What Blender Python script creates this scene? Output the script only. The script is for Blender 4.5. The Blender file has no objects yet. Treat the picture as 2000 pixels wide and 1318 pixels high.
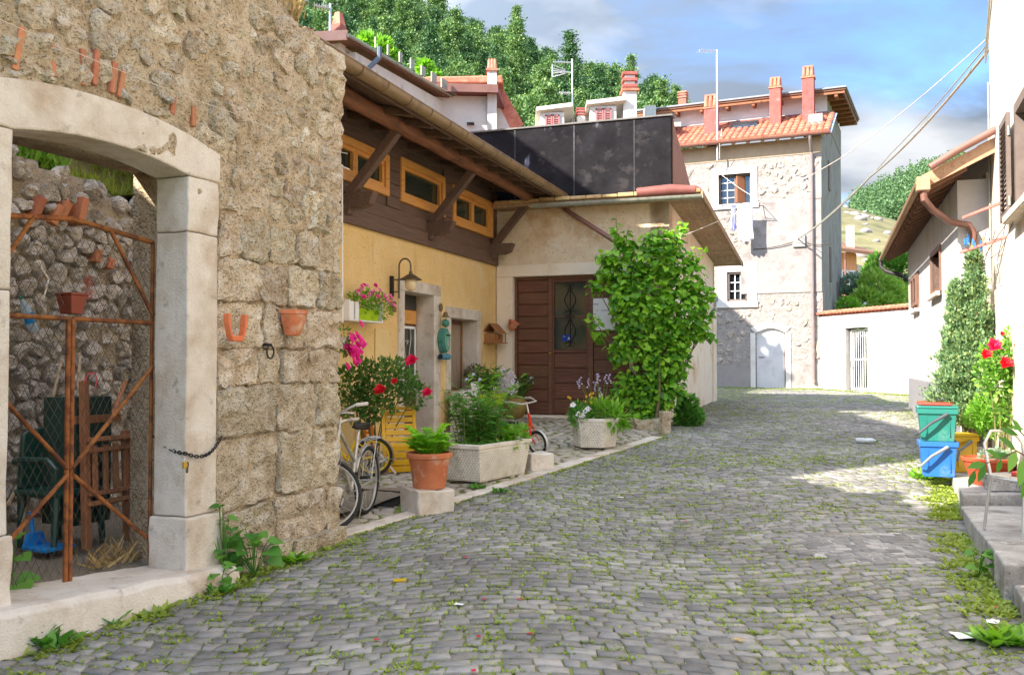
import bpy, bmesh, math, random
import numpy as np
from mathutils import Vector, Matrix, noise
R = math.radians
rng = random.Random(7)
nrs = np.random.RandomState(5)
SC = bpy.context.scene
COL = SC.collection

# ------------------------------------------------------------------ camera
CZ, PT, FP = 1.55, R(1.56), 1800.0
cam = bpy.data.cameras.new('camera')
cam.sensor_width = 36.0
cam.lens = FP / 2000.0 * 36.0
cam.clip_start, cam.clip_end = 0.1, 3000
camo = bpy.data.objects.new('camera', cam)
camo.location = (0, 0, CZ)
camo.rotation_euler = (R(90) + PT, 0, 0)
COL.objects.link(camo)
SC.camera = camo

# ------------------------------------------------------------------ sun, sky, exposure
SUN_AZ = (-0.86, -0.51)          # horizontal direction towards the sun
SUN_EL = R(35)
sun = bpy.data.lights.new('sun', 'SUN')
sun.energy, sun.angle, sun.color = 2.0, R(0.6), (1.0, 0.92, 0.80)
suno = bpy.data.objects.new('sun', sun)
sd = Vector((SUN_AZ[0] * math.cos(SUN_EL), SUN_AZ[1] * math.cos(SUN_EL), math.sin(SUN_EL))).normalized()
suno.rotation_euler = sd.to_track_quat('Z', 'Y').to_euler()
suno.location = (-20, -10, 30)
COL.objects.link(suno)
SC.view_settings.view_transform = 'Standard'
SC.view_settings.look = 'None'
SC.view_settings.gamma = 1.0
SC.view_settings.exposure = 2.8
SC.cycles.max_bounces = 6
SC.cycles.diffuse_bounces = 4
SC.cycles.transparent_max_bounces = 8
SC.cycles.caustics_reflective = SC.cycles.caustics_refractive = False
SC.cycles.use_denoising = True

world = bpy.data.worlds.new('World')
SC.world = world
world.use_nodes = True
def build_world():
    nt = world.node_tree
    N, L = nt.nodes, nt.links
    N.clear()
    out = N.new('ShaderNodeOutputWorld')
    bg = N.new('ShaderNodeBackground')
    bg.inputs['Strength'].default_value = 0.15
    sky = N.new('ShaderNodeTexSky')
    sky.sky_type = 'NISHITA'
    sky.sun_disc = False
    sky.sun_elevation = SUN_EL
    sky.sun_rotation = math.atan2(SUN_AZ[0], SUN_AZ[1])
    sky.altitude = 1500
    sky.air_density, sky.dust_density, sky.ozone_density = 0.8, 0.2, 2.2
    tc = N.new('ShaderNodeTexCoord')
    sep = N.new('ShaderNodeSeparateXYZ')
    L.new(tc.outputs['Generated'], sep.inputs[0])
    # project the direction on a flat cloud deck
    ad = N.new('ShaderNodeMath'); ad.operation = 'MAXIMUM'; ad.inputs[1].default_value = 0.0
    L.new(sep.outputs['Z'], ad.inputs[0])
    ad2 = N.new('ShaderNodeMath'); ad2.operation = 'ADD'; ad2.inputs[1].default_value = 0.22
    L.new(ad.outputs[0], ad2.inputs[0])
    com = N.new('ShaderNodeCombineXYZ')
    for ax in ('X', 'Y'):
        d = N.new('ShaderNodeMath'); d.operation = 'DIVIDE'
        L.new(sep.outputs[ax], d.inputs[0]); L.new(ad2.outputs[0], d.inputs[1])
        L.new(d.outputs[0], com.inputs[ax])
    mp = N.new('ShaderNodeMapping')
    mp.inputs['Location'].default_value = (7.1, 0.9, 0.0)
    mp.inputs['Scale'].default_value = (0.85, 1.0, 1.0)
    L.new(com.outputs[0], mp.inputs['Vector'])
    n1 = N.new('ShaderNodeTexNoise')
    n1.inputs['Scale'].default_value = 1.25
    n1.inputs['Detail'].default_value = 9
    n1.inputs['Roughness'].default_value = 0.56
    n1.inputs['Distortion'].default_value = 0.35
    L.new(mp.outputs[0], n1.inputs['Vector'])
    r1 = N.new('ShaderNodeValToRGB')
    r1.color_ramp.elements[0].position = 0.33
    r1.color_ramp.elements[1].position = 0.56
    L.new(n1.outputs['Fac'], r1.inputs[0])
    # grey undersides against white tops
    n2 = N.new('ShaderNodeTexNoise')
    n2.inputs['Scale'].default_value = 2.1
    n2.inputs['Detail'].default_value = 6
    L.new(mp.outputs[0], n2.inputs['Vector'])
    r2 = N.new('ShaderNodeValToRGB')
    r2.color_ramp.elements[0].position = 0.46
    r2.color_ramp.elements[0].color = (.50, .62, .80, 1)
    r2.color_ramp.elements[1].position = 0.72
    r2.color_ramp.elements[1].color = (1.5, 1.54, 1.6, 1)
    L.new(n2.outputs['Fac'], r2.inputs[0])
    hs = N.new('ShaderNodeHueSaturation'); hs.inputs['Saturation'].default_value = 1.15; hs.inputs['Value'].default_value = 0.50
    L.new(sky.outputs[0], hs.inputs['Color'])
    mx = N.new('ShaderNodeMixRGB')
    L.new(r1.outputs['Color'], mx.inputs['Fac'])
    L.new(hs.outputs[0], mx.inputs['Color1'])
    # clouds scatter light forwards: unseen ones near the sun boosted to fill the shade
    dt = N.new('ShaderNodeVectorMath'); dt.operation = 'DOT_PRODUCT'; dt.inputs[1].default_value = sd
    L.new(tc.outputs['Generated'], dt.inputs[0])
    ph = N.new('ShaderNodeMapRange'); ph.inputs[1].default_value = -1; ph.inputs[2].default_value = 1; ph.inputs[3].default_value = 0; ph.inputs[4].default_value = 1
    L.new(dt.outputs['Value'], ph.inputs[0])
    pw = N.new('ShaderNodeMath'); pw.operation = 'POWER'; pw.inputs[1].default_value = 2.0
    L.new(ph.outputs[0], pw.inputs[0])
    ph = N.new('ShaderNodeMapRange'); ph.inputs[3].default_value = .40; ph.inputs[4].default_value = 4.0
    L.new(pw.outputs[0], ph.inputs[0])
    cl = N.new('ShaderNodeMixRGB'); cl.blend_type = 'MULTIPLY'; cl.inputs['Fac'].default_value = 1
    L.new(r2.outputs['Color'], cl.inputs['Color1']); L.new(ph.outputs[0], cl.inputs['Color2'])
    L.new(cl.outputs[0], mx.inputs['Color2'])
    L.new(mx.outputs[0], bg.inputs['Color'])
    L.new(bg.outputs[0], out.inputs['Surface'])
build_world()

# ------------------------------------------------------------------ geometry helpers
def gz(x, y):
    if y < 8.5: return 0.0
    if y < 18: return 0.055 * (y - 8.5)
    if y < 45: return 0.5225 + 0.014 * (y - 18)
    return 0.9005
def ray(u, v):
    x, t = (u - 1000) / FP, (659 - v) / FP
    return Vector((x, math.cos(PT) - t * math.sin(PT), math.sin(PT) + t * math.cos(PT)))
def at(u, v, D):
    d = ray(u, v)
    return Vector((0, 0, CZ)) + d * (D / d.y)
def on_ground(u, v, lift=0.0):
    a, b = 2.0, 80.0
    for _ in range(50):
        m = (a + b) / 2
        p = at(u, v, m)
        if p.z > gz(p.x, p.y) + lift: a = m
        else: b = m
    return at(u, v, a)

class Frame:
    """x runs along a wall to the right as seen from outside, y into the building, z up"""
    def __init__(s, o, x, z=0.0):
        n = math.hypot(*x)
        s.x = Vector((x[0] / n, x[1] / n, 0)); s.y = Vector((-s.x.y, s.x.x, 0)); s.o = Vector((o[0], o[1], z))
        s.M = Matrix(((s.x.x, s.y.x, 0, s.o.x), (s.x.y, s.y.y, 0, s.o.y), (0, 0, 1, s.o.z), (0, 0, 0, 1)))
    def hit(s, u, v, y=0.0):
        r = ray(u, v); o = Vector((0, 0, CZ)) - s.o
        t = (y - o.dot(s.y)) / r.dot(s.y)
        p = o + r * t
        return p.dot(s.x), p.z
    def loc(s, p):
        d = Vector(p) - s.o
        return Vector((d.dot(s.x), d.dot(s.y), d.z))
    def W(s, x, y, z): return s.M @ Vector((x, y, z))

SW = Frame((-1.54, 8.16), (.3846, .9231))      # ruined stone wall
YW = Frame((-2.31, 12.3), (.33, .944))         # yellow house
GF = Frame((-.32, 18.0), (.944, -.33))         # garage front
GS = Frame((2.89, 16.9), (.33, .944))          # garage side
BH = Frame((10.13, 30.0), (.912, -.41))        # house at the end of the street
WW = Frame((10.0, 30.2), (1.2, -4.2))          # white garden wall
WH = Frame((8.62, 20.0), (-.326, -.945))       # white house
RB = Frame((6.25, 11.97), (-.367, -.93))         # cream building

def S(r, g, b):
    f = lambda c: (c / 255 / 12.92) if c <= 10 else ((c / 255 + .055) / 1.055) ** 2.4
    return (f(r), f(g), f(b), 1.0)

# ------------------------------------------------------------------ materials
MATS = {}
def mat(name, cols, scale=6.0, det=6, rough=.85, bump=.25, bscale=40.0, rnd=0.0, isl=0.0, metal=0.0, spec=.3,
        pits=0.0, pscale=30.0, stain=None, wood=None, bdist=.02, stretch=None, pos=None, streak=None):
    """cols: 2-4 base colours spread over noise. stain=(colour, scale, lo, hi). wood=axis scale tuple for grain."""
    if name in MATS: return MATS[name]
    m = bpy.data.materials.new(name); m.use_nodes = True
    nt = m.node_tree; N, L = nt.nodes, nt.links
    b = N['Principled BSDF']
    tc = N.new('ShaderNodeTexCoord')
    vec = tc.outputs['Object']
    oi = N.new('ShaderNodeObjectInfo')
    if rnd:
        mu = N.new('ShaderNodeMath'); mu.operation = 'MULTIPLY'; mu.inputs[1].default_value = 53.0
        L.new(oi.outputs['Random'], mu.inputs[0])
        va = N.new('ShaderNodeVectorMath'); va.operation = 'ADD'
        L.new(vec, va.inputs[0]); L.new(mu.outputs[0], va.inputs[1])
        vec = va.outputs[0]
    if stretch or wood:
        mp = N.new('ShaderNodeMapping'); mp.inputs['Scale'].default_value = stretch or wood
        L.new(vec, mp.inputs['Vector']); svec = mp.outputs[0]
    else: svec = vec
    n = N.new('ShaderNodeTexNoise'); n.inputs['Scale'].default_value = scale; n.inputs['Detail'].default_value = det
    n.inputs['Roughness'].default_value = .62
    L.new(svec, n.inputs['Vector'])
    cr = N.new('ShaderNodeValToRGB'); e = cr.color_ramp.elements
    k = len(cols)
    ps = pos or [.5 + (i / (k - 1) - .5) * .44 for i in range(k)]
    e[0].position, e[0].color = ps[0], cols[0]
    e[1].position, e[1].color = ps[-1], cols[-1]
    for i in range(1, k - 1):
        x = e.new(ps[i]); x.color = cols[i]
    L.new(n.outputs['Fac'], cr.inputs[0])
    col = cr.outputs['Color']
    for st in ([stain] if stain and not isinstance(stain, list) else (stain or [])):
        sc, ss, lo, hi = st[:4]
        n2 = N.new('ShaderNodeTexNoise'); n2.inputs['Scale'].default_value = ss; n2.inputs['Detail'].default_value = 5
        n2.inputs['Roughness'].default_value = .65
        if len(st) > 4:
            mp2 = N.new('ShaderNodeMapping'); mp2.inputs['Scale'].default_value = st[4]
            L.new(vec, mp2.inputs['Vector']); L.new(mp2.outputs[0], n2.inputs['Vector'])
        else: L.new(vec, n2.inputs['Vector'])
        mr = N.new('ShaderNodeMapRange'); mr.inputs[1].default_value = lo; mr.inputs[2].default_value = hi
        L.new(n2.outputs['Fac'], mr.inputs[0])
        mx = N.new('ShaderNodeMixRGB'); mx.inputs['Color2'].default_value = sc
        L.new(mr.outputs[0], mx.inputs['Fac']); L.new(col, mx.inputs['Color1'])
        col = mx.outputs[0]
    if rnd or isl:
        src = oi.outputs['Random']; amt = rnd
        if isl:
            ge = N.new('ShaderNodeNewGeometry'); src = ge.outputs['Random Per Island']; amt = isl
            if rnd:
                a1 = N.new('ShaderNodeMath'); a1.operation = 'ADD'
                L.new(src, a1.inputs[0]); L.new(oi.outputs['Random'], a1.inputs[1])
                a2 = N.new('ShaderNodeMath'); a2.operation = 'FRACT'; L.new(a1.outputs[0], a2.inputs[0]); src = a2.outputs[0]
        mr = N.new('ShaderNodeMapRange'); mr.inputs[3].default_value = 1 - amt; mr.inputs[4].default_value = 1 + amt
        L.new(src, mr.inputs[0])
        hs = N.new('ShaderNodeHueSaturation')
        L.new(mr.outputs[0], hs.inputs['Value']); L.new(col, hs.inputs['Color'])
        # a little hue drift as well
        mr2 = N.new('ShaderNodeMapRange'); mr2.inputs[3].default_value = .5 - amt * .05; mr2.inputs[4].default_value = .5 + amt * .05
        f3 = N.new('ShaderNodeMath'); f3.operation = 'MULTIPLY'; f3.inputs[1].default_value = 7.31
        f4 = N.new('ShaderNodeMath'); f4.operation = 'FRACT'
        L.new(src, f3.inputs[0]); L.new(f3.outputs[0], f4.inputs[0]); L.new(f4.outputs[0], mr2.inputs[0]); L.new(mr2.outputs[0], hs.inputs['Hue'])
        col = hs.outputs[0]
    L.new(col, b.inputs['Base Color'])
    b.inputs['Roughness'].default_value = rough
    b.inputs['Metallic'].default_value = metal
    b.inputs['Specular IOR Level'].default_value = spec
    if bump or pits:
        nb = N.new('ShaderNodeTexNoise'); nb.inputs['Scale'].default_value = bscale; nb.inputs['Detail'].default_value = 8
        nb.inputs['Roughness'].default_value = .66
        L.new(svec if wood else vec, nb.inputs['Vector'])
        h = nb.outputs['Fac']
        if pits:
            vo = N.new('ShaderNodeTexVoronoi'); vo.inputs['Scale'].default_value = pscale
            L.new(vec, vo.inputs['Vector'])
            mr = N.new('ShaderNodeMapRange'); mr.inputs[1].default_value = .0; mr.inputs[2].default_value = .45
            mr.inputs[3].default_value = -pits; mr.inputs[4].default_value = 0
            L.new(vo.outputs['Distance'], mr.inputs[0])
            ad = N.new('ShaderNodeMath'); ad.operation = 'ADD'
            L.new(h, ad.inputs[0]); L.new(mr.outputs[0], ad.inputs[1]); h = ad.outputs[0]
        bp = N.new('ShaderNodeBump'); bp.inputs['Strength'].default_value = bump; bp.inputs['Distance'].default_value = bdist
        L.new(h, bp.inputs['Height']); L.new(bp.outputs[0], b.inputs['Normal'])
    MATS[name] = m
    return m

def leafmat(name, cols, trans=.35, rough=.5):
    if name in MATS: return MATS[name]
    m = bpy.data.materials.new(name); m.use_nodes = True
    nt = m.node_tree; N, L = nt.nodes, nt.links
    b = N['Principled BSDF']; out = N['Material Output']
    ge = N.new('ShaderNodeNewGeometry'); oi = N.new('ShaderNodeObjectInfo')
    a1 = N.new('ShaderNodeMath'); a1.operation = 'ADD'
    L.new(ge.outputs['Random Per Island'], a1.inputs[0]); L.new(oi.outputs['Random'], a1.inputs[1])
    a2 = N.new('ShaderNodeMath'); a2.operation = 'FRACT'; L.new(a1.outputs[0], a2.inputs[0])
    cr = N.new('ShaderNodeValToRGB'); e = cr.color_ramp.elements
    k = len(cols)
    e[0].position, e[0].color = 0, cols[0]; e[1].position, e[1].color = 1, cols[-1]
    for i in range(1, k - 1): e.new(i / (k - 1)).color = cols[i]
    L.new(a2.outputs[0], cr.inputs[0])
    L.new(cr.outputs[0], b.inputs['Base Color'])
    b.inputs['Roughness'].default_value = rough; b.inputs['Specular IOR Level'].default_value = .35
    if trans:
        tr = N.new('ShaderNodeBsdfTranslucent')
        hs = N.new('ShaderNodeHueSaturation'); hs.inputs['Saturation'].default_value = 1.1; hs.inputs['Value'].default_value = 1.5
        L.new(cr.outputs[0], hs.inputs['Color']); L.new(hs.outputs[0], tr.inputs['Color'])
        mx = N.new('ShaderNodeMixShader'); mx.inputs[0].default_value = trans
        L.new(b.outputs[0], mx.inputs[1]); L.new(tr.outputs[0], mx.inputs[2]); L.new(mx.outputs[0], out.inputs['Surface'])
    MATS[name] = m
    return m

def glassmat(name, tint=(.02, .025, .03, 1), rough=.06):
    if name in MATS: return MATS[name]
    m = bpy.data.materials.new(name); m.use_nodes = True
    b = m.node_tree.nodes['Principled BSDF']
    b.inputs['Base Color'].default_value = tint; b.inputs['Roughness'].default_value = rough
    b.inputs['Specular IOR Level'].default_value = .9
    MATS[name] = m
    return m

# ------------------------------------------------------------------ mesh + object helpers
def tags(o, label=None, cat=None, group=None, kind=None):
    if label: o['label'] = label
    if cat: o['category'] = cat
    if group: o['group'] = group
    if kind: o['kind'] = kind
    return o
def obj(name, me, m=None, parent=None, label=None, cat=None, group=None, kind=None):
    o = bpy.data.objects.new(name, me)
    COL.objects.link(o)
    if parent is not None: o.parent = parent
    if m is not None and me is not None and not me.materials: me.materials.append(m)
    return tags(o, label, cat, group, kind)
def thing(name, label, cat, M=None, loc=None, rz=0.0, group=None, kind=None):
    o = bpy.data.objects.new(name, None); COL.objects.link(o)
    o.empty_display_size = .2
    if M is not None: o.matrix_world = M
    if loc is not None: o.location = loc; o.rotation_euler = (0, 0, rz)
    return tags(o, label, cat, group, kind)
def copy_tree(o, parent=None):
    c = o.copy(); COL.objects.link(c)
    if parent is not None: c.parent = parent
    for ch in list(o.children): copy_tree(ch, c)
    return c

class MB:
    def __init__(s): s.v, s.f = [], []
    def add(s, vs, fs):
        k = len(s.v); s.v += [tuple(p) for p in vs]; s.f += [tuple(i + k for i in f) for f in fs]; return s
    def box(s, x0, x1, y0, y1, z0, z1):
        return s.add([(x0, y0, z0), (x1, y0, z0), (x1, y1, z0), (x0, y1, z0), (x0, y0, z1), (x1, y0, z1), (x1, y1, z1), (x0, y1, z1)],
                     [(0, 3, 2, 1), (4, 5, 6, 7), (0, 1, 5, 4), (1, 2, 6, 5), (2, 3, 7, 6), (3, 0, 4, 7)])
    def hexa(s, a, b):
        """a, b: two 4-loops of points"""
        return s.add(list(a) + list(b), [(0, 3, 2, 1), (4, 5, 6, 7), (0, 1, 5, 4), (1, 2, 6, 5), (2, 3, 7, 6), (3, 0, 4, 7)])
    def bar(s, p, q, w, h, up=(0, 0, 1)):
        p, q = Vector(p), Vector(q); d = (q - p).normalized(); u = Vector(up)
        x = d.cross(u)
        if x.length < 1e-4: x = d.cross(Vector((1, 0, 0)))
        x.normalize(); u = x.cross(d)
        c = [(-w / 2, -h / 2), (w / 2, -h / 2), (w / 2, h / 2), (-w / 2, h / 2)]
        return s.hexa([p + x * a + u * b for a, b in c], [q + x * a + u * b for a, b in c])
    def tube(s, pts, r, n=8, closed=False, cap=True):
        pts = [Vector(p) for p in pts]; m = len(pts)
        rs = r if isinstance(r, (list, tuple)) else [r] * m
        k = len(s.v); ref = None
        for i, p in enumerate(pts):
            if closed: d = pts[(i + 1) % m] - pts[i - 1]
            else: d = pts[min(i + 1, m - 1)] - pts[max(i - 1, 0)]
            d.normalize()
            if ref is None:
                ref = d.cross(Vector((0, 0, 1)))
                if ref.length < .05: ref = d.cross(Vector((1, 0, 0)))
            ref = (ref - d * ref.dot(d)).normalized(); b = d.cross(ref)
            for j in range(n):
                a = 2 * math.pi * j / n
                s.v.append(tuple(p + (ref * math.cos(a) + b * math.sin(a)) * rs[i]))
        for i in range(m if closed else m - 1):
            for j in range(n):
                a, b_ = k + i * n + j, k + i * n + (j + 1) % n
                c, d_ = k + ((i + 1) % m) * n + (j + 1) % n, k + ((i + 1) % m) * n + j
                s.f.append((a, b_, c, d_))
        if cap and not closed:
            s.f.append(tuple(k + j for j in reversed(range(n)))); s.f.append(tuple(k + (m - 1) * n + j for j in range(n)))
        return s
    def lathe(s, prof, n=24, c=(0, 0, 0), M=None):
        k = len(s.v); c = Vector(c)
        for r, z in prof:
            for j in range(n):
                a = 2 * math.pi * j / n
                p = Vector((r * math.cos(a), r * math.sin(a), z))
                if M is not None: p = M @ p
                s.v.append(tuple(c + p))
        for i in range(len(prof) - 1):
            for j in range(n):
                s.f.append((k + i * n + j, k + i * n + (j + 1) % n, k + (i + 1) * n + (j + 1) % n, k + (i + 1) * n + j))
        s.f.append(tuple(k + j for j in reversed(range(n))))
        s.f.append(tuple(k + (len(prof) - 1) * n + j for j in range(n)))
        return s
    def prism(s, poly, y0, y1, ax='y'):
        """poly in (x,z) extruded along y, or (x,y) along z, or (y,z) along x"""
        n = len(poly)
        def pt(a, b, t): return {'y': (a, t, b), 'z': (a, b, t), 'x': (t, a, b)}[ax]
        s.add([pt(a, b, y0) for a, b in poly] + [pt(a, b, y1) for a, b in poly],
              [tuple(range(n)), tuple(reversed(range(n, 2 * n)))] + [(i, i + n, (i + 1) % n + n, (i + 1) % n) for i in range(n)])
        return s
    def mesh(s, name):
        me = bpy.data.meshes.new(name); me.from_pydata(s.v, [], s.f); me.validate(clean_customdata=False)
        bm = bmesh.new(); bm.from_mesh(me); bmesh.ops.recalc_face_normals(bm, faces=bm.faces); bm.to_mesh(me); bm.free()
        return me
    def build(s, name, m, parent=None, bevel=0.0, smooth=False, seg=1, **kw):
        me = s.mesh(name)
        if smooth:
            me.shade_smooth()
            me.set_sharp_from_angle(angle=R(38))
        o = obj(name, me, m, parent, **kw)
        if bevel:
            b = o.modifiers.new('bevel', 'BEVEL'); b.width = bevel; b.segments = seg; b.limit_method = 'ANGLE'; b.angle_limit = R(35)
        return o
def fast_mesh(name, V, F):
    """V (n,3) array, F list of equal-length faces as an (m,k) array"""
    me = bpy.data.meshes.new(name)
    V = np.asarray(V, np.float32); F = np.asarray(F, np.int32); m, k = F.shape
    me.vertices.add(len(V)); me.vertices.foreach_set('co', V.ravel())
    me.loops.add(m * k); me.loops.foreach_set('vertex_index', F.ravel())
    me.polygons.add(m); me.polygons.foreach_set('loop_start', np.arange(m, dtype=np.int32) * k)
    me.polygons.foreach_set('loop_total', np.full(m, k, np.int32))
    me.update(calc_edges=True)
    return me
def nz(p, s=1.0, o=0.0): return noise.noise(Vector((p[0] * s + o, p[1] * s - o, p[2] * s + 2 * o)))
def fbm(p, s=1.0, oct=4): return noise.fractal(Vector(p) * s, 1.0, 2.0, oct)
def roughen(o, amt, s=8.0, fine=0.0, subdiv=0):
    """knock a mesh about so that stone and wood lose their clean edges"""
    me = o.data
    if subdiv:
        bm = bmesh.new(); bm.from_mesh(me)
        bmesh.ops.subdivide_edges(bm, edges=bm.edges, cuts=subdiv, use_grid_fill=True)
        bm.to_mesh(me); bm.free()
    for v in me.vertices:
        p = v.co
        d = Vector((fbm(p + Vector((3.1, 0, 0)), s), fbm(p + Vector((0, 7.7, 0)), s), fbm(p + Vector((0, 0, 5.3)), s)))
        v.co = p + d * amt
    me.update(); return o

def wall_mesh(mb, x0, x1, z0, z1, y0, y1, holes):
    """slab between y0 (outside) and y1 with rectangular openings, reveals closed"""
    xs = sorted({x0, x1} | {h[0] for h in holes} | {h[1] for h in holes})
    zs = sorted({z0, z1} | {h[2] for h in holes} | {h[3] for h in holes})
    inh = lambda x, z: any(h[0] < x < h[1] and h[2] < z < h[3] for h in holes)
    solid = lambda i, j: 0 <= i < len(xs) - 1 and 0 <= j < len(zs) - 1 and not inh((xs[i] + xs[i + 1]) / 2, (zs[j] + zs[j + 1]) / 2)
    idx = {}
    def vi(x, y, z):
        if (x, y, z) not in idx: idx[(x, y, z)] = len(mb.v); mb.v.append((x, y, z))
        return idx[(x, y, z)]
    for i in range(len(xs) - 1):
        for j in range(len(zs) - 1):
            if not solid(i, j): continue
            a, b, c, d = xs[i], xs[i + 1], zs[j], zs[j + 1]
            mb.f.append((vi(a, y0, c), vi(b, y0, c), vi(b, y0, d), vi(a, y0, d)))
            mb.f.append((vi(a, y1, c), vi(a, y1, d), vi(b, y1, d), vi(b, y1, c)))
            if not solid(i - 1, j): mb.f.append((vi(a, y0, c), vi(a, y0, d), vi(a, y1, d), vi(a, y1, c)))
            if not solid(i + 1, j): mb.f.append((vi(b, y0, c), vi(b, y1, c), vi(b, y1, d), vi(b, y0, d)))
            if not solid(i, j - 1): mb.f.append((vi(a, y0, c), vi(a, y1, c), vi(b, y1, c), vi(b, y0, c)))
            if not solid(i, j + 1): mb.f.append((vi(a, y0, d), vi(b, y0, d), vi(b, y1, d), vi(a, y1, d)))
    return mb

def voronoi(pts, bounds):
    """convex cells of points clipped to a rectangle"""
    x0, x1, z0, z1 = bounds; P = np.array(pts); out = []
    for i, p in enumerate(P):
        poly = [(x0, z0), (x1, z0), (x1, z1), (x0, z1)]
        d = ((P - p) ** 2).sum(1); order = np.argsort(d)[1:22]
        for j in order:
            q = P[j]; mx, mz = (p + q) / 2; nx, nzv = q - p
            new = []
            for k in range(len(poly)):
                a, b = poly[k], poly[(k + 1) % len(poly)]
                da = (a[0] - mx) * nx + (a[1] - mz) * nzv; db = (b[0] - mx) * nx + (b[1] - mz) * nzv
                if da <= 0: new.append(a)
                if (da < 0 < db) or (db < 0 < da):
                    t = da / (da - db); new.append((a[0] + (b[0] - a[0]) * t, a[1] + (b[1] - a[1]) * t))
            poly = new
            if len(poly) < 3: break
        out.append(poly)
    return out
def chaikin(poly, k=1, w=.25):
    for _ in range(k):
        n = []
        for i in range(len(poly)):
            a, b = poly[i], poly[(i + 1) % len(poly)]
            n.append((a[0] + (b[0] - a[0]) * w, a[1] + (b[1] - a[1]) * w)); n.append((a[0] + (b[0] - a[0]) * (1 - w), a[1] + (b[1] - a[1]) * (1 - w)))
        poly = n
    return poly
def resample(poly, n):
    P = np.array(poly + [poly[0]]); d = np.sqrt((np.diff(P, axis=0) ** 2).sum(1)); c = np.concatenate([[0], d.cumsum()])
    t = np.linspace(0, c[-1], n, endpoint=False)
    return [(float(np.interp(x, c, P[:, 0])), float(np.interp(x, c, P[:, 1]))) for x in t]
def stone_mesh(name, poly, out, back=.04, shrink=.012, n=18, rough=.012, w=.2, rounds=2, rings=(1.0, .95, .82, .6, .3), prof=(.45, .88, 1.0, 1.03, 1.0), sharp=34):
    """a stone face in a wall: outline in (x,z), bulging to -y by out"""
    cx = sum(p[0] for p in poly) / len(poly); cz = sum(p[1] for p in poly) / len(poly)
    size = max(max(abs(p[0] - cx), abs(p[1] - cz)) for p in poly)
    k = max(.5, 1 - shrink / max(size, .02))
    pl = resample(chaikin([(cx + (x - cx) * k, cz + (z - cz) * k) for x, z in poly], rounds, w), n)
    sd_ = rng.uniform(0, 100)
    V, F = [], []
    tiltx, tiltz = rng.uniform(-.12, .12), rng.uniform(-.12, .12)
    def put(x, z, y):
        p = (x + sd_, z, y)
        V.append((x + nz(p, 14) * rough, y + (fbm((x * 1 + sd_, z, 0), 9) * .9 + (.5 - abs(nz((x + sd_, z, 0), 21))) * .6 + tiltx * (x - cx) + tiltz * (z - cz)) * rough * 1.6, z + nz(p, 14, 3.3) * rough))
    for x, z in pl: V.append((x, back, z))
    for rr, pf in zip(rings, prof):
        for x, z in pl: put(cx + (x - cx) * rr, cz + (z - cz) * rr, -out * pf)
    put(cx, cz, -out * prof[-1])
    L = len(rings)
    for r in range(L):
        for j in range(n):
            a, b = r * n + j, r * n + (j + 1) % n
            F.append((a, b, b + n, a + n))
    c = len(V) - 1
    for j in range(n): F.append((L * n + j, L * n + (j + 1) % n, c))
    me = bpy.data.meshes.new(name); me.from_pydata(V, [], F)
    bm = bmesh.new(); bm.from_mesh(me); bmesh.ops.recalc_face_normals(bm, faces=bm.faces); bm.to_mesh(me); bm.free()
    me.shade_smooth(); me.set_sharp_from_angle(angle=R(sharp))
    return me

# ------------------------------------------------------------------ leaves
LEAF = {
    'lance': ([(0, 0, 0), (-.16, .35, .03), (-.14, .65, .02), (0, 1, -.06), (.14, .65, .02), (.16, .35, .03), (0, .5, -.02)],
              [(0, 6, 1), (1, 6, 2), (2, 6, 3), (3, 6, 4), (4, 6, 5), (5, 6, 0)]),
    'heart': ([(0, 0, 0), (-.34, -.06, .05), (-.46, .26, .08), (-.30, .62, .03), (0, 1, -.10), (.30, .62, .03), (.46, .26, .08), (.34, -.06, .05), (0, .4, -.03)],
              [(0, 8, 1), (1, 8, 2), (2, 8, 3), (3, 8, 4), (4, 8, 5), (5, 8, 6), (6, 8, 7), (7, 8, 0)]),
    'oval': ([(0, 0, 0), (-.30, .45, .05), (0, 1, -.05), (.30, .45, .05)], [(0, 1, 2), (0, 2, 3)]),
    'blade': ([(-.05, 0, 0), (.05, 0, 0), (.035, .6, .04), (0, 1, -.02), (-.035, .6, .04)], [(0, 1, 2), (0, 2, 4), (4, 2, 3)]),
    'needle': ([(-.10, 0, 0), (.10, 0, 0), (0, 1, 0)], [(0, 1, 2)]),
    'petal': ([(0, 0, 0), (-.4, .5, .15), (0, 1, .05), (.4, .5, .15)], [(0, 1, 2), (0, 2, 3)]),
}
def leaf_arrays(shape, P, D, U, size):
    """many copies of a leaf: base points P, growth directions D, up hints U, sizes"""
    lv, lf = LEAF[shape]; lv = np.array(lv, np.float32); lf = np.array(lf)
    P, D, U = np.asarray(P, float), np.asarray(D, float), np.asarray(U, float)
    D = D / (np.linalg.norm(D, axis=1, keepdims=True) + 1e-9)
    X = np.cross(D, U); X /= (np.linalg.norm(X, axis=1, keepdims=True) + 1e-9); Z = np.cross(X, D)
    size = np.broadcast_to(np.asarray(size, float), (len(P),))
    V = P[:, None, :] + size[:, None, None] * (lv[None, :, 0:1] * X[:, None, :] + lv[None, :, 1:2] * D[:, None, :] + lv[None, :, 2:3] * Z[:, None, :])
    F = lf[None] + (np.arange(len(P)) * len(lv))[:, None, None]
    return V.reshape(-1, 3), F.reshape(-1, 3)
def leaves(name, shape, P, D, U, size, m, parent=None, **kw):
    V, F = leaf_arrays(shape, P, D, U, size)
    return obj(name, fast_mesh(name, V, F), m, parent, **kw)
def unit(n, rs=nrs):
    v = rs.normal(size=(n, 3)); return v / np.linalg.norm(v, axis=1, keepdims=True)
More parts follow.
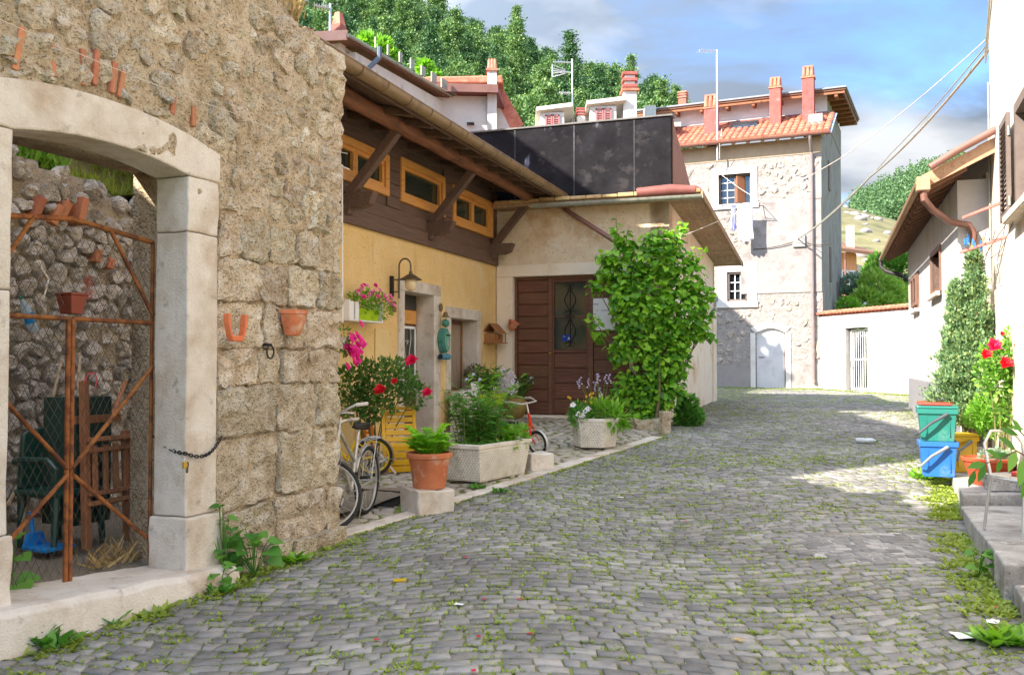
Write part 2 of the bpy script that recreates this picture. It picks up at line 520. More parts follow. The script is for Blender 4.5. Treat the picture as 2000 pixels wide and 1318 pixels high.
def blob_points(n, centers, radii, shell=.55, rs=nrs):
    """points in a set of ellipsoid clumps, denser to the outside"""
    c = np.asarray(centers, float); r = np.asarray(radii, float)
    if r.ndim == 1: r = np.stack([r, r, r], 1)
    w = r.prod(1) ** (2 / 3.); k = rs.choice(len(c), n, p=w / w.sum())
    d = unit(n, rs); t = (shell ** 3 + (1 - shell ** 3) * rs.rand(n)) ** (1 / 3.)
    return c[k] + d * r[k] * t[:, None], d

# ------------------------------------------------------------------ palette
M_ROADBASE = mat('joint_earth', [S(104, 96, 74), S(92, 96, 54), S(128, 118, 98), S(82, 78, 64)], scale=5, bump=.5, bscale=60, stain=[(S(128, 144, 58), 1.4, .44, .60)])
M_SETT = mat('basalt_sett', [S(113, 112, 111), S(138, 135, 131), S(156, 151, 143)], scale=9, bump=.3, bscale=70, rnd=.24, isl=.26, rough=.75, spec=.35, stain=[(S(164, 154, 134), 2.2, .58, .8)])
M_APRON = mat('apron_stone', [S(150, 140, 126), S(176, 166, 152), S(192, 184, 172)], scale=7, bump=.5, bscale=45, rnd=.15, isl=.15, rough=.85)
M_PALESTONE = mat('pale_limestone', [S(196, 182, 164), S(214, 204, 190), S(224, 216, 204)], scale=4, bump=.5, bscale=55, rnd=.05, rough=.85, stain=[(S(168, 140, 108), 1.6, .5, .75), (S(120, 108, 96), 7, .6, .8)], pits=.25, pscale=55)
M_WALLSTONE = mat('rubble_stone', [S(174, 153, 124), S(203, 184, 155), S(222, 207, 182), S(235, 227, 210)], scale=5.5, det=9, bump=1.0, bscale=30, bdist=.045, rnd=.17, rough=.95, pits=.55, pscale=42, stain=[(S(146, 124, 94), 3.5, .55, .75), (S(228, 220, 206), 6, .58, .7), (S(112, 94, 70), 70, .585, .66), (S(240, 234, 222), 52, .63, .70)])
M_MORTAR = mat('old_mortar', [S(176, 154, 124), S(202, 180, 149), S(218, 199, 170), S(228, 214, 190)], scale=9, det=10, bump=1.0, bscale=40, bdist=.04, rough=.97, pits=.7, pscale=34, stain=[(S(154, 134, 104), 2.4, .54, .72), (S(136, 134, 78), 3.0, .66, .76), (S(112, 92, 66), 62, .575, .66), (S(226, 214, 192), 48, .62, .70)])
M_GREYSTONE = mat('grey_rubble', [S(178, 172, 164), S(210, 205, 200), S(226, 223, 220)], scale=6, det=9, bump=1.0, bscale=30, bdist=.04, rnd=.16, rough=.95, pits=.5, pscale=36, stain=[(S(128, 116, 94), 4, .56, .72)])
M_GREYMORTAR = mat('grey_mortar', [S(166, 155, 138), S(190, 178, 160), S(204, 194, 178)], scale=8, det=9, bump=1.0, bscale=36, bdist=.04, rough=.97, pits=.6, pscale=30)
M_BRICK = mat('orange_brick', [S(176, 108, 78), S(190, 128, 96), S(160, 104, 82)], scale=10, bump=.5, rnd=.15, rough=.9)
M_YELLOW = mat('yellow_render', [S(242, 204, 132), S(247, 212, 146), S(250, 221, 164)], scale=2.2, bump=.75, bscale=55, bdist=.03, rough=.92, pits=.5, pscale=48, stain=[(S(248, 228, 184), 1.1, .58, .78), (S(206, 160, 92), 26, .57, .68), (S(214, 172, 112), 1.6, .58, .74, (2.2, 2.2, .35))])
M_BEIGE = mat('beige_render', [S(222, 196, 160), S(232, 212, 182), S(238, 224, 200)], scale=2.4, det=8, bump=.9, bscale=34, bdist=.03, rough=.94, stain=[(S(200, 158, 110), 1.3, .5, .68), (S(240, 232, 218), 1.8, .56, .7), (S(196, 166, 128), 16, .57, .66)])
M_SMOOTHBEIGE = mat('smooth_render', [S(232, 216, 192), S(238, 224, 204), S(226, 208, 182)], scale=2, bump=.3, bscale=30, rough=.92, stain=[(S(198, 164, 124), 1.2, .55, .75)])
M_DARKWOOD = mat('dark_stained_wood', [S(80, 62, 52), S(104, 82, 69), S(122, 98, 84)], scale=9, det=7, bump=.35, bscale=22, wood=(.25, 3, 6), rough=.62, rnd=.10, spec=.35)
M_DOORWOOD = mat('door_wood', [S(82, 52, 37), S(110, 71, 50), S(134, 92, 66)], scale=8, det=8, bump=.3, bscale=18, wood=(.3, 3, 7), rough=.55, rnd=.14, spec=.4, stain=[(S(140, 100, 70), 11, .66, .74)])
M_LOG = mat('log_wood', [S(96, 62, 44), S(130, 86, 62), S(156, 104, 76)], scale=6, det=8, bump=.5, bscale=14, wood=(.3, 3, 3), rough=.7, stain=[(S(66, 44, 34), 2.5, .55, .7)])
M_ORANGEWOOD = mat('orange_wood', [S(204, 142, 66), S(220, 160, 84), S(186, 122, 52)], scale=6, bump=.15, wood=(.4, 4, 4), rough=.5, spec=.4)
M_GUTTER = mat('brown_gutter', [S(112, 90, 62), S(136, 112, 80), S(98, 78, 54)], scale=3, bump=.05, rough=.42, spec=.5)
M_BROWNPIPE = mat('brown_pipe', [S(116, 80, 70), S(136, 96, 84)], scale=4, bump=.05, rough=.45, spec=.5)
M_GREYPIPE = mat('grey_pipe', [S(136, 138, 128), S(158, 158, 146), S(120, 120, 108)], scale=5, bump=.08, rough=.5, metal=.2)
M_TAR = mat('bitumen_felt', [S(24, 23, 27), S(34, 33, 36), S(42, 41, 46)], scale=2.4, det=8, bump=.45, bscale=14, rough=.85, spec=.08, stain=[(S(146, 152, 172), 1.0, .62, .68, (1, 1, .4)), (S(56, 53, 55), 4, .54, .66), (S(24, 23, 26), 2.0, .58, .7, (1, 1, 3))])
M_RUSTSHEET = mat('brown_sheet', [S(132, 96, 76), S(150, 112, 90), S(116, 84, 68)], scale=3, bump=.3, rough=.7, stretch=(6, 6, .5), stain=[(S(190, 172, 152), 5, .62, .72, (3, 3, .4))])
M_PINKTILE = mat('terracotta_tile', [S(164, 96, 76), S(186, 118, 94), S(200, 138, 114)], scale=7, bump=.3, rnd=.18, isl=.18, rough=.85)
M_REDFLASH = mat('red_flashing', [S(118, 68, 62), S(138, 86, 78)], scale=4, bump=.15, rough=.6)
M_RUST = mat('rusty_iron', [S(118, 70, 36), S(152, 96, 50), S(104, 62, 38), S(84, 54, 40)], scale=9, det=8, bump=.35, bscale=60, rough=.75, rnd=.08)
M_WIRE = mat('dark_wire', [S(66, 60, 54), S(92, 84, 72)], scale=6, bump=0, rough=.6, metal=.5)
M_STEEL = mat('steel', [S(190, 188, 182), S(212, 210, 204)], scale=8, bump=.03, rough=.35, metal=.5, spec=.6)
M_OLDSTEEL = mat('old_steel', [S(168, 164, 154), S(194, 190, 180), S(138, 130, 116)], scale=14, bump=.05, rough=.4, metal=.4, spec=.6)
M_RUBBER = mat('black_rubber', [S(40, 38, 36), S(56, 54, 50)], scale=10, bump=.1, rough=.8)
M_BLACKIRON = mat('black_iron', [S(42, 40, 40), S(60, 56, 52)], scale=12, bump=.1, rough=.6, metal=.3)
M_TERRACOTTA = mat('terracotta', [S(178, 98, 64), S(198, 116, 78), S(210, 132, 96)], scale=4, bump=.15, bscale=80, rough=.8, rnd=.05, stain=[(S(206, 176, 152), 5, .56, .72), (S(120, 74, 52), 3, .6, .74)])
M_CONCRETE = mat('planter_concrete', [S(196, 188, 172), S(214, 206, 192), S(224, 218, 206)], scale=5, bump=.35, bscale=60, rough=.9, stain=[(S(150, 138, 110), 2.4, .55, .75)])
M_STEPSTONE = mat('step_concrete', [S(150, 146, 142), S(176, 172, 168), S(194, 191, 188)], scale=3, det=9, bump=.8, bscale=40, rough=.9, stain=[(S(116, 110, 102), 2.2, .52, .70), (S(128, 118, 102), 12, .58, .70), (S(214, 210, 204), 7, .60, .70), (S(86, 82, 76), 45, .62, .68)])
M_WHITE = mat('white_paint', [S(232, 230, 226), S(240, 238, 236)], scale=4, bump=.1, rough=.7, rnd=.02)
M_WHITEWALL = mat('white_render', [S(206, 202, 198), S(216, 212, 208), S(198, 192, 186)], scale=1.6, bump=.35, bscale=40, rough=.92, stain=[(S(204, 196, 190), 1.0, .58, .8)])
M_WHITEHOUSE = mat('white_house_render', [S(190, 186, 182), S(200, 196, 192), S(180, 172, 160)], scale=1.3, bump=.3, bscale=40, rough=.92, stain=[(S(168, 150, 124), .9, .54, .76), (S(148, 142, 138), 3, .57, .74, (3, 3, .3))])
M_CREAM = mat('cream_render', [S(208, 194, 178), S(216, 204, 190), S(200, 184, 166)], scale=1.5, bump=.4, bscale=30, rough=.92, stain=[(S(182, 162, 138), 1.2, .54, .74), (S(160, 144, 128), 2.6, .58, .74, (2.5, 2.5, .3))])
M_GREYPLINTH = mat('grey_spatter_render', [S(110, 108, 112), S(138, 136, 140), S(160, 158, 162)], scale=40, bump=.9, bscale=60, rough=.95)
M_BHSTONE = mat('pink_grey_rubble_render', [S(136, 129, 124), S(158, 151, 146), S(176, 170, 165)], scale=6, det=9, bump=1.0, bscale=12, bdist=.07, rough=.95, stain=[(S(126, 114, 102), 2.2, .58, .76)])
M_BHSTONE2 = mat('pink_grey_stone', [S(144, 133, 122), S(166, 156, 146), S(182, 173, 164)], scale=8, bump=.8, bscale=30, rnd=.14, rough=.95)
M_BHPLASTER = mat('grey_pink_plaster', [S(138, 132, 130), S(152, 146, 144), S(128, 122, 119)], scale=1.2, bump=.3, bscale=24, rough=.93, stain=[(S(112, 104, 99), 1.4, .52, .72)])
M_PINKPAINT = mat('red_chimney_paint', [S(150, 80, 74), S(164, 92, 84), S(138, 74, 68)], scale=3, bump=.15, rough=.85, rnd=.05, stain=[(S(176, 130, 118), 4, .58, .76), (S(110, 70, 62), 3, .6, .76, (2, 2, .4))])
M_GREYRENDER = mat('grey_render', [S(196, 190, 182), S(208, 202, 194), S(184, 176, 166)], scale=2, bump=.35, bscale=30, rough=.93, stain=[(S(132, 124, 116), 2.6, .58, .76, (1, 1, .4)), (S(222, 216, 208), 1.0, .55, .75)])
M_SHUTTER = mat('brown_shutter', [S(112, 84, 72), S(132, 102, 88)], scale=6, bump=.1, rough=.65)
M_GREYSHUTTER = mat('grey_shutter', [S(104, 90, 84), S(126, 112, 104)], scale=6, bump=.1, rough=.65)
M_REDSHUTTER = mat('red_shutter', [S(170, 104, 104), S(186, 122, 120)], scale=6, bump=.1, rough=.65)
M_SOFFIT = mat('weathered_boards', [S(134, 110, 84), S(166, 140, 108), S(184, 160, 128)], scale=3, det=8, bump=.3, wood=(8, .6, 3), rough=.85, rnd=.12)
M_RAFTER = mat('rafter_wood', [S(116, 84, 66), S(140, 104, 84)], scale=4, bump=.3, wood=(.5, 3, 3), rough=.8)
M_WARMTIMBER = mat('warm_timber', [S(128, 82, 56), S(150, 100, 70)], scale=4, bump=.2, rough=.7)
M_EARTH = mat('gravel_earth', [S(122, 110, 92), S(150, 138, 120), S(172, 162, 146), S(96, 86, 70)], scale=38, bump=1.0, bscale=70, bdist=.04, rough=.97)
M_GRASSBANK = mat('dry_grass_bank', [S(118, 116, 66), S(150, 140, 92), S(96, 104, 52)], scale=5, bump=.6, bscale=30, rough=.95)
M_GLASS = glassmat('window_glass')
M_GLASSGREEN = glassmat('green_glass', (.03, .045, .035, 1), .08)
M_BARK = mat('bark', [S(96, 78, 60), S(126, 106, 84), S(78, 64, 50)], scale=12, bump=.8, bscale=30, rough=.95)

L_VINE = leafmat('vine_leaf', [S(62, 110, 38), S(100, 154, 48), S(136, 186, 56), S(170, 210, 76)], .4, .42)
L_FERN = leafmat('fern_leaf', [S(130, 184, 50), S(158, 208, 64), S(184, 224, 92)], .4)
L_MID = leafmat('mid_leaf', [S(66, 116, 48), S(90, 144, 58), S(120, 168, 72)], .35)
L_ROSE = leafmat('rose_leaf', [S(70, 106, 50), S(92, 132, 62), S(120, 156, 80)], .3)
L_LIGHT = leafmat('light_leaf', [S(96, 146, 50), S(124, 172, 60), S(152, 192, 84)], .4)
L_JUNIPER = leafmat('juniper_needles', [S(86, 120, 84), S(112, 146, 100), S(138, 168, 116), S(150, 164, 104)], .2)
L_WEED = leafmat('weed_leaf', [S(126, 146, 56), S(148, 166, 64), S(168, 182, 84), S(108, 132, 54)], .35)
L_PINE = leafmat('pine_needles', [S(44, 76, 50), S(58, 94, 58), S(78, 112, 62), S(96, 128, 66)], .18)
L_PINE2 = leafmat('pale_pine_needles', [S(62, 96, 56), S(84, 118, 62), S(110, 140, 74), S(128, 152, 82)], .18)
L_BUSH = leafmat('bush_leaf', [S(70, 116, 50), S(100, 146, 60), S(140, 172, 80)], .35)
L_GREYBUSH = leafmat('grey_bush_leaf', [S(120, 148, 124), S(142, 168, 140), S(104, 134, 104)], .25)
L_DRY = leafmat('dry_grass', [S(176, 150, 98), S(196, 172, 122), S(150, 128, 80)], .3)
L_RED = leafmat('red_petal', [S(190, 14, 32), S(214, 26, 44), S(228, 40, 60)], .25)
L_CRIMSON = leafmat('crimson_petal', [S(204, 16, 64), S(220, 30, 80), S(232, 56, 100)], .25)
L_MAGENTA = leafmat('magenta_petal', [S(220, 24, 140), S(236, 46, 160), S(244, 80, 180)], .3)
L_PINKP = leafmat('pink_petal', [S(226, 124, 176), S(238, 160, 200), S(214, 96, 160)], .3)
L_WHITEP = leafmat('white_petal', [S(226, 222, 222), S(238, 236, 238), S(214, 206, 220)], .25)
L_LILAC = leafmat('lilac_petal', [S(196, 182, 216), S(214, 204, 228), S(176, 160, 204)], .25)
L_YELLOWP = leafmat('yellow_petal', [S(226, 186, 40), S(214, 170, 60)], .2)

def tone_patches(m, scale, lo, hi):
    """broad worn and dirty areas laid over a paving material in world space"""
    nt = m.node_tree; N, L = nt.nodes, nt.links; b = N['Principled BSDF']; src = b.inputs['Base Color'].links[0].from_socket
    ge = N.new('ShaderNodeNewGeometry'); n = N.new('ShaderNodeTexNoise'); n.inputs['Scale'].default_value = scale; n.inputs['Detail'].default_value = 6
    L.new(ge.outputs['Position'], n.inputs['Vector'])
    mr = N.new('ShaderNodeMapRange'); mr.inputs[1].default_value = .34; mr.inputs[2].default_value = .66; mr.inputs[3].default_value = lo; mr.inputs[4].default_value = hi
    L.new(n.outputs['Fac'], mr.inputs[0])
    hs = N.new('ShaderNodeHueSaturation'); L.new(mr.outputs[0], hs.inputs['Value']); L.new(src, hs.inputs['Color']); L.new(hs.outputs[0], b.inputs['Base Color'])
tone_patches(M_SETT, .8, .74, 1.22); tone_patches(M_APRON, 1.1, .8, 1.15)

# ------------------------------------------------------------------ ground
def build_ground():
    xs = np.concatenate([np.linspace(-400, -14, 12), np.arange(-12, 16.1, .5), np.linspace(18, 400, 12)])
    ys = np.concatenate([np.linspace(-60, 0, 6), np.arange(2, 34, .5), np.linspace(36, 900, 24)])
    V = [(x, y, gz(x, y) - .009 if y < 33 else gz(x, y) - .3) for y in ys for x in xs]
    n = len(xs)
    F = [(j * n + i, j * n + i + 1, (j + 1) * n + i + 1, (j + 1) * n + i) for j in range(len(ys) - 1) for i in range(n - 1)]
    me = fast_mesh('ground', V, F); me.shade_smooth()
    obj('ground', me, M_ROADBASE, kind='structure')
build_ground()

# road edges in plan
KA, KB = Vector((-1.50, 8.25)), Vector((2.42, 14.85))       # kerb strip, street side
PE = [(2.1, 3.3), (3.2, 6.04), (4.54, 9.4), (5.2, 11.0), (5.55, 11.9), (5.96, 12.3)]  # raised platform edge
def xl(y):
    if y < 8.16: return -1.54 + .4166 * (y - 8.16) + .22
    if y < 14.85: return KA.x + (KB.x - KA.x) * (y - KA.y) / (KB.y - KA.y)
    if y < 16.9: return 2.42 + .5 * (y - 14.85) / 2.05
    if y < 23.2: return 2.92 + .3496 * (y - 16.9)
    return 5.12 - .1 * (y - 23.2)
def xr(y):
    if y < 12.3: return float(np.interp(y, [p[1] for p in PE], [p[0] for p in PE]))
    if y < 20: return 5.94 + .345 * (y - 12.3)
    if y < 26: return 9 + .4 * (y - 20)
    return 11.3 - .3 * (y - 26)
def sett_arrays(q, z, zt=0.0, dome=.006, deep=.05, cut=.2):
    """one sett from a quad of plan corners: bevelled 8-gon top, skirt"""
    c = sum((Vector(p) for p in q), Vector((0, 0))) / 4
    pl = []
    for i in range(4):
        a, b, d = Vector(q[i]), Vector(q[i - 1]), Vector(q[(i + 1) % 4])
        k = cut * rng.uniform(.5, 1.3)
        pl += [a + (b - a) * k * .5, a + (d - a) * k * .5]
    tx, ty = rng.uniform(-.035, .035), rng.uniform(-.035, .035)
    V = []
    for k, dz in ((.95, 0.0), (1.0, -.005), (1.0, -deep)):
        for p in pl:
            d = (p - c) * k; V.append((c.x + d.x, c.y + d.y, z(c.x + d.x, c.y + d.y) + zt + dz + tx * d.x + ty * d.y))
    V.append((c.x, c.y, z(c.x, c.y) + zt + dome))
    F = [(i, (i + 1) % 8, 24) for i in range(8)]
    for r in (0, 8):
        for i in range(8):
            a, b = r + i, r + (i + 1) % 8
            F += [(a, b + 8, b), (a, a + 8, b + 8)]
    return V, F, c
def lay_setts(name, road, inside, y0, y1, x0, x1, rowh, wid, arc, arcl, m, gap=.009, dz=0.0, jit=.012, nsep=295, dome=.004, cut=.2, deep=.05, keep=1.0):
    items = []; joints = []
    rows = int((y1 - y0) / rowh) + 4
    prev = None
    for r in range(-3, rows):
        yb = y0 + r * rowh
        x = x0 + rng.uniform(0, wid)
        while x < x1:
            w = wid * rng.uniform(.66, 1.42)
            def Y(xx, k): return yb + k * rowh + arc * math.cos(2 * math.pi * xx / arcl) * (.7 + .5 * nz((xx * .3, yb * .3, 1))) + .05 * nz((xx * .8, yb * .6, k * .1 + 3))
            g = gap * rng.uniform(.5, 1.9)
            q = [(x + g, Y(x + g, 0) + g), (x + w - g, Y(x + w, 0) + g), (x + w - g, Y(x + w, 1) - g), (x + g, Y(x, 1) - g)]
            q = [(a + rng.uniform(-jit, jit), b + rng.uniform(-jit, jit)) for a, b in q]
            cx, cy = sum(a for a, _ in q) / 4, sum(b for _, b in q) / 4
            if inside(cx, cy) and rng.random() < keep:
                items.append((cy, q)); joints.append((x, Y(x, 0), rng.random())); 
            x += w
    items.sort(key=lambda t: t[0])
    seen = lambda t: abs(sum(a for a, _ in t[1]) / 4) / max(t[0], .1) < .57 and t[0] > 4.35
    near = [t for t in items if seen(t)][:nsep]; ids = {id(t) for t in near}
    for cy, q in near:
        V, F, c = sett_arrays(q, gz, dz + rng.uniform(-.006, .006), dome, deep, cut)
        zc = gz(c.x, c.y); V = [(a - c.x, b - c.y, d - zc) for a, b, d in V]
        o = obj(name, fast_mesh(name, V, F), m, road); o.location = (c.x, c.y, zc)
    VV, FF = [], []
    for t in items:
        if id(t) in ids: continue
        V, F, c = sett_arrays(t[1], gz, dz + rng.uniform(-.006, .006), dome, deep, cut)
        k = len(VV); VV += V; FF += [tuple(i + k for i in f) for f in F]
    if VV: obj(name, fast_mesh(name, VV, FF), m, road, kind='stuff')
    return joints, len(items)

def inside_road(x, y): return xl(y) < x < xr(y) + .02 and not patch(x, y)
def patch(x, y): return False
def in_mortar(x, y): return 7.15 + .12 * nz((x * 3, y, 0)) < y < 8.45 + .15 * nz((x * 2, 5, 0)) and 2.45 + .2 * nz((0, y * 3, 1)) < x
road = thing('road', None, None, loc=(0, 0, 0), kind='structure')
JOINTS, NSETT = lay_setts('sett', road, inside_road, 3.6, 31.5, -4.2, 12.0, .113, .128, .26, 3.1, M_SETT, gap=.005, jit=.013, dome=.0006, cut=.13)
apron = thing('paved_apron', None, None, loc=(0, 0, 0), kind='structure')
def inside_apron(x, y):
    if y < 8.0: return False
    l = YW.loc((x, y, 0)); g = GF.loc((x, y, 0))
    return l.y < .02 and g.y < .02 and x < xl(y) - .16 and x > -4.2
JOINTS2, _ = lay_setts('apron_stone', apron, inside_apron, 8.0, 18.6, -4.4, 3.2, .17, .19, .05, 1.7, M_APRON, gap=.012, jit=.03, nsep=290, dome=.012, cut=.55)
def mortar_patch():
    V, F = [], []; n = 24
    for j in range(n):
        for i in range(n):
            x, y = 2.35 + 1.75 * i / (n - 1), 7.05 + 1.5 * j / (n - 1); V.append((x, y, gz(x, y) - .004))
    F = [(j * n + i, j * n + i + 1, (j + 1) * n + i + 1, (j + 1) * n + i) for j in range(n - 1) for i in range(n - 1) if in_mortar(V[j * n + i][0], V[j * n + i][1])]
    obj('mortar_patch', fast_mesh('mortar_patch', V, F), M_STEPSTONE, road)
mortar_patch()
def build_kerb():
    d = (KB - KA); Ln = d.length; d.normalize(); n = Vector((-d.y, d.x)); t = -.1
    while t < Ln:
        w = min(rng.uniform(.7, 1.15), Ln - t)
        mb = MB(); pts = []
        for a, b in ((t + .006, .0), (t + w - .006, .0), (t + w - .006, .17), (t + .006, .17)):
            p = KA + d * a + n * b; pts.append(p)
        mb.hexa([(p.x, p.y, gz(p.x, p.y) - .06) for p in pts], [(p.x, p.y, gz(p.x, p.y) + .014) for p in pts])
        o = mb.build('kerb_slab', M_PALESTONE, apron, bevel=.006)
        t += w
build_kerb()

def build_weeds_in_joints():
    P, D, U, Sz = [], [], [], []
    def tuft(x, y, n, r, s, fx=1.0, fy=1.0):
        for _ in range(n):
            a = rng.uniform(0, 6.283); rr = r * math.sqrt(rng.random())
            P.append((x + rr * math.cos(a) * fx, y + rr * math.sin(a) * fy, gz(x, y) - .005))
            D.append((math.cos(a) * rng.uniform(.4, 1.4), math.sin(a) * rng.uniform(.4, 1.4), rng.uniform(.25, .9))); U.append((0, 0, 1)); Sz.append(s * rng.uniform(.6, 1.4))
    for x, y, k in JOINTS:
        if not (xl(y) - .05 < x < xr(y)) or abs(x) > .57 * y + .3: continue
        if in_mortar(x, y): continue
        u = 1000 + FP * x / y
        dens = .72 + 1.0 * nz((x * .55, y * .42, 4.0)) + .35 * nz((x * 1.7, y * 1.3, 9.0))
        if 15 < y < 27 and u < 1500: dens += .12
        if y > 14: dens -= .18
        dr = xr(y) - x
        if dr < .5: dens += .5
        if x - xl(y) < .35: dens += .22
        if k < dens: tuft(x + rng.uniform(-.05, .05), y, rng.randint(10, 30) if y < 13 else rng.randint(4, 11), .08 if y < 14 else .1, rng.choice([.014, .018, .026]) if y < 12 else .026, 1.0, .28)
    for x, y, k in JOINTS2:
        if k < .25 + .8 * nz((x * .9, y * .9, 2)): tuft(x, y, 8, .05, .022)
    # thick growth along the foot of the platform and the far walls
    for _ in range(420):
        y = rng.uniform(5.3, 12.2); x = xr(y) - abs(rng.gauss(0, .13)) - .02
        if nz((y * 1.2, 3, 0)) > -.15 or y > 9: tuft(x, y, 16, .06, .04)
    for _ in range(260):
        s_ = rng.uniform(-5, 5); p = (BH.W(min(s_, 0), -.12 - abs(rng.gauss(0, .2)), 0) if s_ < 0 else WW.W(s_, -.1 - abs(rng.gauss(0, .12)), 0))
        tuft(p.x, p.y, 16, .12, .05)
    for _ in range(120):
        t = rng.uniform(.0, 1); p = KA.lerp(KB, t); tuft(p.x + rng.uniform(-.03, .05), p.y - .03, 10, .07, .03)
    for _ in range(60):
        s_ = rng.uniform(-3.5, -.1); p = SW.W(s_, -.30 if s_ < -1.6 else -.2, 0); tuft(p.x + rng.uniform(-.05, .1), p.y, 14, .08, .05)
    leaves('weeds', 'oval', P, D, U, Sz, L_WEED, kind='stuff', label='low green weeds growing in the joints of the cobbled street', cat='weeds')
build_weeds_in_joints()

# ------------------------------------------------------------------ ruined stone wall with arched opening
def slab_from_mask(name, s0, s1, z0, z1, cell, keep, front, back, m, parent):
    ns, nzv = int(round((s1 - s0) / cell)), int(round((z1 - z0) / cell))
    S_ = [s0 + i * (s1 - s0) / ns for i in range(ns + 1)]; Z_ = [z0 + j * (z1 - z0) / nzv for j in range(nzv + 1)]
    ok = [[keep((S_[i] + S_[i + 1]) / 2, (Z_[j] + Z_[j + 1]) / 2) for j in range(nzv)] for i in range(ns)]
    idx, V, F = {}, [], []
    def vi(i, j, b):
        k = (i, j, b)
        if k not in idx:
            idx[k] = len(V); V.append((S_[i], back if b else front(S_[i], Z_[j]), Z_[j]))
        return idx[k]
    g = lambda i, j: 0 <= i < ns and 0 <= j < nzv and ok[i][j]
    for i in range(ns):
        for j in range(nzv):
            if not ok[i][j]: continue
            F.append((vi(i, j, 0), vi(i + 1, j, 0), vi(i + 1, j + 1, 0), vi(i, j + 1, 0)))
            F.append((vi(i, j, 1), vi(i, j + 1, 1), vi(i + 1, j + 1, 1), vi(i + 1, j, 1)))
            if not g(i - 1, j): F.append((vi(i, j, 0), vi(i, j + 1, 0), vi(i, j + 1, 1), vi(i, j, 1)))
            if not g(i + 1, j): F.append((vi(i + 1, j, 0), vi(i + 1, j, 1), vi(i + 1, j + 1, 1), vi(i + 1, j + 1, 0)))
            if not g(i, j - 1): F.append((vi(i, j, 0), vi(i, j, 1), vi(i + 1, j, 1), vi(i + 1, j, 0)))
            if not g(i, j + 1): F.append((vi(i, j + 1, 0), vi(i + 1, j + 1, 0), vi(i + 1, j + 1, 1), vi(i, j + 1, 1)))
    me = fast_mesh(name, V, F); me.shade_smooth()
    return obj(name, me, m, parent)

def sw_top(s):
    return float(np.interp(s, [-9, -4, -2.6, -1.6, -1.2, -1.04, -.9, -.6, 0], [7.2, 6.2, 5.5, 5.05, 4.7, 4.46, 4.4, 4.31, 4.2])) + .07 * nz((s * 4, 0, 7))
sw = thing('stone_wall', 'ruined rubble stone wall with pale stone archway beside the cobbled street', 'wall', M=SW.M)
slab_from_mask('mortar_core', -3.76, 0, 0, 5.6, .04,
               lambda s, z: z < sw_top(s) and not (-3.36 < s < -1.84 and z < 2.9),
               lambda s, z: .02 - .035 * fbm((s, z, .3), 3.2) - .02 * fbm((s, z, 4), 11, 3) - (.048 if z > 2.6 else .014), .55, M_MORTAR, sw)
b = MB(); b.box(-10, -3.765, .02, .55, 0, 7.4); b.build('mortar_core', M_MORTAR, sw)
def wall_stones():
    # coursed blocks right of the arch
    zc = [.10, .47, 1.0, 1.38, 1.66, 2.0, 2.33, 2.66]
    for r in range(len(zc) - 1):
        s = -1.62; cuts = [s]
        while s < -.2:
            s += rng.uniform(.44, .74) if r in (0, 1, 2, 4) else rng.uniform(.28, .52)
            cuts.append(s)
        cuts[-1] = 0.0
        if cuts[-1] - cuts[-2] < .2: cuts.pop(-2)
        for i in range(len(cuts) - 1):
            j = lambda a, b: (a + .03 * nz((a * 3, b * 3, 1.0)), b + .045 * nz((a * 2.2, b * 3, 5.0)))
            a, c, d, e = cuts[i], cuts[i + 1], zc[r], zc[r + 1]
            poly = [j(a, d), j((a + c) / 2, d), j(c, d), j(c, (d + e) / 2), j(c, e), j((a + c) / 2, e), j(a, e), j(a, (d + e) / 2)]
            poly = [(min(x, .012), z) for x, z in poly]
            me = stone_mesh('stone', poly, rng.uniform(.022, .05), shrink=rng.uniform(.003, .014), n=34, rough=.028, w=.12, rounds=2, rings=(1, .97, .9, .72, .48, .22), prof=(.5, .88, 1.0, 1.0, .98, .98))
            obj('stone', me, M_WALLSTONE, sw)
    # rubble above
    pts = []
    z = 2.74; row = 0
    while z < 5.3:
        s = -3.7 + rng.uniform(0, .2)
        while s < .05:
            big = 1.3 if s > -.9 else 1.0
            pts.append((s + rng.uniform(-.07, .07), z + rng.uniform(-.06, .06))); s += rng.uniform(.17, .34) * big
        z += rng.uniform(.16, .24); row += 1
    for (px, pz), poly in zip(pts, voronoi(pts, (-3.75, .012, 2.66, 5.5))):
        if len(poly) < 3: continue
        if pz > sw_top(px) - .02: continue
        az = arch_out(px)
        if px < -1.55 and min(q[1] for q in poly) < az + .02:
            poly = [(x, max(zz, arch_out(x) + .015)) if x < -1.55 else (x, zz) for x, zz in poly]
            if max(q[1] for q in poly) - min(q[1] for q in poly) < .07: continue
        if rng.random() < (.12 if px < -.9 else .03): continue
        sh = rng.choice([.006, .012, .025, .045]) if px < -.8 else rng.uniform(.008, .025)
        me = stone_mesh('stone', poly, rng.uniform(.03, .07), shrink=sh, n=24, rough=.034, w=.22, rounds=2)
        obj('stone', me, M_WALLSTONE, sw)
    # capping stones on the broken top
    for s, w, h in ((-.15, .34, .10), (-.5, .3, .12), (-.82, .26, .2), (-1.12, .22, .3)):
        zt = sw_top(s)
        b = MB(); b.box(s - w / 2, s + w / 2, -.03, .5, zt - .08, zt + h * .5)
        o = b.build('stone', M_WALLSTONE, sw, smooth=True); roughen(o, .05, 4, subdiv=3)
    # footing
    for s, w, h, out in ((-1.35, .42, .12, .10), (-.98, .3, .16, .16), (-.68, .26, .13, .18), (-.40, .3, .12, .14), (-.12, .28, .12, .1)):
        b = MB(); b.box(s - w / 2, s + w / 2, -out, .3, -.05, h)
        o = b.build('footing_stone', M_WALLSTONE, sw, smooth=True); roughen(o, .035, 6, subdiv=3)
def arch_out(s): return 3.19 - .13 * abs((s + 2.62) / .99) ** 2.2
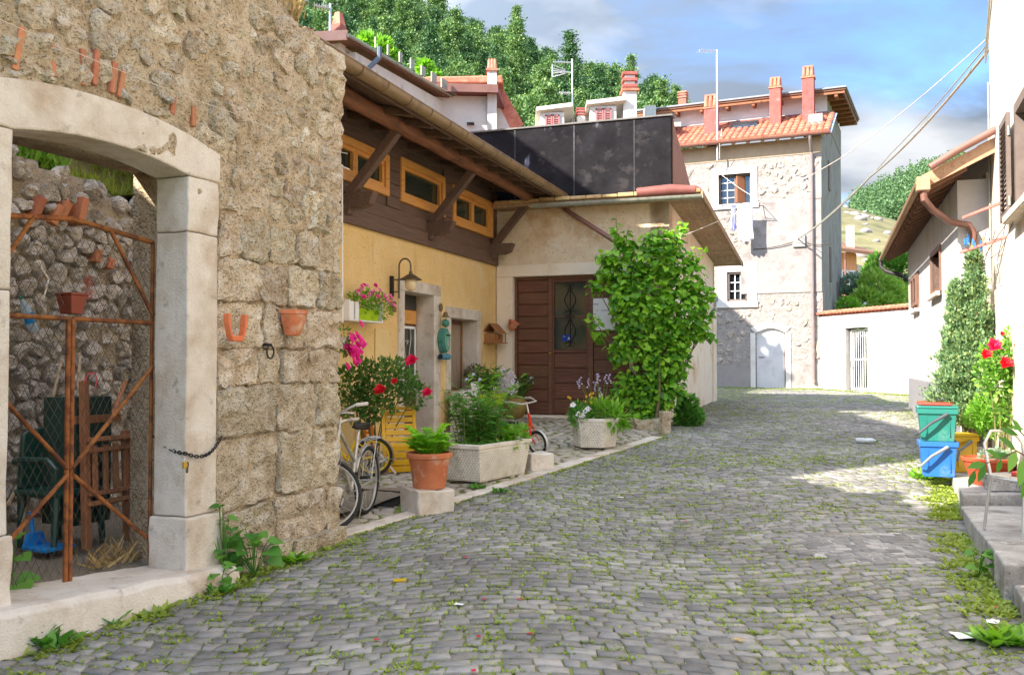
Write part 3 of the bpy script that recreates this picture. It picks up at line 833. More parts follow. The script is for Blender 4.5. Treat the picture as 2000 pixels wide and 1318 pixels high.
def arch_in(s): return 2.92 - .075 * abs((s + 2.62) / .69) ** 2.0
wall_stones()
def wall_bricks():
    for u, v, du, h in ((36, 95, 4, .26), (105, 120, 3, .18), (162, 132, 5, .22), (187, 132, 6, .22), (221, 152, 5, .20), (237, 164, 6, .18), (338, 205, 5, .13), (378, 228, 4, .14)):
        s, z = SW.hit(u, v, -.04)
        b = MB(); b.box(-.02, .02, -.05, .05, -h / 2, h / 2)
        o = b.build('brick', M_BRICK, sw, bevel=.004); o.location = (s, 0, z); o.rotation_euler = (0, rng.uniform(-.12, .2), 0)
wall_bricks()
def archway():
    def blk(name, s0, s1, y0, y1, z0, z1, amt=.008):
        b = MB(); b.box(s0, s1, y0, y1, z0, z1); o = b.build(name, M_PALESTONE, sw, bevel=.012, seg=2)
        roughen(o, amt, 5, subdiv=4); return o
    blk('jamb_block', -1.955, -1.585, -.075, .26, .10, .485, .012)
    blk('jamb_block', -1.93, -1.62, -.045, .25, .49, 2.455)
    blk('jamb_block', -1.93, -1.62, -.045, .25, 2.46, 2.845)
    blk('jamb_block', -3.66, -3.30, -.075, .26, .12, .60, .012)
    blk('jamb_block', -3.64, -3.31, -.045, .25, .605, 1.95)
    blk('jamb_block', -3.64, -3.31, -.045, .25, 1.955, 2.845)
    xs = np.linspace(-3.62, -1.61, 33)
    up = [(float(x), arch_out(x)) for x in xs]
    lo = [(float(x), arch_in(x) if -3.31 < x < -1.93 else 2.85) for x in xs]
    b = MB()
    for i in range(len(xs) - 1):
        for y0, y1, fl in ((-.05, -.05, 0),):
            pass
        b.hexa([(lo[i][0], -.05, lo[i][1]), (lo[i + 1][0], -.05, lo[i + 1][1]), (up[i + 1][0], -.05, up[i + 1][1]), (up[i][0], -.05, up[i][1])],
               [(lo[i][0], .26, lo[i][1]), (lo[i + 1][0], .26, lo[i + 1][1]), (up[i + 1][0], .26, up[i + 1][1]), (up[i][0], .26, up[i][1])])
    me = b.mesh('arch_stone')
    bm = bmesh.new(); bm.from_mesh(me); bmesh.ops.remove_doubles(bm, verts=bm.verts, dist=1e-4)
    # drop the internal walls between neighbouring wedges
    kill = [f for f in bm.faces if all(len(e.link_faces) > 2 for e in f.edges if abs(e.verts[0].co.x - e.verts[1].co.x) < 1e-3) and abs(f.normal.x) > .9]
    bmesh.ops.delete(bm, geom=kill, context='FACES'); bmesh.ops.recalc_face_normals(bm, faces=bm.faces); bm.to_mesh(me); bm.free()
    o = obj('arch_stone', me, M_PALESTONE, sw)
    bv = o.modifiers.new('bevel', 'BEVEL'); bv.width = .012; bv.segments = 2; bv.limit_method = 'ANGLE'; bv.angle_limit = R(40)
    # threshold
    b = MB(); n = 24; V = []
    ss = np.linspace(-4.6, -1.60, n)
    prof = [(.42, -.05), (.42, .10), (-.19, .115), (-.235, .085), (-.27, -.05)]
    rows = []
    for s in ss:
        h = np.interp(s, [-4.6, -3.5, -1.9, -1.6], [.14, .13, .015, .0])
        rows.append([(float(s), y + .012 * nz((s * 5, y, 2)), z + (float(h) if z > 0 else 0) + .016 * nz((s * 4, y * 5, 0))) for y, z in prof])
    k = len(prof)
    for r in rows: b.v += r
    for i in range(n - 1):
        for j in range(k): b.f.append((i * k + j, i * k + (j + 1) % k, (i + 1) * k + (j + 1) % k, (i + 1) * k + j))
    b.f.append(tuple(range(k))); b.f.append(tuple(reversed(range((n - 1) * k, n * k))))
    b.build('threshold', M_PALESTONE, sw, bevel=.01, seg=2)
archway()

# ------------------------------------------------------------------ yard behind the archway
def yard():
    V, F = [], []; n = 40
    for j in range(n):
        for i in range(n):
            s, y = -5 + i * 7.5 / (n - 1), .35 + j * 3.2 / (n - 1)
            V.append(tuple(SW.W(s, y, .12 + .03 * fbm((s, y, 0), 1.3) + .012 * fbm((s, y, 2), 9) + (.05 * max(0, y - 1.6)))))
    for j in range(n - 1):
        for i in range(n - 1): F.append((j * n + i, j * n + i + 1, (j + 1) * n + i + 1, (j + 1) * n + i))
    me = fast_mesh('yard_ground', V, F); me.shade_smooth(); obj('yard_ground', me, M_EARTH, kind='structure')
    rw = thing('rubble_wall', 'rough grey rubble wall inside the yard behind the rusty gate', 'wall', M=SW.M)
    y0 = 2.5
    top = lambda s: 3.35 + .22 * fbm((s, 0, 3), .9) + .1 * nz((s * 5, 1, 1)) - .12 * (s + 2)
    slab_from_mask('mortar_core', -4.6, .3, 0, 4.3, .06, lambda s, z: z < top(s), lambda s, z: y0 - .05 * fbm((s, z, .3), 2.6) - .03 * fbm((s, z, 4), 9, 3), y0 + .5, M_GREYMORTAR, rw)
    pts, z = [], .1
    while z < 4.1:
        s = -4.5 + rng.uniform(0, .2)
        while s < .2:
            pts.append((s + rng.uniform(-.06, .06), z + rng.uniform(-.05, .05))); s += rng.uniform(.12, .27)
        z += rng.uniform(.11, .18)
    for (px, pz), poly in zip(pts, voronoi(pts, (-4.6, .3, 0, 4.3))):
        if len(poly) < 3 or pz > top(px) + .05 or pz > 3.9 or px < -1.95 or rng.random() < .12: continue
        me = stone_mesh('stone', poly, rng.uniform(.05, .11), shrink=rng.uniform(.006, .03), n=12, rough=.035, w=.22, rounds=2, rings=(1, .9, .7, .38))
        o = obj('stone', me, M_GREYSTONE, rw); o.location = (0, y0, 0)
    for u, v, h in ((125, 412, .2), (110, 420, .2), (160, 412, .26), (75, 405, .2), (215, 515, .1), (190, 500, .12)):
        s, zz = SW.hit(u, v, y0 - .1)
        b = MB(); b.box(-.035, .035, -.08, .1, -h / 2, h / 2); o = b.build('brick', M_BRICK, rw, bevel=.005)
        o.location = (s, y0 - .05, zz); o.rotation_euler = (0, rng.uniform(-.3, .5), 0)
    # grassy bank on top
    V, F = [], []; n = 26
    for j in range(n):
        for i in range(n):
            s, y = -5.5 + i * 9 / (n - 1), y0 + .1 + j * 5 / (n - 1)
            V.append(tuple(SW.W(s, y, 3.05 + .55 * (y - y0) + .25 * fbm((s, y, 0), .7) + .08 * fbm((s, y, 1), 3))))
    for j in range(n - 1):
        for i in range(n - 1): F.append((j * n + i, j * n + i + 1, (j + 1) * n + i + 1, (j + 1) * n + i))
    me = fast_mesh('earth_bank', V, F); me.shade_smooth(); obj('earth_bank', me, M_GRASSBANK, kind='structure')
    P, D, U, Z = [], [], [], []
    for _ in range(1500):
        s, y = rng.uniform(-4.6, 1.2), y0 + .1 + abs(rng.gauss(0, .7))
        p = SW.W(s, y, 3.08 + .55 * (y - y0) + .25 * fbm((s, y, 0), .7))
        for _k in range(3):
            P.append((p.x + rng.uniform(-.04, .04), p.y + rng.uniform(-.04, .04), p.z)); D.append((rng.gauss(0, .35), rng.gauss(0, .35), 1)); U.append((rng.gauss(0, 1), rng.gauss(0, 1), .1)); Z.append(rng.uniform(.06, .18))
    leaves('bank_grass', 'blade', P, D, U, Z, L_WEED, kind='stuff', label='short grass on the bank above the rubble wall', cat='grass')
    P, D, U, Z = [], [], [], []
    for u, v in ((60, 275), (75, 280), (50, 282), (95, 300)):
        s, zz = SW.hit(u, v, y0 + .3)
        for _ in range(90):
            p = SW.W(s + rng.gauss(0, .06), y0 + .3 + rng.gauss(0, .06), zz - .15); P.append(tuple(p)); D.append((rng.gauss(0, .4), rng.gauss(0, .4), 1)); U.append((rng.gauss(0, 1), rng.gauss(0, 1), .1)); Z.append(rng.uniform(.15, .32))
    leaves('green_grass', 'blade', P, D, U, Z, L_LIGHT, kind='stuff', label='tuft of bright green grass above the rubble wall', cat='grass')
yard()

# ------------------------------------------------------------------ rusty gate
def gate():
    g = thing('gate', 'rusty tube framed double gate with chain link mesh in the archway', 'gate', M=SW.M)
    Y = .30
    H = lambda u, v: (lambda q: Vector((q[0], Y, q[1])))(SW.hit(u, v, Y))
    zb, zm, zt = .16, 1.83, 2.42
    sr, sc, sl = H(296, 700).x, H(137, 700).x, -3.27
    def t(name, p, q, r=.014, par=g): return MB().tube([p, q], r, 10).build(name, M_RUST, par, smooth=True)
    for s0, s1 in ((sc + .017, sr), (sl, sc - .017)):
        inn = s0 if s0 > sc else s1; out = s1 if s0 > sc else s0
        zo = 2.40
        t('post', (inn, Y, zb - .04), (inn, Y, zm), .016); t('post', (out, Y, zb), (out, Y, zo + .0), .013)
        t('top_rail', (inn - (.02 if inn > sc else -.02), Y, 2.47), (out, Y, zo), .017)
        t('mid_rail', (s0, Y, zm), (s1, Y, zm), .016)
        t('brace', (out, Y - .01, zm + .05), (inn + (out - inn) * .42, Y - .01, 2.44), .014)
        t('brace', (inn, Y - .01, .88), (out, Y - .01, 1.52), .014)
        t('brace', (inn, Y - .01, .84), (out, Y - .01, .30), .014)
        # chain link
        b = MB(); step = .062; zt2 = 2.36
        n = int((s1 - s0 + zt2 - zb) / step) + 2
        for sg in (1, -1):
            for k in range(n):
                c0 = k * step
                # line x = s0 + c - (z - zb) or mirrored
                pts = []
                for z in np.arange(zb + .05, zt2 + .01, .031):
                    x = c0 - (z - zb) * .62
                    if 0 <= x <= s1 - s0:
                        xx = s0 + x if sg > 0 else s1 - x
                        wob = .02 * nz((xx * 3, z * 3, 5)) * (1 + 1.5 * max(0, .8 - z))
                        pts.append((xx + wob, Y + .025 + .012 * nz((xx * 2, z * 2, 0)), z + wob * .5))
                if len(pts) > 1: b.tube(pts, .0017, 3, cap=False)
        b.build('wire_mesh', M_WIRE, g)
    # chain and padlock hang from gate to wall: things of their own
    c = thing('chain', 'iron chain looped from the rusty gate across the stone jamb', 'chain', M=SW.M)
    a, m_, e = Vector((sr + .0, Y - .03, SW.hit(296, 852, Y)[1])), Vector((-1.80, -.08, SW.hit(362, 895, -.08)[1])), Vector((-1.605, -.07, SW.hit(412, 855, -.07)[1]))
    corner = Vector((-1.945, -.06, SW.hit(345, 888, -.06)[1]))
    path = []
    for p, q, sag, k in ((a, corner, .03, 12), (corner, m_, .01, 6), (m_, e, .03, 11)):
        for i in range(k):
            tt = i / k; v = p.lerp(q, tt); v.z -= sag * math.sin(math.pi * tt); path.append(v)
    path.append(e)
    for i in range(len(path) - 1):
        p, q = path[i], path[i + 1]; d = (q - p); ln = d.length * .72; d.normalize()
        up = Vector((0, 0, 1)) if i % 2 else Vector((d.y, -d.x, 0)); sd2 = up - d * up.dot(d); sd2.normalize(); mid = (p + q) / 2
        MB().tube([mid + d * ln * math.cos(t_) + sd2 * .011 * math.sin(t_) for t_ in np.linspace(0, 2 * math.pi, 11)[:-1]], .0042, 5, closed=True).build('link', M_BLACKIRON, c, smooth=True)
    pl = thing('padlock', 'small brass padlock hanging from the chain on the jamb', 'padlock', M=SW.M)
    px, pz = SW.hit(360, 907, -.1)
    b = MB(); b.box(px - .018, px + .014, -.115, -.095, pz - .025, pz + .02); b.build('body', mat('brass', [S(190, 150, 50), S(206, 170, 70)], bump=.05, metal=.6, rough=.4), pl, bevel=.004)
    MB().tube([(px - .012 + .011 * (1 - math.cos(t_)), -.105, pz + .018 + .022 * math.sin(t_)) for t_ in np.linspace(0, math.pi, 8)], .0035, 6).build('shackle', M_STEEL, pl, smooth=True)
    for k in range(2):
        MB().tube([(px + .03 + .008 * math.cos(t_), -.1 + (.004 * k), pz - .005 - .034 * k + .02 * math.sin(t_)) for t_ in np.linspace(0, 2 * math.pi, 11)[:-1]], .004, 5, closed=True).build('link', M_BLACKIRON, pl, smooth=True)
gate()

# ------------------------------------------------------------------ yellow house
YEND = 6.04
def plank(s0, s1, y0, y1, z0, z1, name, m, par):
    b = MB(); b.box(s0, s1, y0, y1, z0, z1); return b.build(name, m, par, bevel=.006)
def yellow_house():
    h = thing('yellow_house', 'yellow rendered house with dark timber upper storey and overhanging eaves', 'house', M=YW.M)
    PZ = 3.43
    d0, d1, dt = 1.93, 3.05, 2.66            # door opening (clear)
    w0, w1, wb, wt = 3.75, 5.0, 1.05, 2.33
    holes = [(d0, d1, -.3, dt), (w0, w1, wb, wt)]
    b = wall_mesh(MB(), -3.3, YEND, -.3, PZ + .02, 0, .45, holes); b.build('wall', M_YELLOW, h)
    # stone surrounds, proud of the render
    def st(n, *a, amt=.006):
        bb = MB(); bb.box(*a); o = bb.build(n, M_PALESTONE, h, bevel=.008); return o
    st('door_lintel', 1.72, 3.32, -.03, .30, dt - .008, dt + .17)
    st('door_jamb', 1.74, d0 + .008, -.03, .30, .2, dt - .009); st('door_jamb', d1 - .008, 3.30, -.03, .30, .3, dt - .002)
    st('door_step', 1.70, 3.34, -.22, .3, .1, .385)
    st('window_lintel', 3.56, 5.17, -.03, .27, wt - .008, wt + .18)
    st('window_jamb', 3.58, w0 + .008, -.03, .27, wb, wt - .009); st('window_jamb', w1 - .008, 5.16, -.03, .27, wb, wt - .009)
    st('window_sill', 3.50, 5.22, -.12, .30, wb - .1, wb - .002)
    # front door, set back
    fd = MB().box(d0, d1, .31, .36, .39, dt).build('door', M_DOORWOOD, h)
    MB().box(d0 + .05, d1 - .03, .285, .309, 2.18, 2.40).build('door_rail', M_ORANGEWOOD, fd, bevel=.004)
    MB().box(d0 + .03, d1 - .03, .292, .309, 2.42, 2.64).build('transom_pane', M_GLASS, fd)
    MB().box(d0 + .12, d1 - .10, .292, .309, 1.10, 2.10).build('door_pane', M_GLASSGREEN, fd)
    b = MB()
    for x0, x1, z0, z1 in ((d0 + .08, d0 + .12, 1.06, 2.14), (d1 - .10, d1 - .06, 1.06, 2.14), (d0 + .08, d1 - .06, 2.10, 2.14), (d0 + .08, d1 - .06, 1.06, 1.10)):
        b.box(x0, x1, .28, .308, z0, z1)
    b.build('pane_frame', M_WHITE, fd)
    b = MB()
    for k in range(4):
        x = d0 + .22 + .2 * k
        pts = [(x + .035 * math.sin((z - 1.1) * 9) * (1 if k % 2 else -1), .275, z) for z in np.linspace(1.1, 2.1, 30)]
        b.tube(pts, .008, 5)
    for x in (d0 + .32, d0 + .72):
        for z in (1.32, 1.88):
            for sg in (-1, 1):
                b.tube([(x + sg * (.03 + .03 * math.cos(t)), .272, z + .03 * math.sin(t)) for t in np.linspace(0, 5, 10)], .007, 5)
    b.build('door_grille', M_OLDSTEEL, fd, smooth=True)
    # lower window with wooden shutter leaf
    ws = MB().box(w0 + .01, w1 - .01, .28, .34, wb, wt - .01).build('window', M_BROWNPIPE, h)
    for k in range(5):
        x = w0 + .06 + .22 * k
        plank(x, x + .212, .265, .282, wb + .04, wt - .09, 'board', mat('grey_board', [S(150, 130, 110), S(166, 148, 128), S(134, 114, 96)], scale=6, wood=(6, 6, .4), bump=.25, rnd=.06), ws)
    MB().box(w1 - .14, w1 - .06, .255, .28, wb, wt - .05).build('frame_post', M_RAFTER, ws)
    # timber upper storey: boards, each one its own
    zz = [3.43, 3.66, 3.86, 4.04, 4.22, 4.42, 4.62, 4.82, 5.02]
    wins = [(-.55, 1.31, 4.04, 4.57), (1.79, 3.38, 4.04, 4.64), (3.82, 5.69, 3.98, 4.585)]
    core = MB(); wall_mesh(core, -3.3, YEND - .02, PZ + .02, 5.0, .0, .4, [(a, b_, c, d) for a, b_, c, d in wins]); core.build('upper_wall', M_DARKWOOD, h)
    for i in range(len(zz) - 1):
        a, b_ = zz[i] + .004, zz[i + 1] - .004
        y = -.035 - (.03 if i == 0 else 0)
        segs = [(-3.28, YEND - .025)]
        for w in wins:
            if a < w[3] + .02 and b_ > w[2] - .02:
                ns = []
                for s0, s1 in segs:
                    if s0 < w[0] < s1: ns += [(s0, w[0] - .03), (w[1] + .03, s1)]
                    else: ns.append((s0, s1))
                segs = ns
        for s0, s1 in segs: plank(s0, s1, y, -.002, a, b_, 'plank', M_DARKWOOD, h)
    # windows
    def win(a, b_, c, d, sash):
        f = MB()
        t = .075
        for x0, x1, z0, z1 in ((a - .04, b_ + .04, d - t, d + .04), (a - .04, b_ + .04, c - .04, c + t), (a - .04, a + t, c + t, d - t), (b_ - t, b_ + .04, c + t, d - t)):
            f.box(x0, x1, -.065, .06, z0, z1)
        fo = f.build('window', M_ORANGEWOOD, h, bevel=.006)
        MB().box(a + t, b_ - t, .035, .05, c + t, d - t).build('pane', M_GLASSGREEN, fo)
        if sash:
            mid = (a + b_) / 2
            g = MB(); k = .06
            for x0, x1 in ((a + t, mid - .004), (mid + .004, b_ - t)):
                g.box(x0, x0 + k, -.03, .03, c + t, d - t); g.box(x1 - k, x1, -.03, .03, c + t, d - t); g.box(x0 + k, x1 - k, -.03, .03, d - t - k, d - t); g.box(x0 + k, x1 - k, -.03, .03, c + t, c + t + k)
            g.build('sash', M_ORANGEWOOD, fo, bevel=.004)
        else:
            g = MB(); k = .05
            x0, x1 = a + t, b_ - t
            g.box(x0, x0 + k, -.03, .03, c + t, d - t); g.box(x1 - k, x1, -.03, .03, c + t, d - t); g.box(x0 + k, x1 - k, -.03, .03, d - t - k, d - t); g.box(x0 + k, x1 - k, -.03, .03, c + t, c + t + k)
            g.build('sash', M_ORANGEWOOD, fo, bevel=.004)
    win(*wins[0], True); win(*wins[1], False); win(*wins[2], True)
    # brackets: corbel block + diagonal strut
    for s in (.08, 2.78, 5.68):
        c = MB(); yb = -.48
        c.prism([(-.50, 3.80), (-.44, 3.66), (-.30, 3.61), (-.16, 3.62), (-.12, 3.54), (-.02, 3.52), (-.02, 3.82), (-.50, 3.82)], s - .075, s + .075, 'x')
        c.build('corbel', M_DARKWOOD, h, bevel=.01)
        MB().bar((s, -.10, 3.80), (s, -.80, 4.60), .12, .13).build('strut', M_DARKWOOD, h, bevel=.012)
    # log purlin
    n = 40; pts, rs = [], []
    for i in range(n):
        s = -3.5 + i * (5.93 + 3.5) / (n - 1); pts.append((s, -.80 + .015 * nz((s, 0, 0), 1.2), 4.70 + .02 * nz((s, 3, 0), 1.0))); rs.append(.105 + .012 * nz((s, 9, 1), 1.6))
    MB().tube(pts, rs, 14).build('log_beam', M_LOG, h, smooth=True)
    # roof: boarding under, tiles over, fascia, gutter
    sl = math.tan(R(20)); rz = lambda y, o=0: 4.70 + (y + 1.33) * sl * .55 + o
    a, e = -3.6, 5.97
    MB().hexa([(a, -1.30, rz(-1.30, .01)), (e, -1.30, rz(-1.30, .01)), (e, .5, rz(.5, .01)), (a, .5, rz(.5, .01))], [(a, -1.30, rz(-1.30, .05)), (e, -1.30, rz(-1.30, .05)), (e, .5, rz(.5, .05)), (a, .5, rz(.5, .05))]).build('roof_boards', M_DARKWOOD, h)
    sy = 3.6
    MB().hexa([(a, -1.36, rz(-1.36, .055)), (e, -1.36, rz(-1.36, .055)), (e, sy, rz(sy, .055) + .6), (a, sy, rz(sy, .055) + .6)], [(a, -1.36, rz(-1.36, .10)), (e, -1.36, rz(-1.36, .10)), (e, sy, rz(sy, .10) + .6), (a, sy, rz(sy, .10) + .6)]).build('roof', M_PINKTILE, h)
    MB().box(a, e, -1.335, -1.30, 4.63, 4.75).build('fascia', M_DARKWOOD, h)
    MB().box(-3.3, YEND - .02, 3.3, 3.6, 0, 6.2).build('back_wall', M_BEIGE, h)
    for k in range(11):
        s = -.45 + .62 * k
        MB().bar((s, -1.28, rz(-1.28, -.045)), (s, .0, rz(0, -.045)), .07, .09).build('rafter', M_DARKWOOD, h)
    b = MB(); prof = []; r = .095
    ss = np.linspace(-3.65, 5.92, 24)
    gy, gzv = -1.40, 4.73
    for s in ss:
        for k in range(9):
            t = math.pi * (1 + k / 8); b.v.append((float(s), gy + r * math.cos(t), gzv + r * math.sin(t)))
        for k in range(9):
            t = math.pi * (2 - k / 8); b.v.append((float(s), gy + (r - .008) * math.cos(t), gzv + (r - .008) * math.sin(t)))
    for i in range(len(ss) - 1):
        for k in range(18): b.f.append((i * 18 + k, i * 18 + (k + 1) % 18, (i + 1) * 18 + (k + 1) % 18, (i + 1) * 18 + k))
    b.f.append(tuple(range(9))); b.f.append(tuple(range((len(ss) - 1) * 18, (len(ss) - 1) * 18 + 9)))
    gt = b.build('gutter', M_GUTTER, h, smooth=True)
    MB().tube([(-3.65, gy - r, gzv + .004), (5.92, gy - r, gzv + .004)], .010, 6).build('gutter_bead', M_GUTTER, gt, smooth=True)
    for k in range(16):
        s = -3.3 + .6 * k
        MB().tube([(s, gy + (r + .006) * math.cos(t), gzv + (r + .006) * math.sin(t)) for t in np.linspace(math.pi * .97, 2 * math.pi, 12)], .008, 5).build('gutter_bracket', M_GUTTER, gt, smooth=True)
    # downpipe: elbow, then long diagonal to the garage corner
    p0 = Vector((5.84, gy, gzv - .08)); g1 = YW.loc(at(1205, 474, 16.7))
    pts = [p0, p0 + Vector((.0, 0, -.06)), p0 + Vector((.05, 0, -.13)), p0 + Vector((.13, -.02, -.18)), p0.lerp(g1, .2), g1]
    pts[4] = (p0 + Vector((.13, -.02, -.18))).lerp(g1, .3)
    MB().tube(pts, .045, 10).build('downpipe', M_BROWNPIPE, h, smooth=True)
    return h
yellow_house()

# ------------------------------------------------------------------ garage
def garage():
    h = thing('garage', 'beige rendered garage with wide timber door and black felted parapet', 'garage', M=GF.M)
    D0, D1, DT = .35, 2.66, 3.22
    x1 = 3.40
    b = wall_mesh(MB(), -.5, x1, 0, 4.52, 0, .35, [(D0 + .0, D1, -.5, DT)]); b.build('front_wall', M_BEIGE, h)
    def st(n, *a): return MB().box(*a).build(n, M_SMOOTHBEIGE, h, bevel=.008)
    st('lintel', .03, 3.0, -.03, .2, DT - .008, DT + .22)
    st('jamb', .03, D0 + .008, -.035, .2, .2, DT - .009); st('jamb', D1 - .008, 2.98, -.035, .2, .1, DT - .002)
    st('threshold', D0 - .1, D1 + .1, -.05, .2, .3, .545)
    # corner pier
    MB().box(3.02, x1 + .02, -.045, .3, 0, 1.1).build('corner_pier', M_SMOOTHBEIGE, h, bevel=.01)
    # door: frame, three leaves
    fr = MB()
    for a in ((D0, D0 + .06), (1.04, 1.12), (1.83, 1.93), (D1 - .06, D1)): fr.box(a[0], a[1], .10, .20, .56, DT)
    fr.box(D0, D1, .11, .20, DT - .07, DT - .001)
    door = fr.build('door', M_DOORWOOD, h, bevel=.005)
    MB().box(D0 + .01, D1 - .01, .192, .30, .40, DT - .002).build('door_back', M_DOORWOOD, door)
    def leaf(a, b_, z0, z1, n):
        zs = np.linspace(z0, z1, n + 1)
        for i in range(n):
            o = MB().box(a + .004, b_ - .004, .135 + rng.uniform(-.004, .004), .19, zs[i] + .005, zs[i + 1] - .005).build('board', M_DOORWOOD, door, bevel=.008)
    leaf(D0 + .06, 1.04, .56, DT - .07, 11); leaf(1.93, D1 - .06, .56, DT - .07, 10)
    leaf(1.15, 1.80, .56, 1.74, 4)
    f2 = MB()
    for a in ((1.12, 1.16, .56, DT - .07), (1.79, 1.83, .56, DT - .07), (1.16, 1.79, 1.74, 1.80), (1.16, 1.79, DT - .13, DT - .07)): f2.box(a[0], a[1], .115, .19, a[2], a[3])
    f2.build('leaf_frame', M_DOORWOOD, door, bevel=.004)
    MB().box(1.165, 1.785, .15, .16, 1.805, DT - .135).build('pane', M_GLASSGREEN, door)
    MB().box(1.165, 1.785, .135, .149, 2.42, 2.44).build('glazing_bar', M_DOORWOOD, door)
    gr = MB(); cx = 1.47
    gr.tube([(cx, .13, 1.9), (cx, .13, 3.05)], .009, 6)
    for zc in (2.15, 2.75):
        for sg in (-1, 1):
            gr.tube([(cx + sg * (.02 + .09 * math.sin(t) ** 2), .128, zc - .22 + .44 * t / math.pi) for t in np.linspace(0, math.pi, 14)], .009, 6)
            for zz in (zc - .25, zc + .25):
                gr.tube([(cx + sg * (.05 + .04 * math.cos(t)), .128, zz + .04 * math.sin(t)) for t in np.linspace(0, 5.2, 12)], .008, 6)
    gr.build('iron_scroll', M_BLACKIRON, door, smooth=True)
    MB().lathe([(0, 0), (.022, .01), (.026, .03), (.015, .045), (0, .047)], 12, (1.085, .10, 1.73), Matrix.Rotation(R(90), 3, 'X')).build('door_knob', mat('brass', [S(190, 150, 50), S(206, 170, 70)], bump=.05, metal=.6, rough=.4), door, smooth=True)
    # eaves over the front: tiles edge, gutter
    MB().box(.1, 3.95, -.42, .25, 4.50, 4.56).build('eave_board', M_SOFFIT, h)
    k = 0
    for s in np.arange(.15, 3.9, .30):
        MB().box(s, s + .29, -.50, .1, 4.563, 4.563 + rng.uniform(.05, .075)).build('eave_tile', mat('old_tile', [S(176, 140, 92), S(196, 164, 116), S(150, 116, 78)], scale=6, rnd=.15, bump=.4), h, bevel=.01)
    b = MB(); r = .07
    ss = np.linspace(.9, 4.08, 12)
    for s in ss:
        for j in range(8):
            t = math.pi * (1 + j / 7); b.v.append((float(s), -.56 + r * math.cos(t), 4.50 + r * math.sin(t)))
        for j in range(8):
            t = math.pi * (2 - j / 7); b.v.append((float(s), -.56 + (r - .007) * math.cos(t), 4.50 + (r - .007) * math.sin(t)))
    for i in range(len(ss) - 1):
        for j in range(16): b.f.append((i * 16 + j, i * 16 + (j + 1) % 16, (i + 1) * 16 + (j + 1) % 16, (i + 1) * 16 + j))
    b.build('gutter', M_GREYPIPE, h, smooth=True)
    # side wall in front's frame: x = x1 plane running back
    dep = 6.72
    zb = lambda y: 4.47 - .065 * y
    b = MB(); b.hexa([(x1 - .35, 0, 0), (x1, 0, 0), (x1, 0, 4.5), (x1 - .35, 0, 4.5)], [(x1 - .35, dep, 0), (x1, dep, 0), (x1, dep, zb(dep)), (x1 - .35, dep, zb(dep))])
    b.build('side_wall', M_SMOOTHBEIGE, h)
    MB().box(x1 - .01, x1 + .05, dep - .55, dep + .02, 0, 2.85).build('corner_pilaster', M_SMOOTHBEIGE, h, bevel=.01)
    MB().hexa([(-3, dep - .3, 0), (x1, dep - .3, 0), (x1, dep - .3, zb(dep)), (-3, dep - .3, zb(dep))], [(-3, dep, 0), (x1, dep, 0), (x1, dep, zb(dep)), (-3, dep, zb(dep))]).build('back_wall', M_BEIGE, h)
    # overhanging boarded soffit on the side
    ov = .68; n = 26
    for i in range(n):
        y0, y1 = -.45 + i * (dep + 1.0) / n, -.45 + (i + 1) * (dep + 1.0) / n - .008
        MB().hexa([(x1 - .3, y0, zb(y0) + .03), (x1 + ov, y0, zb(y0) + .03), (x1 + ov, y1, zb(y1) + .03), (x1 - .3, y1, zb(y1) + .03)],
                  [(x1 - .3, y0, zb(y0) + .06), (x1 + ov, y0, zb(y0) + .06), (x1 + ov, y1, zb(y1) + .06), (x1 - .3, y1, zb(y1) + .06)]).build('soffit_board', M_SOFFIT, h)
    for i in range(22):
        y0 = -.5 + i * .36; y1 = y0 + .38
        # verge tiles along the edge
        pts = [(x1 + ov - .12 + .10 * math.cos(t), math.sin(t) * .09) for t in np.linspace(0, math.pi, 7)]
        bb = MB()
        for y in (y0, y1):
            for x, zz in pts: bb.v.append((x, y, zb(y) + .065 + zz + (.012 if y == y0 else 0)))
        for j in range(6): bb.f.append((j, j + 1, j + 8, j + 7))
        bb.f.append((0, 1, 2, 3, 4, 5, 6)); bb.f.append((7, 8, 9, 10, 11, 12, 13))
        bb.build('verge_tile', M_REDFLASH if i < 3 else M_PINKTILE, h, smooth=True)
    MB().bar((x1 + ov - .02, -.5, zb(-.5) + .04), (x1 + ov - .02, dep + .55, zb(dep + .55) + .04), .03, .10).build('verge_board', M_SOFFIT, h)
    e = dep + .55
    MB().hexa([(-2, -.4, zb(-.4) + .062), (x1 + ov - .2, -.4, zb(-.4) + .062), (x1 + ov - .2, e, zb(e) + .062), (-2, e, zb(e) + .062)], [(-2, -.4, zb(-.4) + .10), (x1 + ov - .2, -.4, zb(-.4) + .10), (x1 + ov - .2, e, zb(e) + .10), (-2, e, zb(e) + .10)]).build('roof', M_PINKTILE, h)
    MB().lathe([(.09, 0), (.09, .02), (.06, .05)], 8, (0, 0, 0))
    fl = MB(); fl.tube([(2.9, -.45, 4.62), (3.5, -.45, 4.64), (3.95, -.44, 4.61)], [.09, .10, .08], 10); fl.build('corner_flashing', M_REDFLASH, h, smooth=True)
    # black felted parapet and its brown sheet flank
    zt = 6.12; py = .10
    MB().box(-4.2, x1 + .02, py, py + .18, 4.56, zt).build('parapet', M_TAR, h)
    # felt sheets: laps between widths
    for s in (-.9, .35, 1.55, 2.72):
        MB().box(s, s + .03, py - .006, py - .001, 4.64, zt - .02).build('felt_lap', mat('felt_lap', [S(24, 24, 28), S(40, 40, 45), S(104, 107, 118)], scale=3, det=8, bump=.3, rough=.45, stretch=(1, 1, .4)), h)
    MB().box(-4.2, x1 + .01, py - .055, py - .001, 4.575, 4.66).build('parapet_foot', M_TAR, h, bevel=.02)
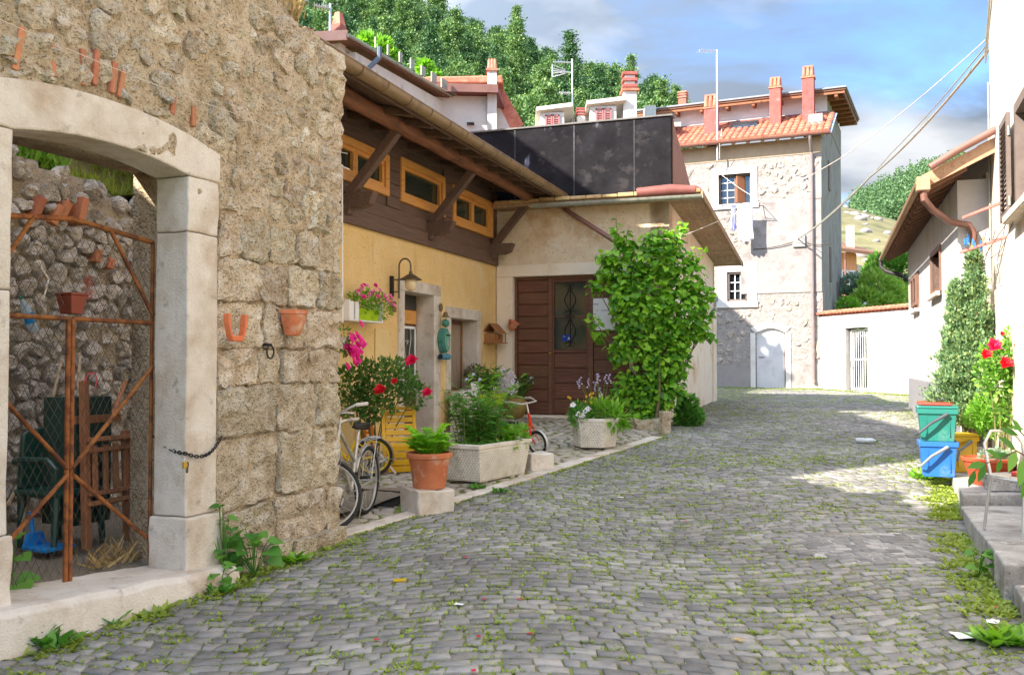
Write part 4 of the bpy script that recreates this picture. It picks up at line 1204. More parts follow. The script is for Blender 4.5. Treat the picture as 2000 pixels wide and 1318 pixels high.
    MB().box(-4.2, x1 + .06, py - .03, py + .22, zt, zt + .03).build('coping', mat('lead_coping', [S(96, 92, 90), S(120, 116, 112)], bump=.1, rough=.6), h)
    b = MB(); y2 = 4.6
    b.prism([(py + .19, 4.54), (y2, 4.30), (y2, 4.42), (py + .19, zt - .01)], x1 - .15, x1 + .03, 'x'); b.build('parapet_flank', M_RUSTSHEET, h)
    return h
garage()

# ------------------------------------------------------------------ small building pieces
def coppo(w=.1, ln=.44, n=6):
    """one barrel tile, closed underneath"""
    V, F = [], []
    for y, k in ((0, 1.0), (ln, .82)):
        for j in range(n + 1):
            t = math.pi * j / n; V.append((math.cos(t) * w * k, y, math.sin(t) * w * .75 * k))
    m = n + 1
    F += [(j, j + 1, j + 1 + m, j + m) for j in range(n)] + [tuple(range(m)), tuple(reversed(range(m, 2 * m))), (0, m, 2 * m - 1, m - 1)]
    b = MB(); b.add(V, F); me = b.mesh('roof_tile'); me.shade_smooth(); me.set_sharp_from_angle(angle=R(50)); return me
def tile_roof(par, x0, x1, y0, z0, y1, z1, w=.2, ln=.38):
    me = coppo(w * .52, ln * 1.18); n = max(1, int(round((x1 - x0) / w))); L_ = math.hypot(y1 - y0, z1 - z0); k = max(1, int(round(L_ / ln)))
    pit = math.atan2(z1 - z0, y1 - y0)
    for i in range(n):
        for j in range(k):
            o = obj('roof_tile', me, M_PINKTILE, par); t = j / k
            o.location = (x0 + (i + .5) * (x1 - x0) / n + rng.uniform(-.006, .006), y0 + (y1 - y0) * t, z0 + (z1 - z0) * t + .02 + rng.uniform(0, .01))
            o.rotation_euler = (pit - .04, 0, rng.uniform(-.02, .02))
def chimney(par, F, u0, u1, vb, vs, vt, y, m, cap='coppi', mc=None):
    """shaft from vb up to vs, cap up to vt, seen at depth y of the frame"""
    s0, zb = F.hit(u0, vb, y); s1, _ = F.hit(u1, vb, y); _, zs = F.hit((u0 + u1) / 2, vs, y); _, zt = F.hit((u0 + u1) / 2, vt, y)
    w = s1 - s0
    c = MB().box(s0, s1, y, y + w * .95, zb - .5, zs).build('chimney', m, par, bevel=.008)
    if cap == 'coppi':
        MB().box(s0 - .03, s1 + .03, y - .03, y + w * .95 + .03, zs, zs + .05).build('chimney_slab', M_PINKTILE, c)
        h = zt - zs
        for k in range(3):
            x = s0 + w * (k + .5) / 3
            b = MB(); 
            for yy, sg in ((y + .02, -1), (y + w * .93, 1)):
                b.tube([(x, yy, zs + .05), (x, yy - sg * w * .18, zt - .03)], [w * .17, w * .14], 8)
            b.build('chimney_tile', M_PINKTILE, c, smooth=True)
        MB().box(s0 + .02, s1 - .02, y + .04, y + w * .9, zt - .05, zt).build('chimney_top', M_PINKTILE, c)
    elif cap == 'rings':
        n = 3; h = (zt - zs) / n
        MB().box(s0 + w * .12, s1 - w * .12, y + w * .1, y + w * .85, zs, zt - .02).build('chimney_core', M_GREYRENDER, c)
        for k in range(n):
            MB().box(s0 - .03, s1 + .03, y - .03, y + w + .03, zs + h * k + h * .35, zs + h * k + h * .85).build('chimney_ring', mc or M_PINKPAINT, c, bevel=.01)
    return c
def louvre(par, x0, x1, y, z0, z1, m, n=9, leaves_=2):
    """louvred shutter: frame and slats"""
    w = (x1 - x0) / leaves_
    for k in range(leaves_):
        a, b_ = x0 + w * k + .004, x0 + w * (k + 1) - .004; t = min(.06, w * .16)
        f = MB()
        for q in ((a, a + t, z0, z1), (b_ - t, b_, z0, z1), (a + t, b_ - t, z0, z0 + t), (a + t, b_ - t, z1 - t, z1)): f.box(q[0], q[1], y - .02, y + .02, q[2], q[3])
        fo = f.build('shutter', m, par)
        for i in range(n):
            z = z0 + t + (z1 - z0 - 2 * t) * (i + .5) / n
            MB().bar((a + t, y, z), (b_ - t, y, z), .03, .008, (0, -.5, .8)).build('slat', m, fo)

# ------------------------------------------------------------------ house at the end of the street
def back_house():
    h = thing('stone_house', 'tall pinkish stone house with red chimneys at the end of the street', 'house', M=BH.M)
    EZ = 8.95
    uw, lw, dr = (-3.36, -2.28, 6.92, 7.95), (-3.09, -2.41, 3.62, 4.62), (-2.16, -1.18, .6, 2.72)
    b = wall_mesh(MB(), -8, 0, -.2, EZ, 0, .5, [uw, lw, dr]); b.build('front_wall', M_BHSTONE, h)
    MB().box(-.45, .0, .501, 7.6, -.2, EZ + .9).build('side_wall', M_BHPLASTER, h)
    MB().box(-8, -.46, 7.1, 7.6, -.2, EZ).build('back_wall', M_BHPLASTER, h)
    # plaster areas
    b = wall_mesh(MB(), -2.62, -.02, 3.86, 6.9, -.028, -.002, []); o = b.build('plaster_panel', M_BHPLASTER, h)
    MB().box(-.42, -.005, -.03, -.003, 6.92, 8.2).build('plaster_panel', M_BHPLASTER, h)
    MB().box(-8, -.0, -.02, -.002, 8.42, EZ).build('eaves_band', mat('brown_render', [S(168, 146, 120), S(184, 164, 138)], scale=2, bump=.3), h)
    MB().box(-8, -2.3, -.022, -.002, .3, 1.5).build('base_render', M_BHPLASTER, h); MB().box(-1.0, -.1, -.022, -.002, .3, 1.5).build('base_render', M_BHPLASTER, h)
    MB().box(-.9, .02, -.12, -.002, .5, .78).build('footing', M_BHPLASTER, h, bevel=.03)
    # stones that show through the render
    pts = [(rng.uniform(-5.2, 0), rng.uniform(1.5, 8.4)) for _ in range(420)]
    for (px, pz), poly in zip(pts, voronoi(pts, (-5.3, 0, 1.4, 8.4))):
        if len(poly) < 3 or rng.random() < .3: continue
        if (px > -2.7 and 3.75 < pz < 7.0) or any(a - .35 < px < b_ + .35 and c - .35 < pz < d + .35 for a, b_, c, d in (uw, lw, dr)): continue
        cx, cz = px, pz; poly = [(cx + (x - cx) * .8, cz + (z - cz) * .75) for x, z in poly]
        obj('stone', stone_mesh('stone', poly, rng.uniform(.02, .05), shrink=.03, n=10, rough=.03, rings=(1, .8, .4), prof=(.3, .9, 1.0)), M_BHSTONE2, h)
    def surround(a, b_, c, d, t, nm='surround', sill=True):
        f = MB()
        f.box(a - t, a, -.04, .2, c, d + t); f.box(b_, b_ + t, -.04, .2, c, d + t); f.box(a, b_, -.04, .2, d, d + t); f.box(a - t - .05, b_ + t + .05, -.07, .2, c - t * .7, c)
        return f.build(nm, M_WHITEWALL, h)
    surround(*uw, .22); surround(*lw, .3)
    # upper window: one closed casement, one open with timber inside
    a, b_, c, d = uw; mid = (a + b_) / 2
    w = MB().box(a, b_, .22, .26, c, d).build('window', M_GLASS, h)
    f = MB()
    for q in ((a, a + .06, c, d), (mid - .03, mid + .03, c, d), (b_ - .06, b_, c, d), (a, b_, d - .06, d), (a, b_, c, c + .06)): f.box(q[0], q[1], .12, .215, q[2], q[3])
    f.build('window_frame', M_GREYSHUTTER, w)
    g = MB()
    for k in range(1, 4): g.box(a + .06, mid - .03, .17, .2, c + (d - c) * k / 4 - .012, c + (d - c) * k / 4 + .012)
    g.box((a + mid) / 2 - .012, (a + mid) / 2 + .012, .17, .2, c, d); g.build('glazing_bar', M_WHITE, w)
    MB().hexa([(mid + .06, -.02, c + .06), (mid + .10, -.02, c + .06), (mid + .10, -.02, d - .08), (mid + .06, -.02, d - .08)], [(mid + .28, .19, c + .06), (mid + .32, .19, c + .06), (mid + .32, .19, d - .08), (mid + .28, .19, d - .08)]).build('open_casement', M_WARMTIMBER, w)
    # lower window: 3x3 bars
    a, b_, c, d = lw
    w = MB().box(a, b_, .16, .2, c, d).build('window', M_GLASS, h)
    f = MB()
    for q in ((a, a + .07, c, d), (b_ - .07, b_, c, d), (a, b_, d - .07, d), (a, b_, c, c + .07)): f.box(q[0], q[1], .02, .155, q[2], q[3])
    f.build('window_frame', M_GREYSHUTTER, w)
    g = MB()
    for k in (1, 2):
        x = a + .07 + (b_ - a - .14) * k / 3; g.box(x - .015, x + .015, .09, .12, c + .07, d - .07)
        z = c + .07 + (d - c - .14) * k / 3; g.box(a + .07, b_ - .07, .085, .118, z - .015, z + .015)
    g.build('glazing_bar', M_WHITE, w)
    # arched metal door
    a, b_, c, d = dr
    n = 14; arch = [(a + (b_ - a) * i / n, d - .18 + .16 * math.sin(math.pi * i / n)) for i in range(n + 1)]
    MB().prism([(a + .02, .62), (b_ - .02, .62)] + [(min(max(x, a + .02), b_ - .02), z) for x, z in reversed(arch)], .08, .12).build('door', mat('grey_metal_door', [S(196, 196, 200), S(206, 206, 210), S(184, 184, 188)], scale=2, bump=.08, rough=.5, stain=[(S(166, 160, 158), 5, .62, .8, (2, 2, .4))]), h)
    f = MB(); t = .16
    f.box(a - t, a, -.035, .2, .6, d - .18); f.box(b_, b_ + t, -.035, .2, .6, d - .18)
    f.build('door_jamb', M_WHITEWALL, h)
    f = MB()
    for i in range(n):
        (xa, za), (xb, zb_) = arch[i], arch[i + 1]; k0 = (xa - (a + b_) / 2) * .33; k1 = (xb - (a + b_) / 2) * .33
        f.hexa([(xa, -.035, za), (xb, -.035, zb_), (xb + k1, -.035, zb_ + .17), (xa + k0, -.035, za + .17)], [(xa, .2, za), (xb, .2, zb_), (xb + k1, .2, zb_ + .17), (xa + k0, .2, za + .17)])
    f.build('door_arch', M_WHITEWALL, h)
    dd = MB(); dd.box(a + .1, a + .28, .05, .07, 1.72, 1.74); dd.build('door_latch', M_BLACKIRON, h)
    dd = MB(); dd.tube([(b_ - .03, .06, .7), (b_ - .03, .06, d - .2)], .02, 6); dd.build('door_hinge_bar', M_BROWNPIPE, h)
    # eaves, tiles, upper storey
    y0, z0, y1, z1 = -.42, 8.98, 1.8, 10.12
    MB().hexa([(-8, y0, z0 - .05), (.28, y0, z0 - .05), (.28, y1, z1 - .05), (-8, y1, z1 - .05)], [(-8, y0, z0), (.28, y0, z0), (.28, y1, z1), (-8, y1, z1)]).build('roof_deck', M_RAFTER, h)
    tile_roof(h, -5.9, .30, y0 - .02, z0, y1, z1, .215, .36)
    for k in range(17):
        s = -7.6 + .48 * k
        MB().bar((s, -.36, z0 - .07), (s, .05, z0 + .1), .09, .10).build('rafter_tail', mat('pale_timber', [S(206, 190, 164), S(190, 170, 140)], bump=.1), h)
    b = MB(); r = .085; ss = np.linspace(-8, .34, 18)
    for s in ss:
        for j in range(7):
            t = math.pi * (1 + j / 6); b.v.append((float(s), -.50 + r * math.cos(t), z0 - .01 + r * math.sin(t)))
        for j in range(7):
            t = math.pi * (2 - j / 6); b.v.append((float(s), -.50 + (r - .01) * math.cos(t), z0 - .01 + (r - .01) * math.sin(t)))
    for i in range(len(ss) - 1):
        for j in range(14): b.f.append((i * 14 + j, i * 14 + (j + 1) % 14, (i + 1) * 14 + (j + 1) % 14, (i + 1) * 14 + j))
    b.build('gutter', M_BROWNPIPE, h, smooth=True)
    x = -.30
    MB().tube([(x, -.5, 8.9), (x, -.46, 8.75), (x, -.12, 8.45), (x, -.10, 8.2), (x, -.10, 3.0), (x, -.10, 1.05), (x + .02, -.12, .9)], .05, 8).build('downpipe', mat('mauve_pipe', [S(126, 112, 112), S(142, 128, 126)], bump=.05, rough=.5), h, smooth=True)
    MB().box(-8, .02, y1, y1 + .2, z1 - .4, 10.86).build('upper_wall', M_WHITEWALL, h)
    MB().box(-.18, .021, y1 + .201, 7.6, EZ + .9, 10.86).build('upper_side_wall', M_BHPLASTER, h)
    MB().bar((-8, y1 - .06, z1 + .02), (.05, y1 - .06, z1 + .02), .10, .12).build('red_flashing', M_REDFLASH, h)
    MB().hexa([(-8.2, y1 - .5, 10.78), (.66, y1 - .5, 10.78), (.66, 8.1, 11.3), (-8.2, 8.1, 11.3)], [(-8.2, y1 - .5, 10.84), (.66, y1 - .5, 10.84), (.66, 8.1, 11.36), (-8.2, 8.1, 11.36)]).build('upper_roof', M_RAFTER, h)
    MB().hexa([(-8.2, y1 - .55, 10.845), (.70, y1 - .55, 10.845), (.70, 8.1, 11.365), (-8.2, 8.1, 11.365)], [(-8.2, y1 - .55, 10.90), (.70, y1 - .55, 10.90), (.70, 8.1, 11.42), (-8.2, 8.1, 11.42)]).build('roof_sheet', mat('grey_sheet', [S(120, 124, 130), S(140, 144, 150)], bump=.05, rough=.5), h)
    MB().bar((-8.2, y1 - .47, 10.70), (.64, y1 - .47, 10.70), .04, .07).build('timber_edge', M_WARMTIMBER, h)
    for k in range(9):
        s = -7.0 + .92 * k
        MB().bar((s, y1 - .46, 10.64), (s, y1 + .05, 10.66), .10, .13).build('rafter_tail', M_WARMTIMBER, h)
    for k in range(7):
        y = y1 + .3 + .85 * k; z = 10.78 + (y - y1 + .5) * .06 - .1
        MB().bar((.0, y, z), (.62, y, z), .11, .13).build('lookout', M_WARMTIMBER, h)
    MB().bar((.60, y1 - .45, 10.72), (.60, 7.9, 11.2), .05, .14).build('verge_board', M_RAFTER, h)
    MB().hexa([(-.3, -.42, 8.94), (.36, -.42, 8.94), (.36, y1, 10.1), (-.3, y1, 10.1)], [(-.3, -.42, 8.97), (.36, -.42, 8.97), (.36, y1, 10.13), (-.3, y1, 10.13)]).build('roof_verge', mat('blue_flashing', [S(110, 132, 160), S(132, 150, 172)], bump=.05), h)
    sk = MB(); sk.hexa([(-3.1, .9, 9.74), (-2.2, .9, 9.74), (-2.2, 1.3, 9.95), (-3.1, 1.3, 9.95)], [(-3.1, .9, 9.84), (-2.2, .9, 9.84), (-2.2, 1.3, 10.05), (-3.1, 1.3, 10.05)]); sk.build('skylight', M_GLASS, h)
    for q in ((1375, 1400, 270, 212, 184, .5), (1503, 1525, 238, 172, 150, .9), (1567, 1590, 236, 152, 128, .9)): chimney(h, BH, *q, M_PINKPAINT)
    chimney(h, BH, 1325, 1340, 225, 193, 178, 3.2, mat('rust_chimney', [S(150, 92, 74), S(166, 108, 90)], bump=.2), 'rings', M_PINKTILE)
    # side-wall slots
    for yy, z0_, z1_ in ((2.2, 7.6, 8.6), (2.4, 4.4, 5.6), (5.2, 3.0, 4.6)):
        MB().box(.001, .04, yy, yy + .5, z0_, z1_).build('shutter', M_GREYSHUTTER, h)
    # meter box
    MB().box(-.92, -.52, -.10, -.03, 5.35, 5.75).build('junction_box', mat('grey_box', [S(150, 146, 144), S(166, 162, 158)], bump=.05), h, bevel=.01)
    return h
back_house()

def laundry():
    ln = thing('clothes_line', 'clothes line bracket under the open window of the stone house', 'clothes line', M=BH.M)
    s0, z0 = BH.hit(1410, 402, -.55); s1, z1 = BH.hit(1490, 402, -.55)
    b = MB(); b.tube([(s0, -.55, z0), (s1, -.55, z1)], .012, 5); b.build('rail', M_BLACKIRON, ln)
    for x, zz in ((s0, z0), (s1, z1)): MB().tube([(x, 0, zz), (x, -.6, zz)], .012, 5).build('arm', M_BLACKIRON, ln)
    MB().tube([(s1, 0, z1 - .35), (s1, -.5, z1)], .01, 5).build('stay', M_BLACKIRON, ln)
    def cloth(u0, u1, vt, vb, nm, lab, m, y):
        a, zt = BH.hit(u0, vt, y); c, _ = BH.hit(u1, vt, y); _, zb = BH.hit(u0, vb, y)
        V, F = [], []; n = 16
        for j in range(n):
            for i in range(n):
                t = j / (n - 1); V.append((a + (c - a) * i / (n - 1) + .04 * t * nz((i * .3, j * .2, y * 9)), y + .035 * math.sin(i * 1.3 + t * 2) * (.4 + t), zt - (zt - zb) * t - (.10 * t * math.sin(math.pi * i / (n - 1)))))
        for j in range(n - 1):
            for i in range(n - 1): F.append((j * n + i, j * n + i + 1, (j + 1) * n + i + 1, (j + 1) * n + i))
        me = fast_mesh(nm, V, F); me.shade_smooth(); o = obj(nm, me, m, None, lab, 'laundry'); o.matrix_world = BH.M
        sm = o.modifiers.new('thick', 'SOLIDIFY'); sm.thickness = .006
    cloth(1440, 1470, 402, 468, 'white_towel', 'large white towel drying under the open window of the stone house', mat('white_cloth', [S(226, 226, 232), S(236, 236, 240)], bump=.1), -.56)
    cloth(1428, 1437, 402, 446, 'striped_cloth', 'narrow blue and white striped cloth drying beside the white towel', mat('blue_cloth', [S(196, 200, 222), S(110, 110, 190)], scale=5, stretch=(14, 1, .2), bump=.1), -.5)
laundry()

# ------------------------------------------------------------------ white garden wall with barred gate
def white_wall():
    h = thing('garden_wall', 'white garden wall with tiled coping and a barred gate opening', 'wall', M=WW.M)
    g0, g1, gzb, gt = 1.5, 2.62, .70, 2.62
    b = wall_mesh(MB(), .0, 4.9, -.2, 3.05, 0, .32, [(g0, g1, -.3, gt)]); b.build('wall', M_WHITEWALL, h)
    f = MB(); f.box(g0 - .2, g0, -.03, .28, .4, gt + .2); f.box(g1, g1 + .2, -.03, .28, .4, gt + .2); f.box(g0, g1, -.03, .28, gt, gt + .2); f.build('gate_surround', M_WHITEWALL, h, bevel=.01)
    MB().box(g0 - .3, g1 + .3, -.22, .3, .4, .69).build('step', M_STEPSTONE, h, bevel=.01)
    MB().box(g1 + .25, 4.9, -.03, -.002, .0, 1.28).build('plinth', M_GREYRENDER, h)
    me = coppo(.09, .30)
    for i in range(26):
        o = obj('coping_tile', me, M_PINKTILE, h); o.location = (.05 + i * .185, -.12, 3.06 + .05); o.rotation_euler = (.28, 0, 0)
    for i in range(26):
        o = obj('coping_tile', me, M_PINKTILE, h); o.location = (.05 + i * .185, .42, 3.06 + .05); o.rotation_euler = (.28, 0, math.pi)
    MB().box(0, 4.9, .02, .30, 3.05, 3.16).build('coping_bed', M_PINKTILE, h)
    g = thing('barred_gate', 'narrow white barred iron gate in the white garden wall', 'gate', M=WW.M)
    fr = MB()
    for q in ((g0 + .06, g0 + .11, .72, gt - .05), (g1 - .06, g1 - .02, .72, gt - .05), (g0 + .11, g1 - .06, .72, .77), (g0 + .11, g1 - .06, gt - .10, gt - .05), (g0 + .11, g1 - .06, 1.62, 1.67)): fr.box(q[0], q[1], .14, .18, q[2], q[3])
    fr.build('frame', M_WHITE, g)
    for k in range(8): MB().tube([(g0 + .2 + .105 * k, .16, .77), (g0 + .2 + .105 * k, .16, gt - .1)], .012, 6).build('bar', M_WHITE, g)
    MB().box(g0 + .10, g0 + .18, .11, .14, 1.4, 1.6).build('lock', M_OLDSTEEL, g)
    MB().box(g0 + .06, g0 + .13, .19, .23, .7, gt).build('timber_post', M_RAFTER, g)
white_wall()

# ------------------------------------------------------------------ white house on the right
def white_house():
    h = thing('white_house', 'low white house with grey plinth and deep tiled eaves beside the street', 'house', M=WH.M)
    EZ = 3.86
    w1, w2 = (1.40, 2.50, 2.66, 3.24), (4.93, 6.20, 2.72, 3.30)
    b = wall_mesh(MB(), 0, 8.2, -.2, EZ + .12, 0, .35, [w2]); b.build('street_wall', M_WHITEHOUSE, h)
    MB().prism([(.35, -.2), (7, -.2), (7, EZ + .49 * 7 * .75), (.35, EZ + .2)], 7.85, 8.2, 'x').build('gable_wall', mat('shade_beige_render', [S(214, 192, 160), S(226, 206, 178)], scale=1.6, bump=.3, bscale=30, stain=[(S(196, 166, 128), 1.5, .55, .75)]), h)
    MB().prism([(.35, -.2), (6, -.2), (6, EZ + 2), (.35, EZ + .2)], 0, .35, 'x').build('far_wall', M_WHITEHOUSE, h)
    MB().box(0.0, 8.19, -.022, -.002, -.2, 1.22).build('plinth', M_GREYPLINTH, h)
    # roof
    sl = .49; rz = lambda y: 3.90 + (y + .42) * sl
    MB().hexa([(-.5, -.42, rz(-.42)), (8.85, -.42, rz(-.42)), (8.85, 4, rz(4)), (-.5, 4, rz(4))], [(-.5, -.42, rz(-.42) + .035), (8.85, -.42, rz(-.42) + .035), (8.85, 4, rz(4) + .035), (-.5, 4, rz(4) + .035)]).build('roof_boards', M_RAFTER, h)
    tl = mat('weathered_flat_tile', [S(168, 134, 104), S(186, 152, 120), S(150, 116, 90)], scale=5, rnd=.12, bump=.3)
    for i in range(34):
        x = -.5 + i * .275
        MB().hexa([(x, -.50, rz(-.50) + .04), (x + .268, -.50, rz(-.50) + .04), (x + .268, .15, rz(.15) + .04), (x, .15, rz(.15) + .04)], [(x, -.50, rz(-.50) + .075), (x + .268, -.50, rz(-.50) + .075), (x + .268, .15, rz(.15) + .075), (x, .15, rz(.15) + .075)]).build('eave_tile', tl, h, bevel=.006)
    MB().hexa([(-.5, .155, rz(.155) + .04), (8.85, .155, rz(.155) + .04), (8.85, 4, rz(4) + .04), (-.5, 4, rz(4) + .04)], [(-.5, .155, rz(.155) + .10), (8.85, .155, rz(.155) + .10), (8.85, 4, rz(4) + .10), (-.5, 4, rz(4) + .10)]).build('roof', M_PINKTILE, h)
    for i in range(19):
        x = -.4 + i * .50
        MB().bar((x, -.42, rz(-.42) - .055), (x, .05, rz(.05) - .055), .08, .10).build('rafter_tail', M_RAFTER, h)
    MB().bar((8.83, -.46, rz(-.46) + .0), (8.83, 4, rz(4) + .0), .05, .16).build('verge_board', tl, h)
    # gutter on the street eave, rake pipe, elbows
    MB().tube([(-.5, -.53, rz(-.5) + .0), (8.9, -.53, rz(-.5) + .0)], .045, 8).build('eave_gutter', mat('dull_gutter', [S(150, 118, 90), S(168, 136, 108)], bump=.05), h, smooth=True)
    MB().tube([(-.42, -.53, rz(-.5)), (-.42, -.53, rz(-.5) - .16), (-.35, -.42, rz(-.5) - .28), (-.2, -.06, rz(-.5) - .42), (-.1, -.06, rz(-.5) - .5)], .05, 8).build('far_downpipe', M_BLACKIRON, h, smooth=True)
    MB().tube([(8.95, -.40, rz(-.40) + .12), (8.95, -.1, rz(-.1) + .16), (8.95, .6, rz(.6) + .18), (8.95, 3, rz(3) + .2)], .048, 12).build('rake_gutter', M_BROWNPIPE, h, smooth=True)
    MB().box(8.80, 8.98, -.56, -.40, rz(-.5) - .12, rz(-.5) + .06).build('gutter_box', tl, h, bevel=.01)
    pp = [(8.9, -.48, rz(-.5) - .1), (8.9, -.47, rz(-.5) - .22), (8.75, -.36, rz(-.5) - .34), (8.4, -.12, rz(-.5) - .46), (8.30, .12, rz(-.5) - .50), (8.27, .18, rz(-.5) - .60), (8.27, .18, 2.0), (8.27, .18, .5)]
    MB().tube(pp, .045, 12).build('downpipe', M_BROWNPIPE, h, smooth=True)
    for z in (2.9, 1.6): MB().tube([(8.27 + .06 * math.cos(t), .18 + .06 * math.sin(t), z) for t in np.linspace(0, 6.28, 13)[:-1]], .01, 5, closed=True).build('pipe_clip', M_BROWNPIPE, h)
    # windows
    a, b_, c, d = w1
    f = MB(); f.box(a - .06, b_ + .06, -.03, .0 - .003, c - .06, d + .06); fo = f.build('window', M_SHUTTER, h)
    MB().box(a - .12, b_ + .12, -.09, -.004, c - .13, c - .065).build('window_sill', M_PALESTONE, h)
    louvre(h, a, b_, -.052, c, d, M_SHUTTER, 9, 2)
    a, b_, c, d = w2
    f = MB()
    for q in ((a - .07, a, c - .07, d + .07), (b_, b_ + .07, c - .07, d + .07), (a, b_, d, d + .07), (a, b_, c - .07, c)): f.box(q[0], q[1], -.03, .18, q[2], q[3])
    fo = f.build('window', M_SHUTTER, h)
    MB().box(a, b_, .2, .23, c, d).build('pane', M_WARMTIMBER, fo)
    MB().box(a - .12, b_ + .12, -.09, -.032, c - .14, c - .075).build('window_sill', M_PALESTONE, h)
white_house()

# ------------------------------------------------------------------ cream building on the right edge
def cream_building():
    h = thing('cream_building', 'tall cream rendered building with shuttered window at the right edge', 'building', M=RB.M)
    wn = (2.46, 3.7, 3.12, 4.22)
    b = wall_mesh(MB(), 0, 12, -.2, 9.5, 0, .5, [wn]); b.build('wall', M_CREAM, h)
    MB().box(0, .45, .501, 7, -.2, 9.5).build('end_wall', M_CREAM, h)
    MB().box(.0, 6, -.03, -.002, -.2, 2.45).build('lower_render', mat('peeling_render', [S(214, 194, 170), S(230, 214, 192), S(196, 174, 148)], scale=3, det=9, bump=.7, bscale=18, rough=.95, stain=[(S(120, 104, 90), 2.6, .63, .68, (2, 2, .5)), (S(236, 228, 216), 2, .55, .65)]), h)
    a, b_, c, d = wn
    f = MB()
    for q in ((a - .06, a + .06, c, d + .06), (b_ - .06, b_ + .06, c, d + .06), (a + .06, b_ - .06, d - .05, d + .06)): f.box(q[0], q[1], -.03, .2, q[2], q[3])
    fo = f.build('window', M_GREYSHUTTER, h)
    MB().box(a, b_, .22, .25, c, d).build('pane', M_GLASS, fo)
    MB().box(a - .15, b_ + .15, -.14, .2, c - .09, c - .002).build('window_sill', M_PALESTONE, h, bevel=.01)
    # open shutter leaf, hinged at the jamb and swung half out
    lf = thing('x', None, None); bpy.data.objects.remove(lf)
    def leaf(x0, x1):
        f = MB(); t = .07
        for q in ((x0, x0 + t, c, d), (x1 - t, x1, c, d), (x0 + t, x1 - t, c, c + t), (x0 + t, x1 - t, d - t, d)): f.box(q[0], q[1], -.10, -.06, q[2], q[3])
        fo = f.build('shutter', M_GREYSHUTTER, h)
        for i in range(18):
            z = c + t + (d - c - 2 * t) * (i + .5) / 18
            MB().bar((x0 + t, -.08, z), (x1 - t, -.08, z), .05, .012, (0, -.6, .8)).build('slat', M_GREYSHUTTER, fo)
        for z in (c + .15, d - .2): MB().tube([(x1 + .01, -.08, z - .05), (x1 + .01, -.08, z + .05)], .012, 6).build('hinge', M_OLDSTEEL, fo)
    leaf(1.76, 2.40); leaf(3.80, 4.4)
    # capped pipe stub of plaster near the corner
    for z0, z1 in ((2.2, 5.2),):
        MB().tube([(.05, -.02, z0 + (z1 - z0) * i / 12 ) for i in range(13)], .014, 5).build('wall_cable', M_GREYPIPE, h)
cream_building()
def drying_rack():
    r = thing('drying_rack', 'rusty red drying rack arms with lines below the shuttered window', 'drying rack', M=RB.M)
    red = mat('red_rod', [S(196, 110, 100), S(210, 130, 116)], bump=.05)
    z = 3.10
    for s, zz in ((1.30, 3.32), (.85, 2.95)):
        MB().bar((s + .6, .0, zz + .05), (s - .2, -.42, zz - .02), .025, .03).build('arm', red, r)
    b = MB()
    for k in range(4):
        y = -.12 - .09 * k
        b.tube([(1.5, y, 3.08), (1.2, y, 2.98 + .02 * math.sin(k)), (.75, y, 3.0)], .004, 4)
    b.tube([(1.9, -.05, 3.1), (1.4, -.25, 2.75), (1.0, -.2, 2.72), (.7, -.1, 2.98)], .005, 4)
    b.tube([(2.6, -.06, 3.05), (1.8, -.1, 2.8), (1.2, -.15, 2.78)], .004, 4)
    b.build('line', M_WIRE, r)
    blue = mat('blue_plastic', [S(30, 110, 200), S(50, 130, 214)], bump=0, rough=.4)
    yel = mat('yellow_plastic', [S(230, 190, 40), S(236, 200, 70)], bump=0, rough=.4)
    for i in range(13):
        s, y = rng.uniform(.75, 1.5), -.12 - .09 * rng.randint(0, 3)
        b = MB(); z0 = 3.03 + rng.uniform(-.06, .03)
        b.bar((s, y, z0 + .02), (s + rng.uniform(-.03, .03), y, z0 - .06), .012, .012); b.bar((s + .012, y, z0 + .02), (s + rng.uniform(-.02, .05), y, z0 - .06), .012, .012)
        o = b.build('clothes_peg', blue if i < 10 else yel, None, label=('blue' if i < 10 else 'yellow') + ' plastic clothes peg clipped on the line under the shutter', cat='clothes peg', group=('blue' if i < 10 else 'yellow') + ' pegs on the drying rack')
        o.matrix_world = RB.M
drying_rack()

# ------------------------------------------------------------------ overhead cables
def cable(lab, pts, r, sag, name='overhead_cable', m=None):
    P = []
    for i in range(len(pts) - 1):
        a, b_ = Vector(pts[i]), Vector(pts[i + 1])
        for k in range(24):
            t = k / 24; p = a.lerp(b_, t); p.z -= sag * 4 * t * (1 - t); P.append(p)
    P.append(Vector(pts[-1]))
    MB().tube(P, r, 5).build(name, m or M_GREYPIPE, None, smooth=True, label=lab, cat='cable')
A = RB.W(.05, -.06, 5.6); B = BH.W(-.75, -.12, 5.62)
cable('thick twisted cable strung from the cream building to the stone house', [at(1936, 92, 11.9), at(1700, 345, 20.5), B], .022, .12)
cable('thin cable strung just above the thick twisted cable', [at(1936, 78, 11.9), at(1740, 300, 18.5), at(1660, 382, 24), B + Vector((.1, 0, .05))], .010, .05)
cable('pale straight wire crossing the sky to the garage vine', [at(1934, 70, 11.9), at(1640, 310, 18), at(1330, 462, 16.6)], .007, .08, m=M_PALESTONE)
cable('bundle of cables running up the corner of the cream building', [RB.W(.04, -.05, 5.55), RB.W(1.2, -.05, 6.6)], .014, .0)
cable('second cable running up the cream building towards the roof', [RB.W(.08, -.05, 5.45), RB.W(1.6, -.05, 6.5)], .010, .0)
cable('dark wires fixed along the plaster of the stone house', [BH.W(-2.2, -.06, 5.35), BH.W(-.9, -.09, 5.52), BH.W(.3, -.1, 5.4)], .014, .05, m=M_WIRE)
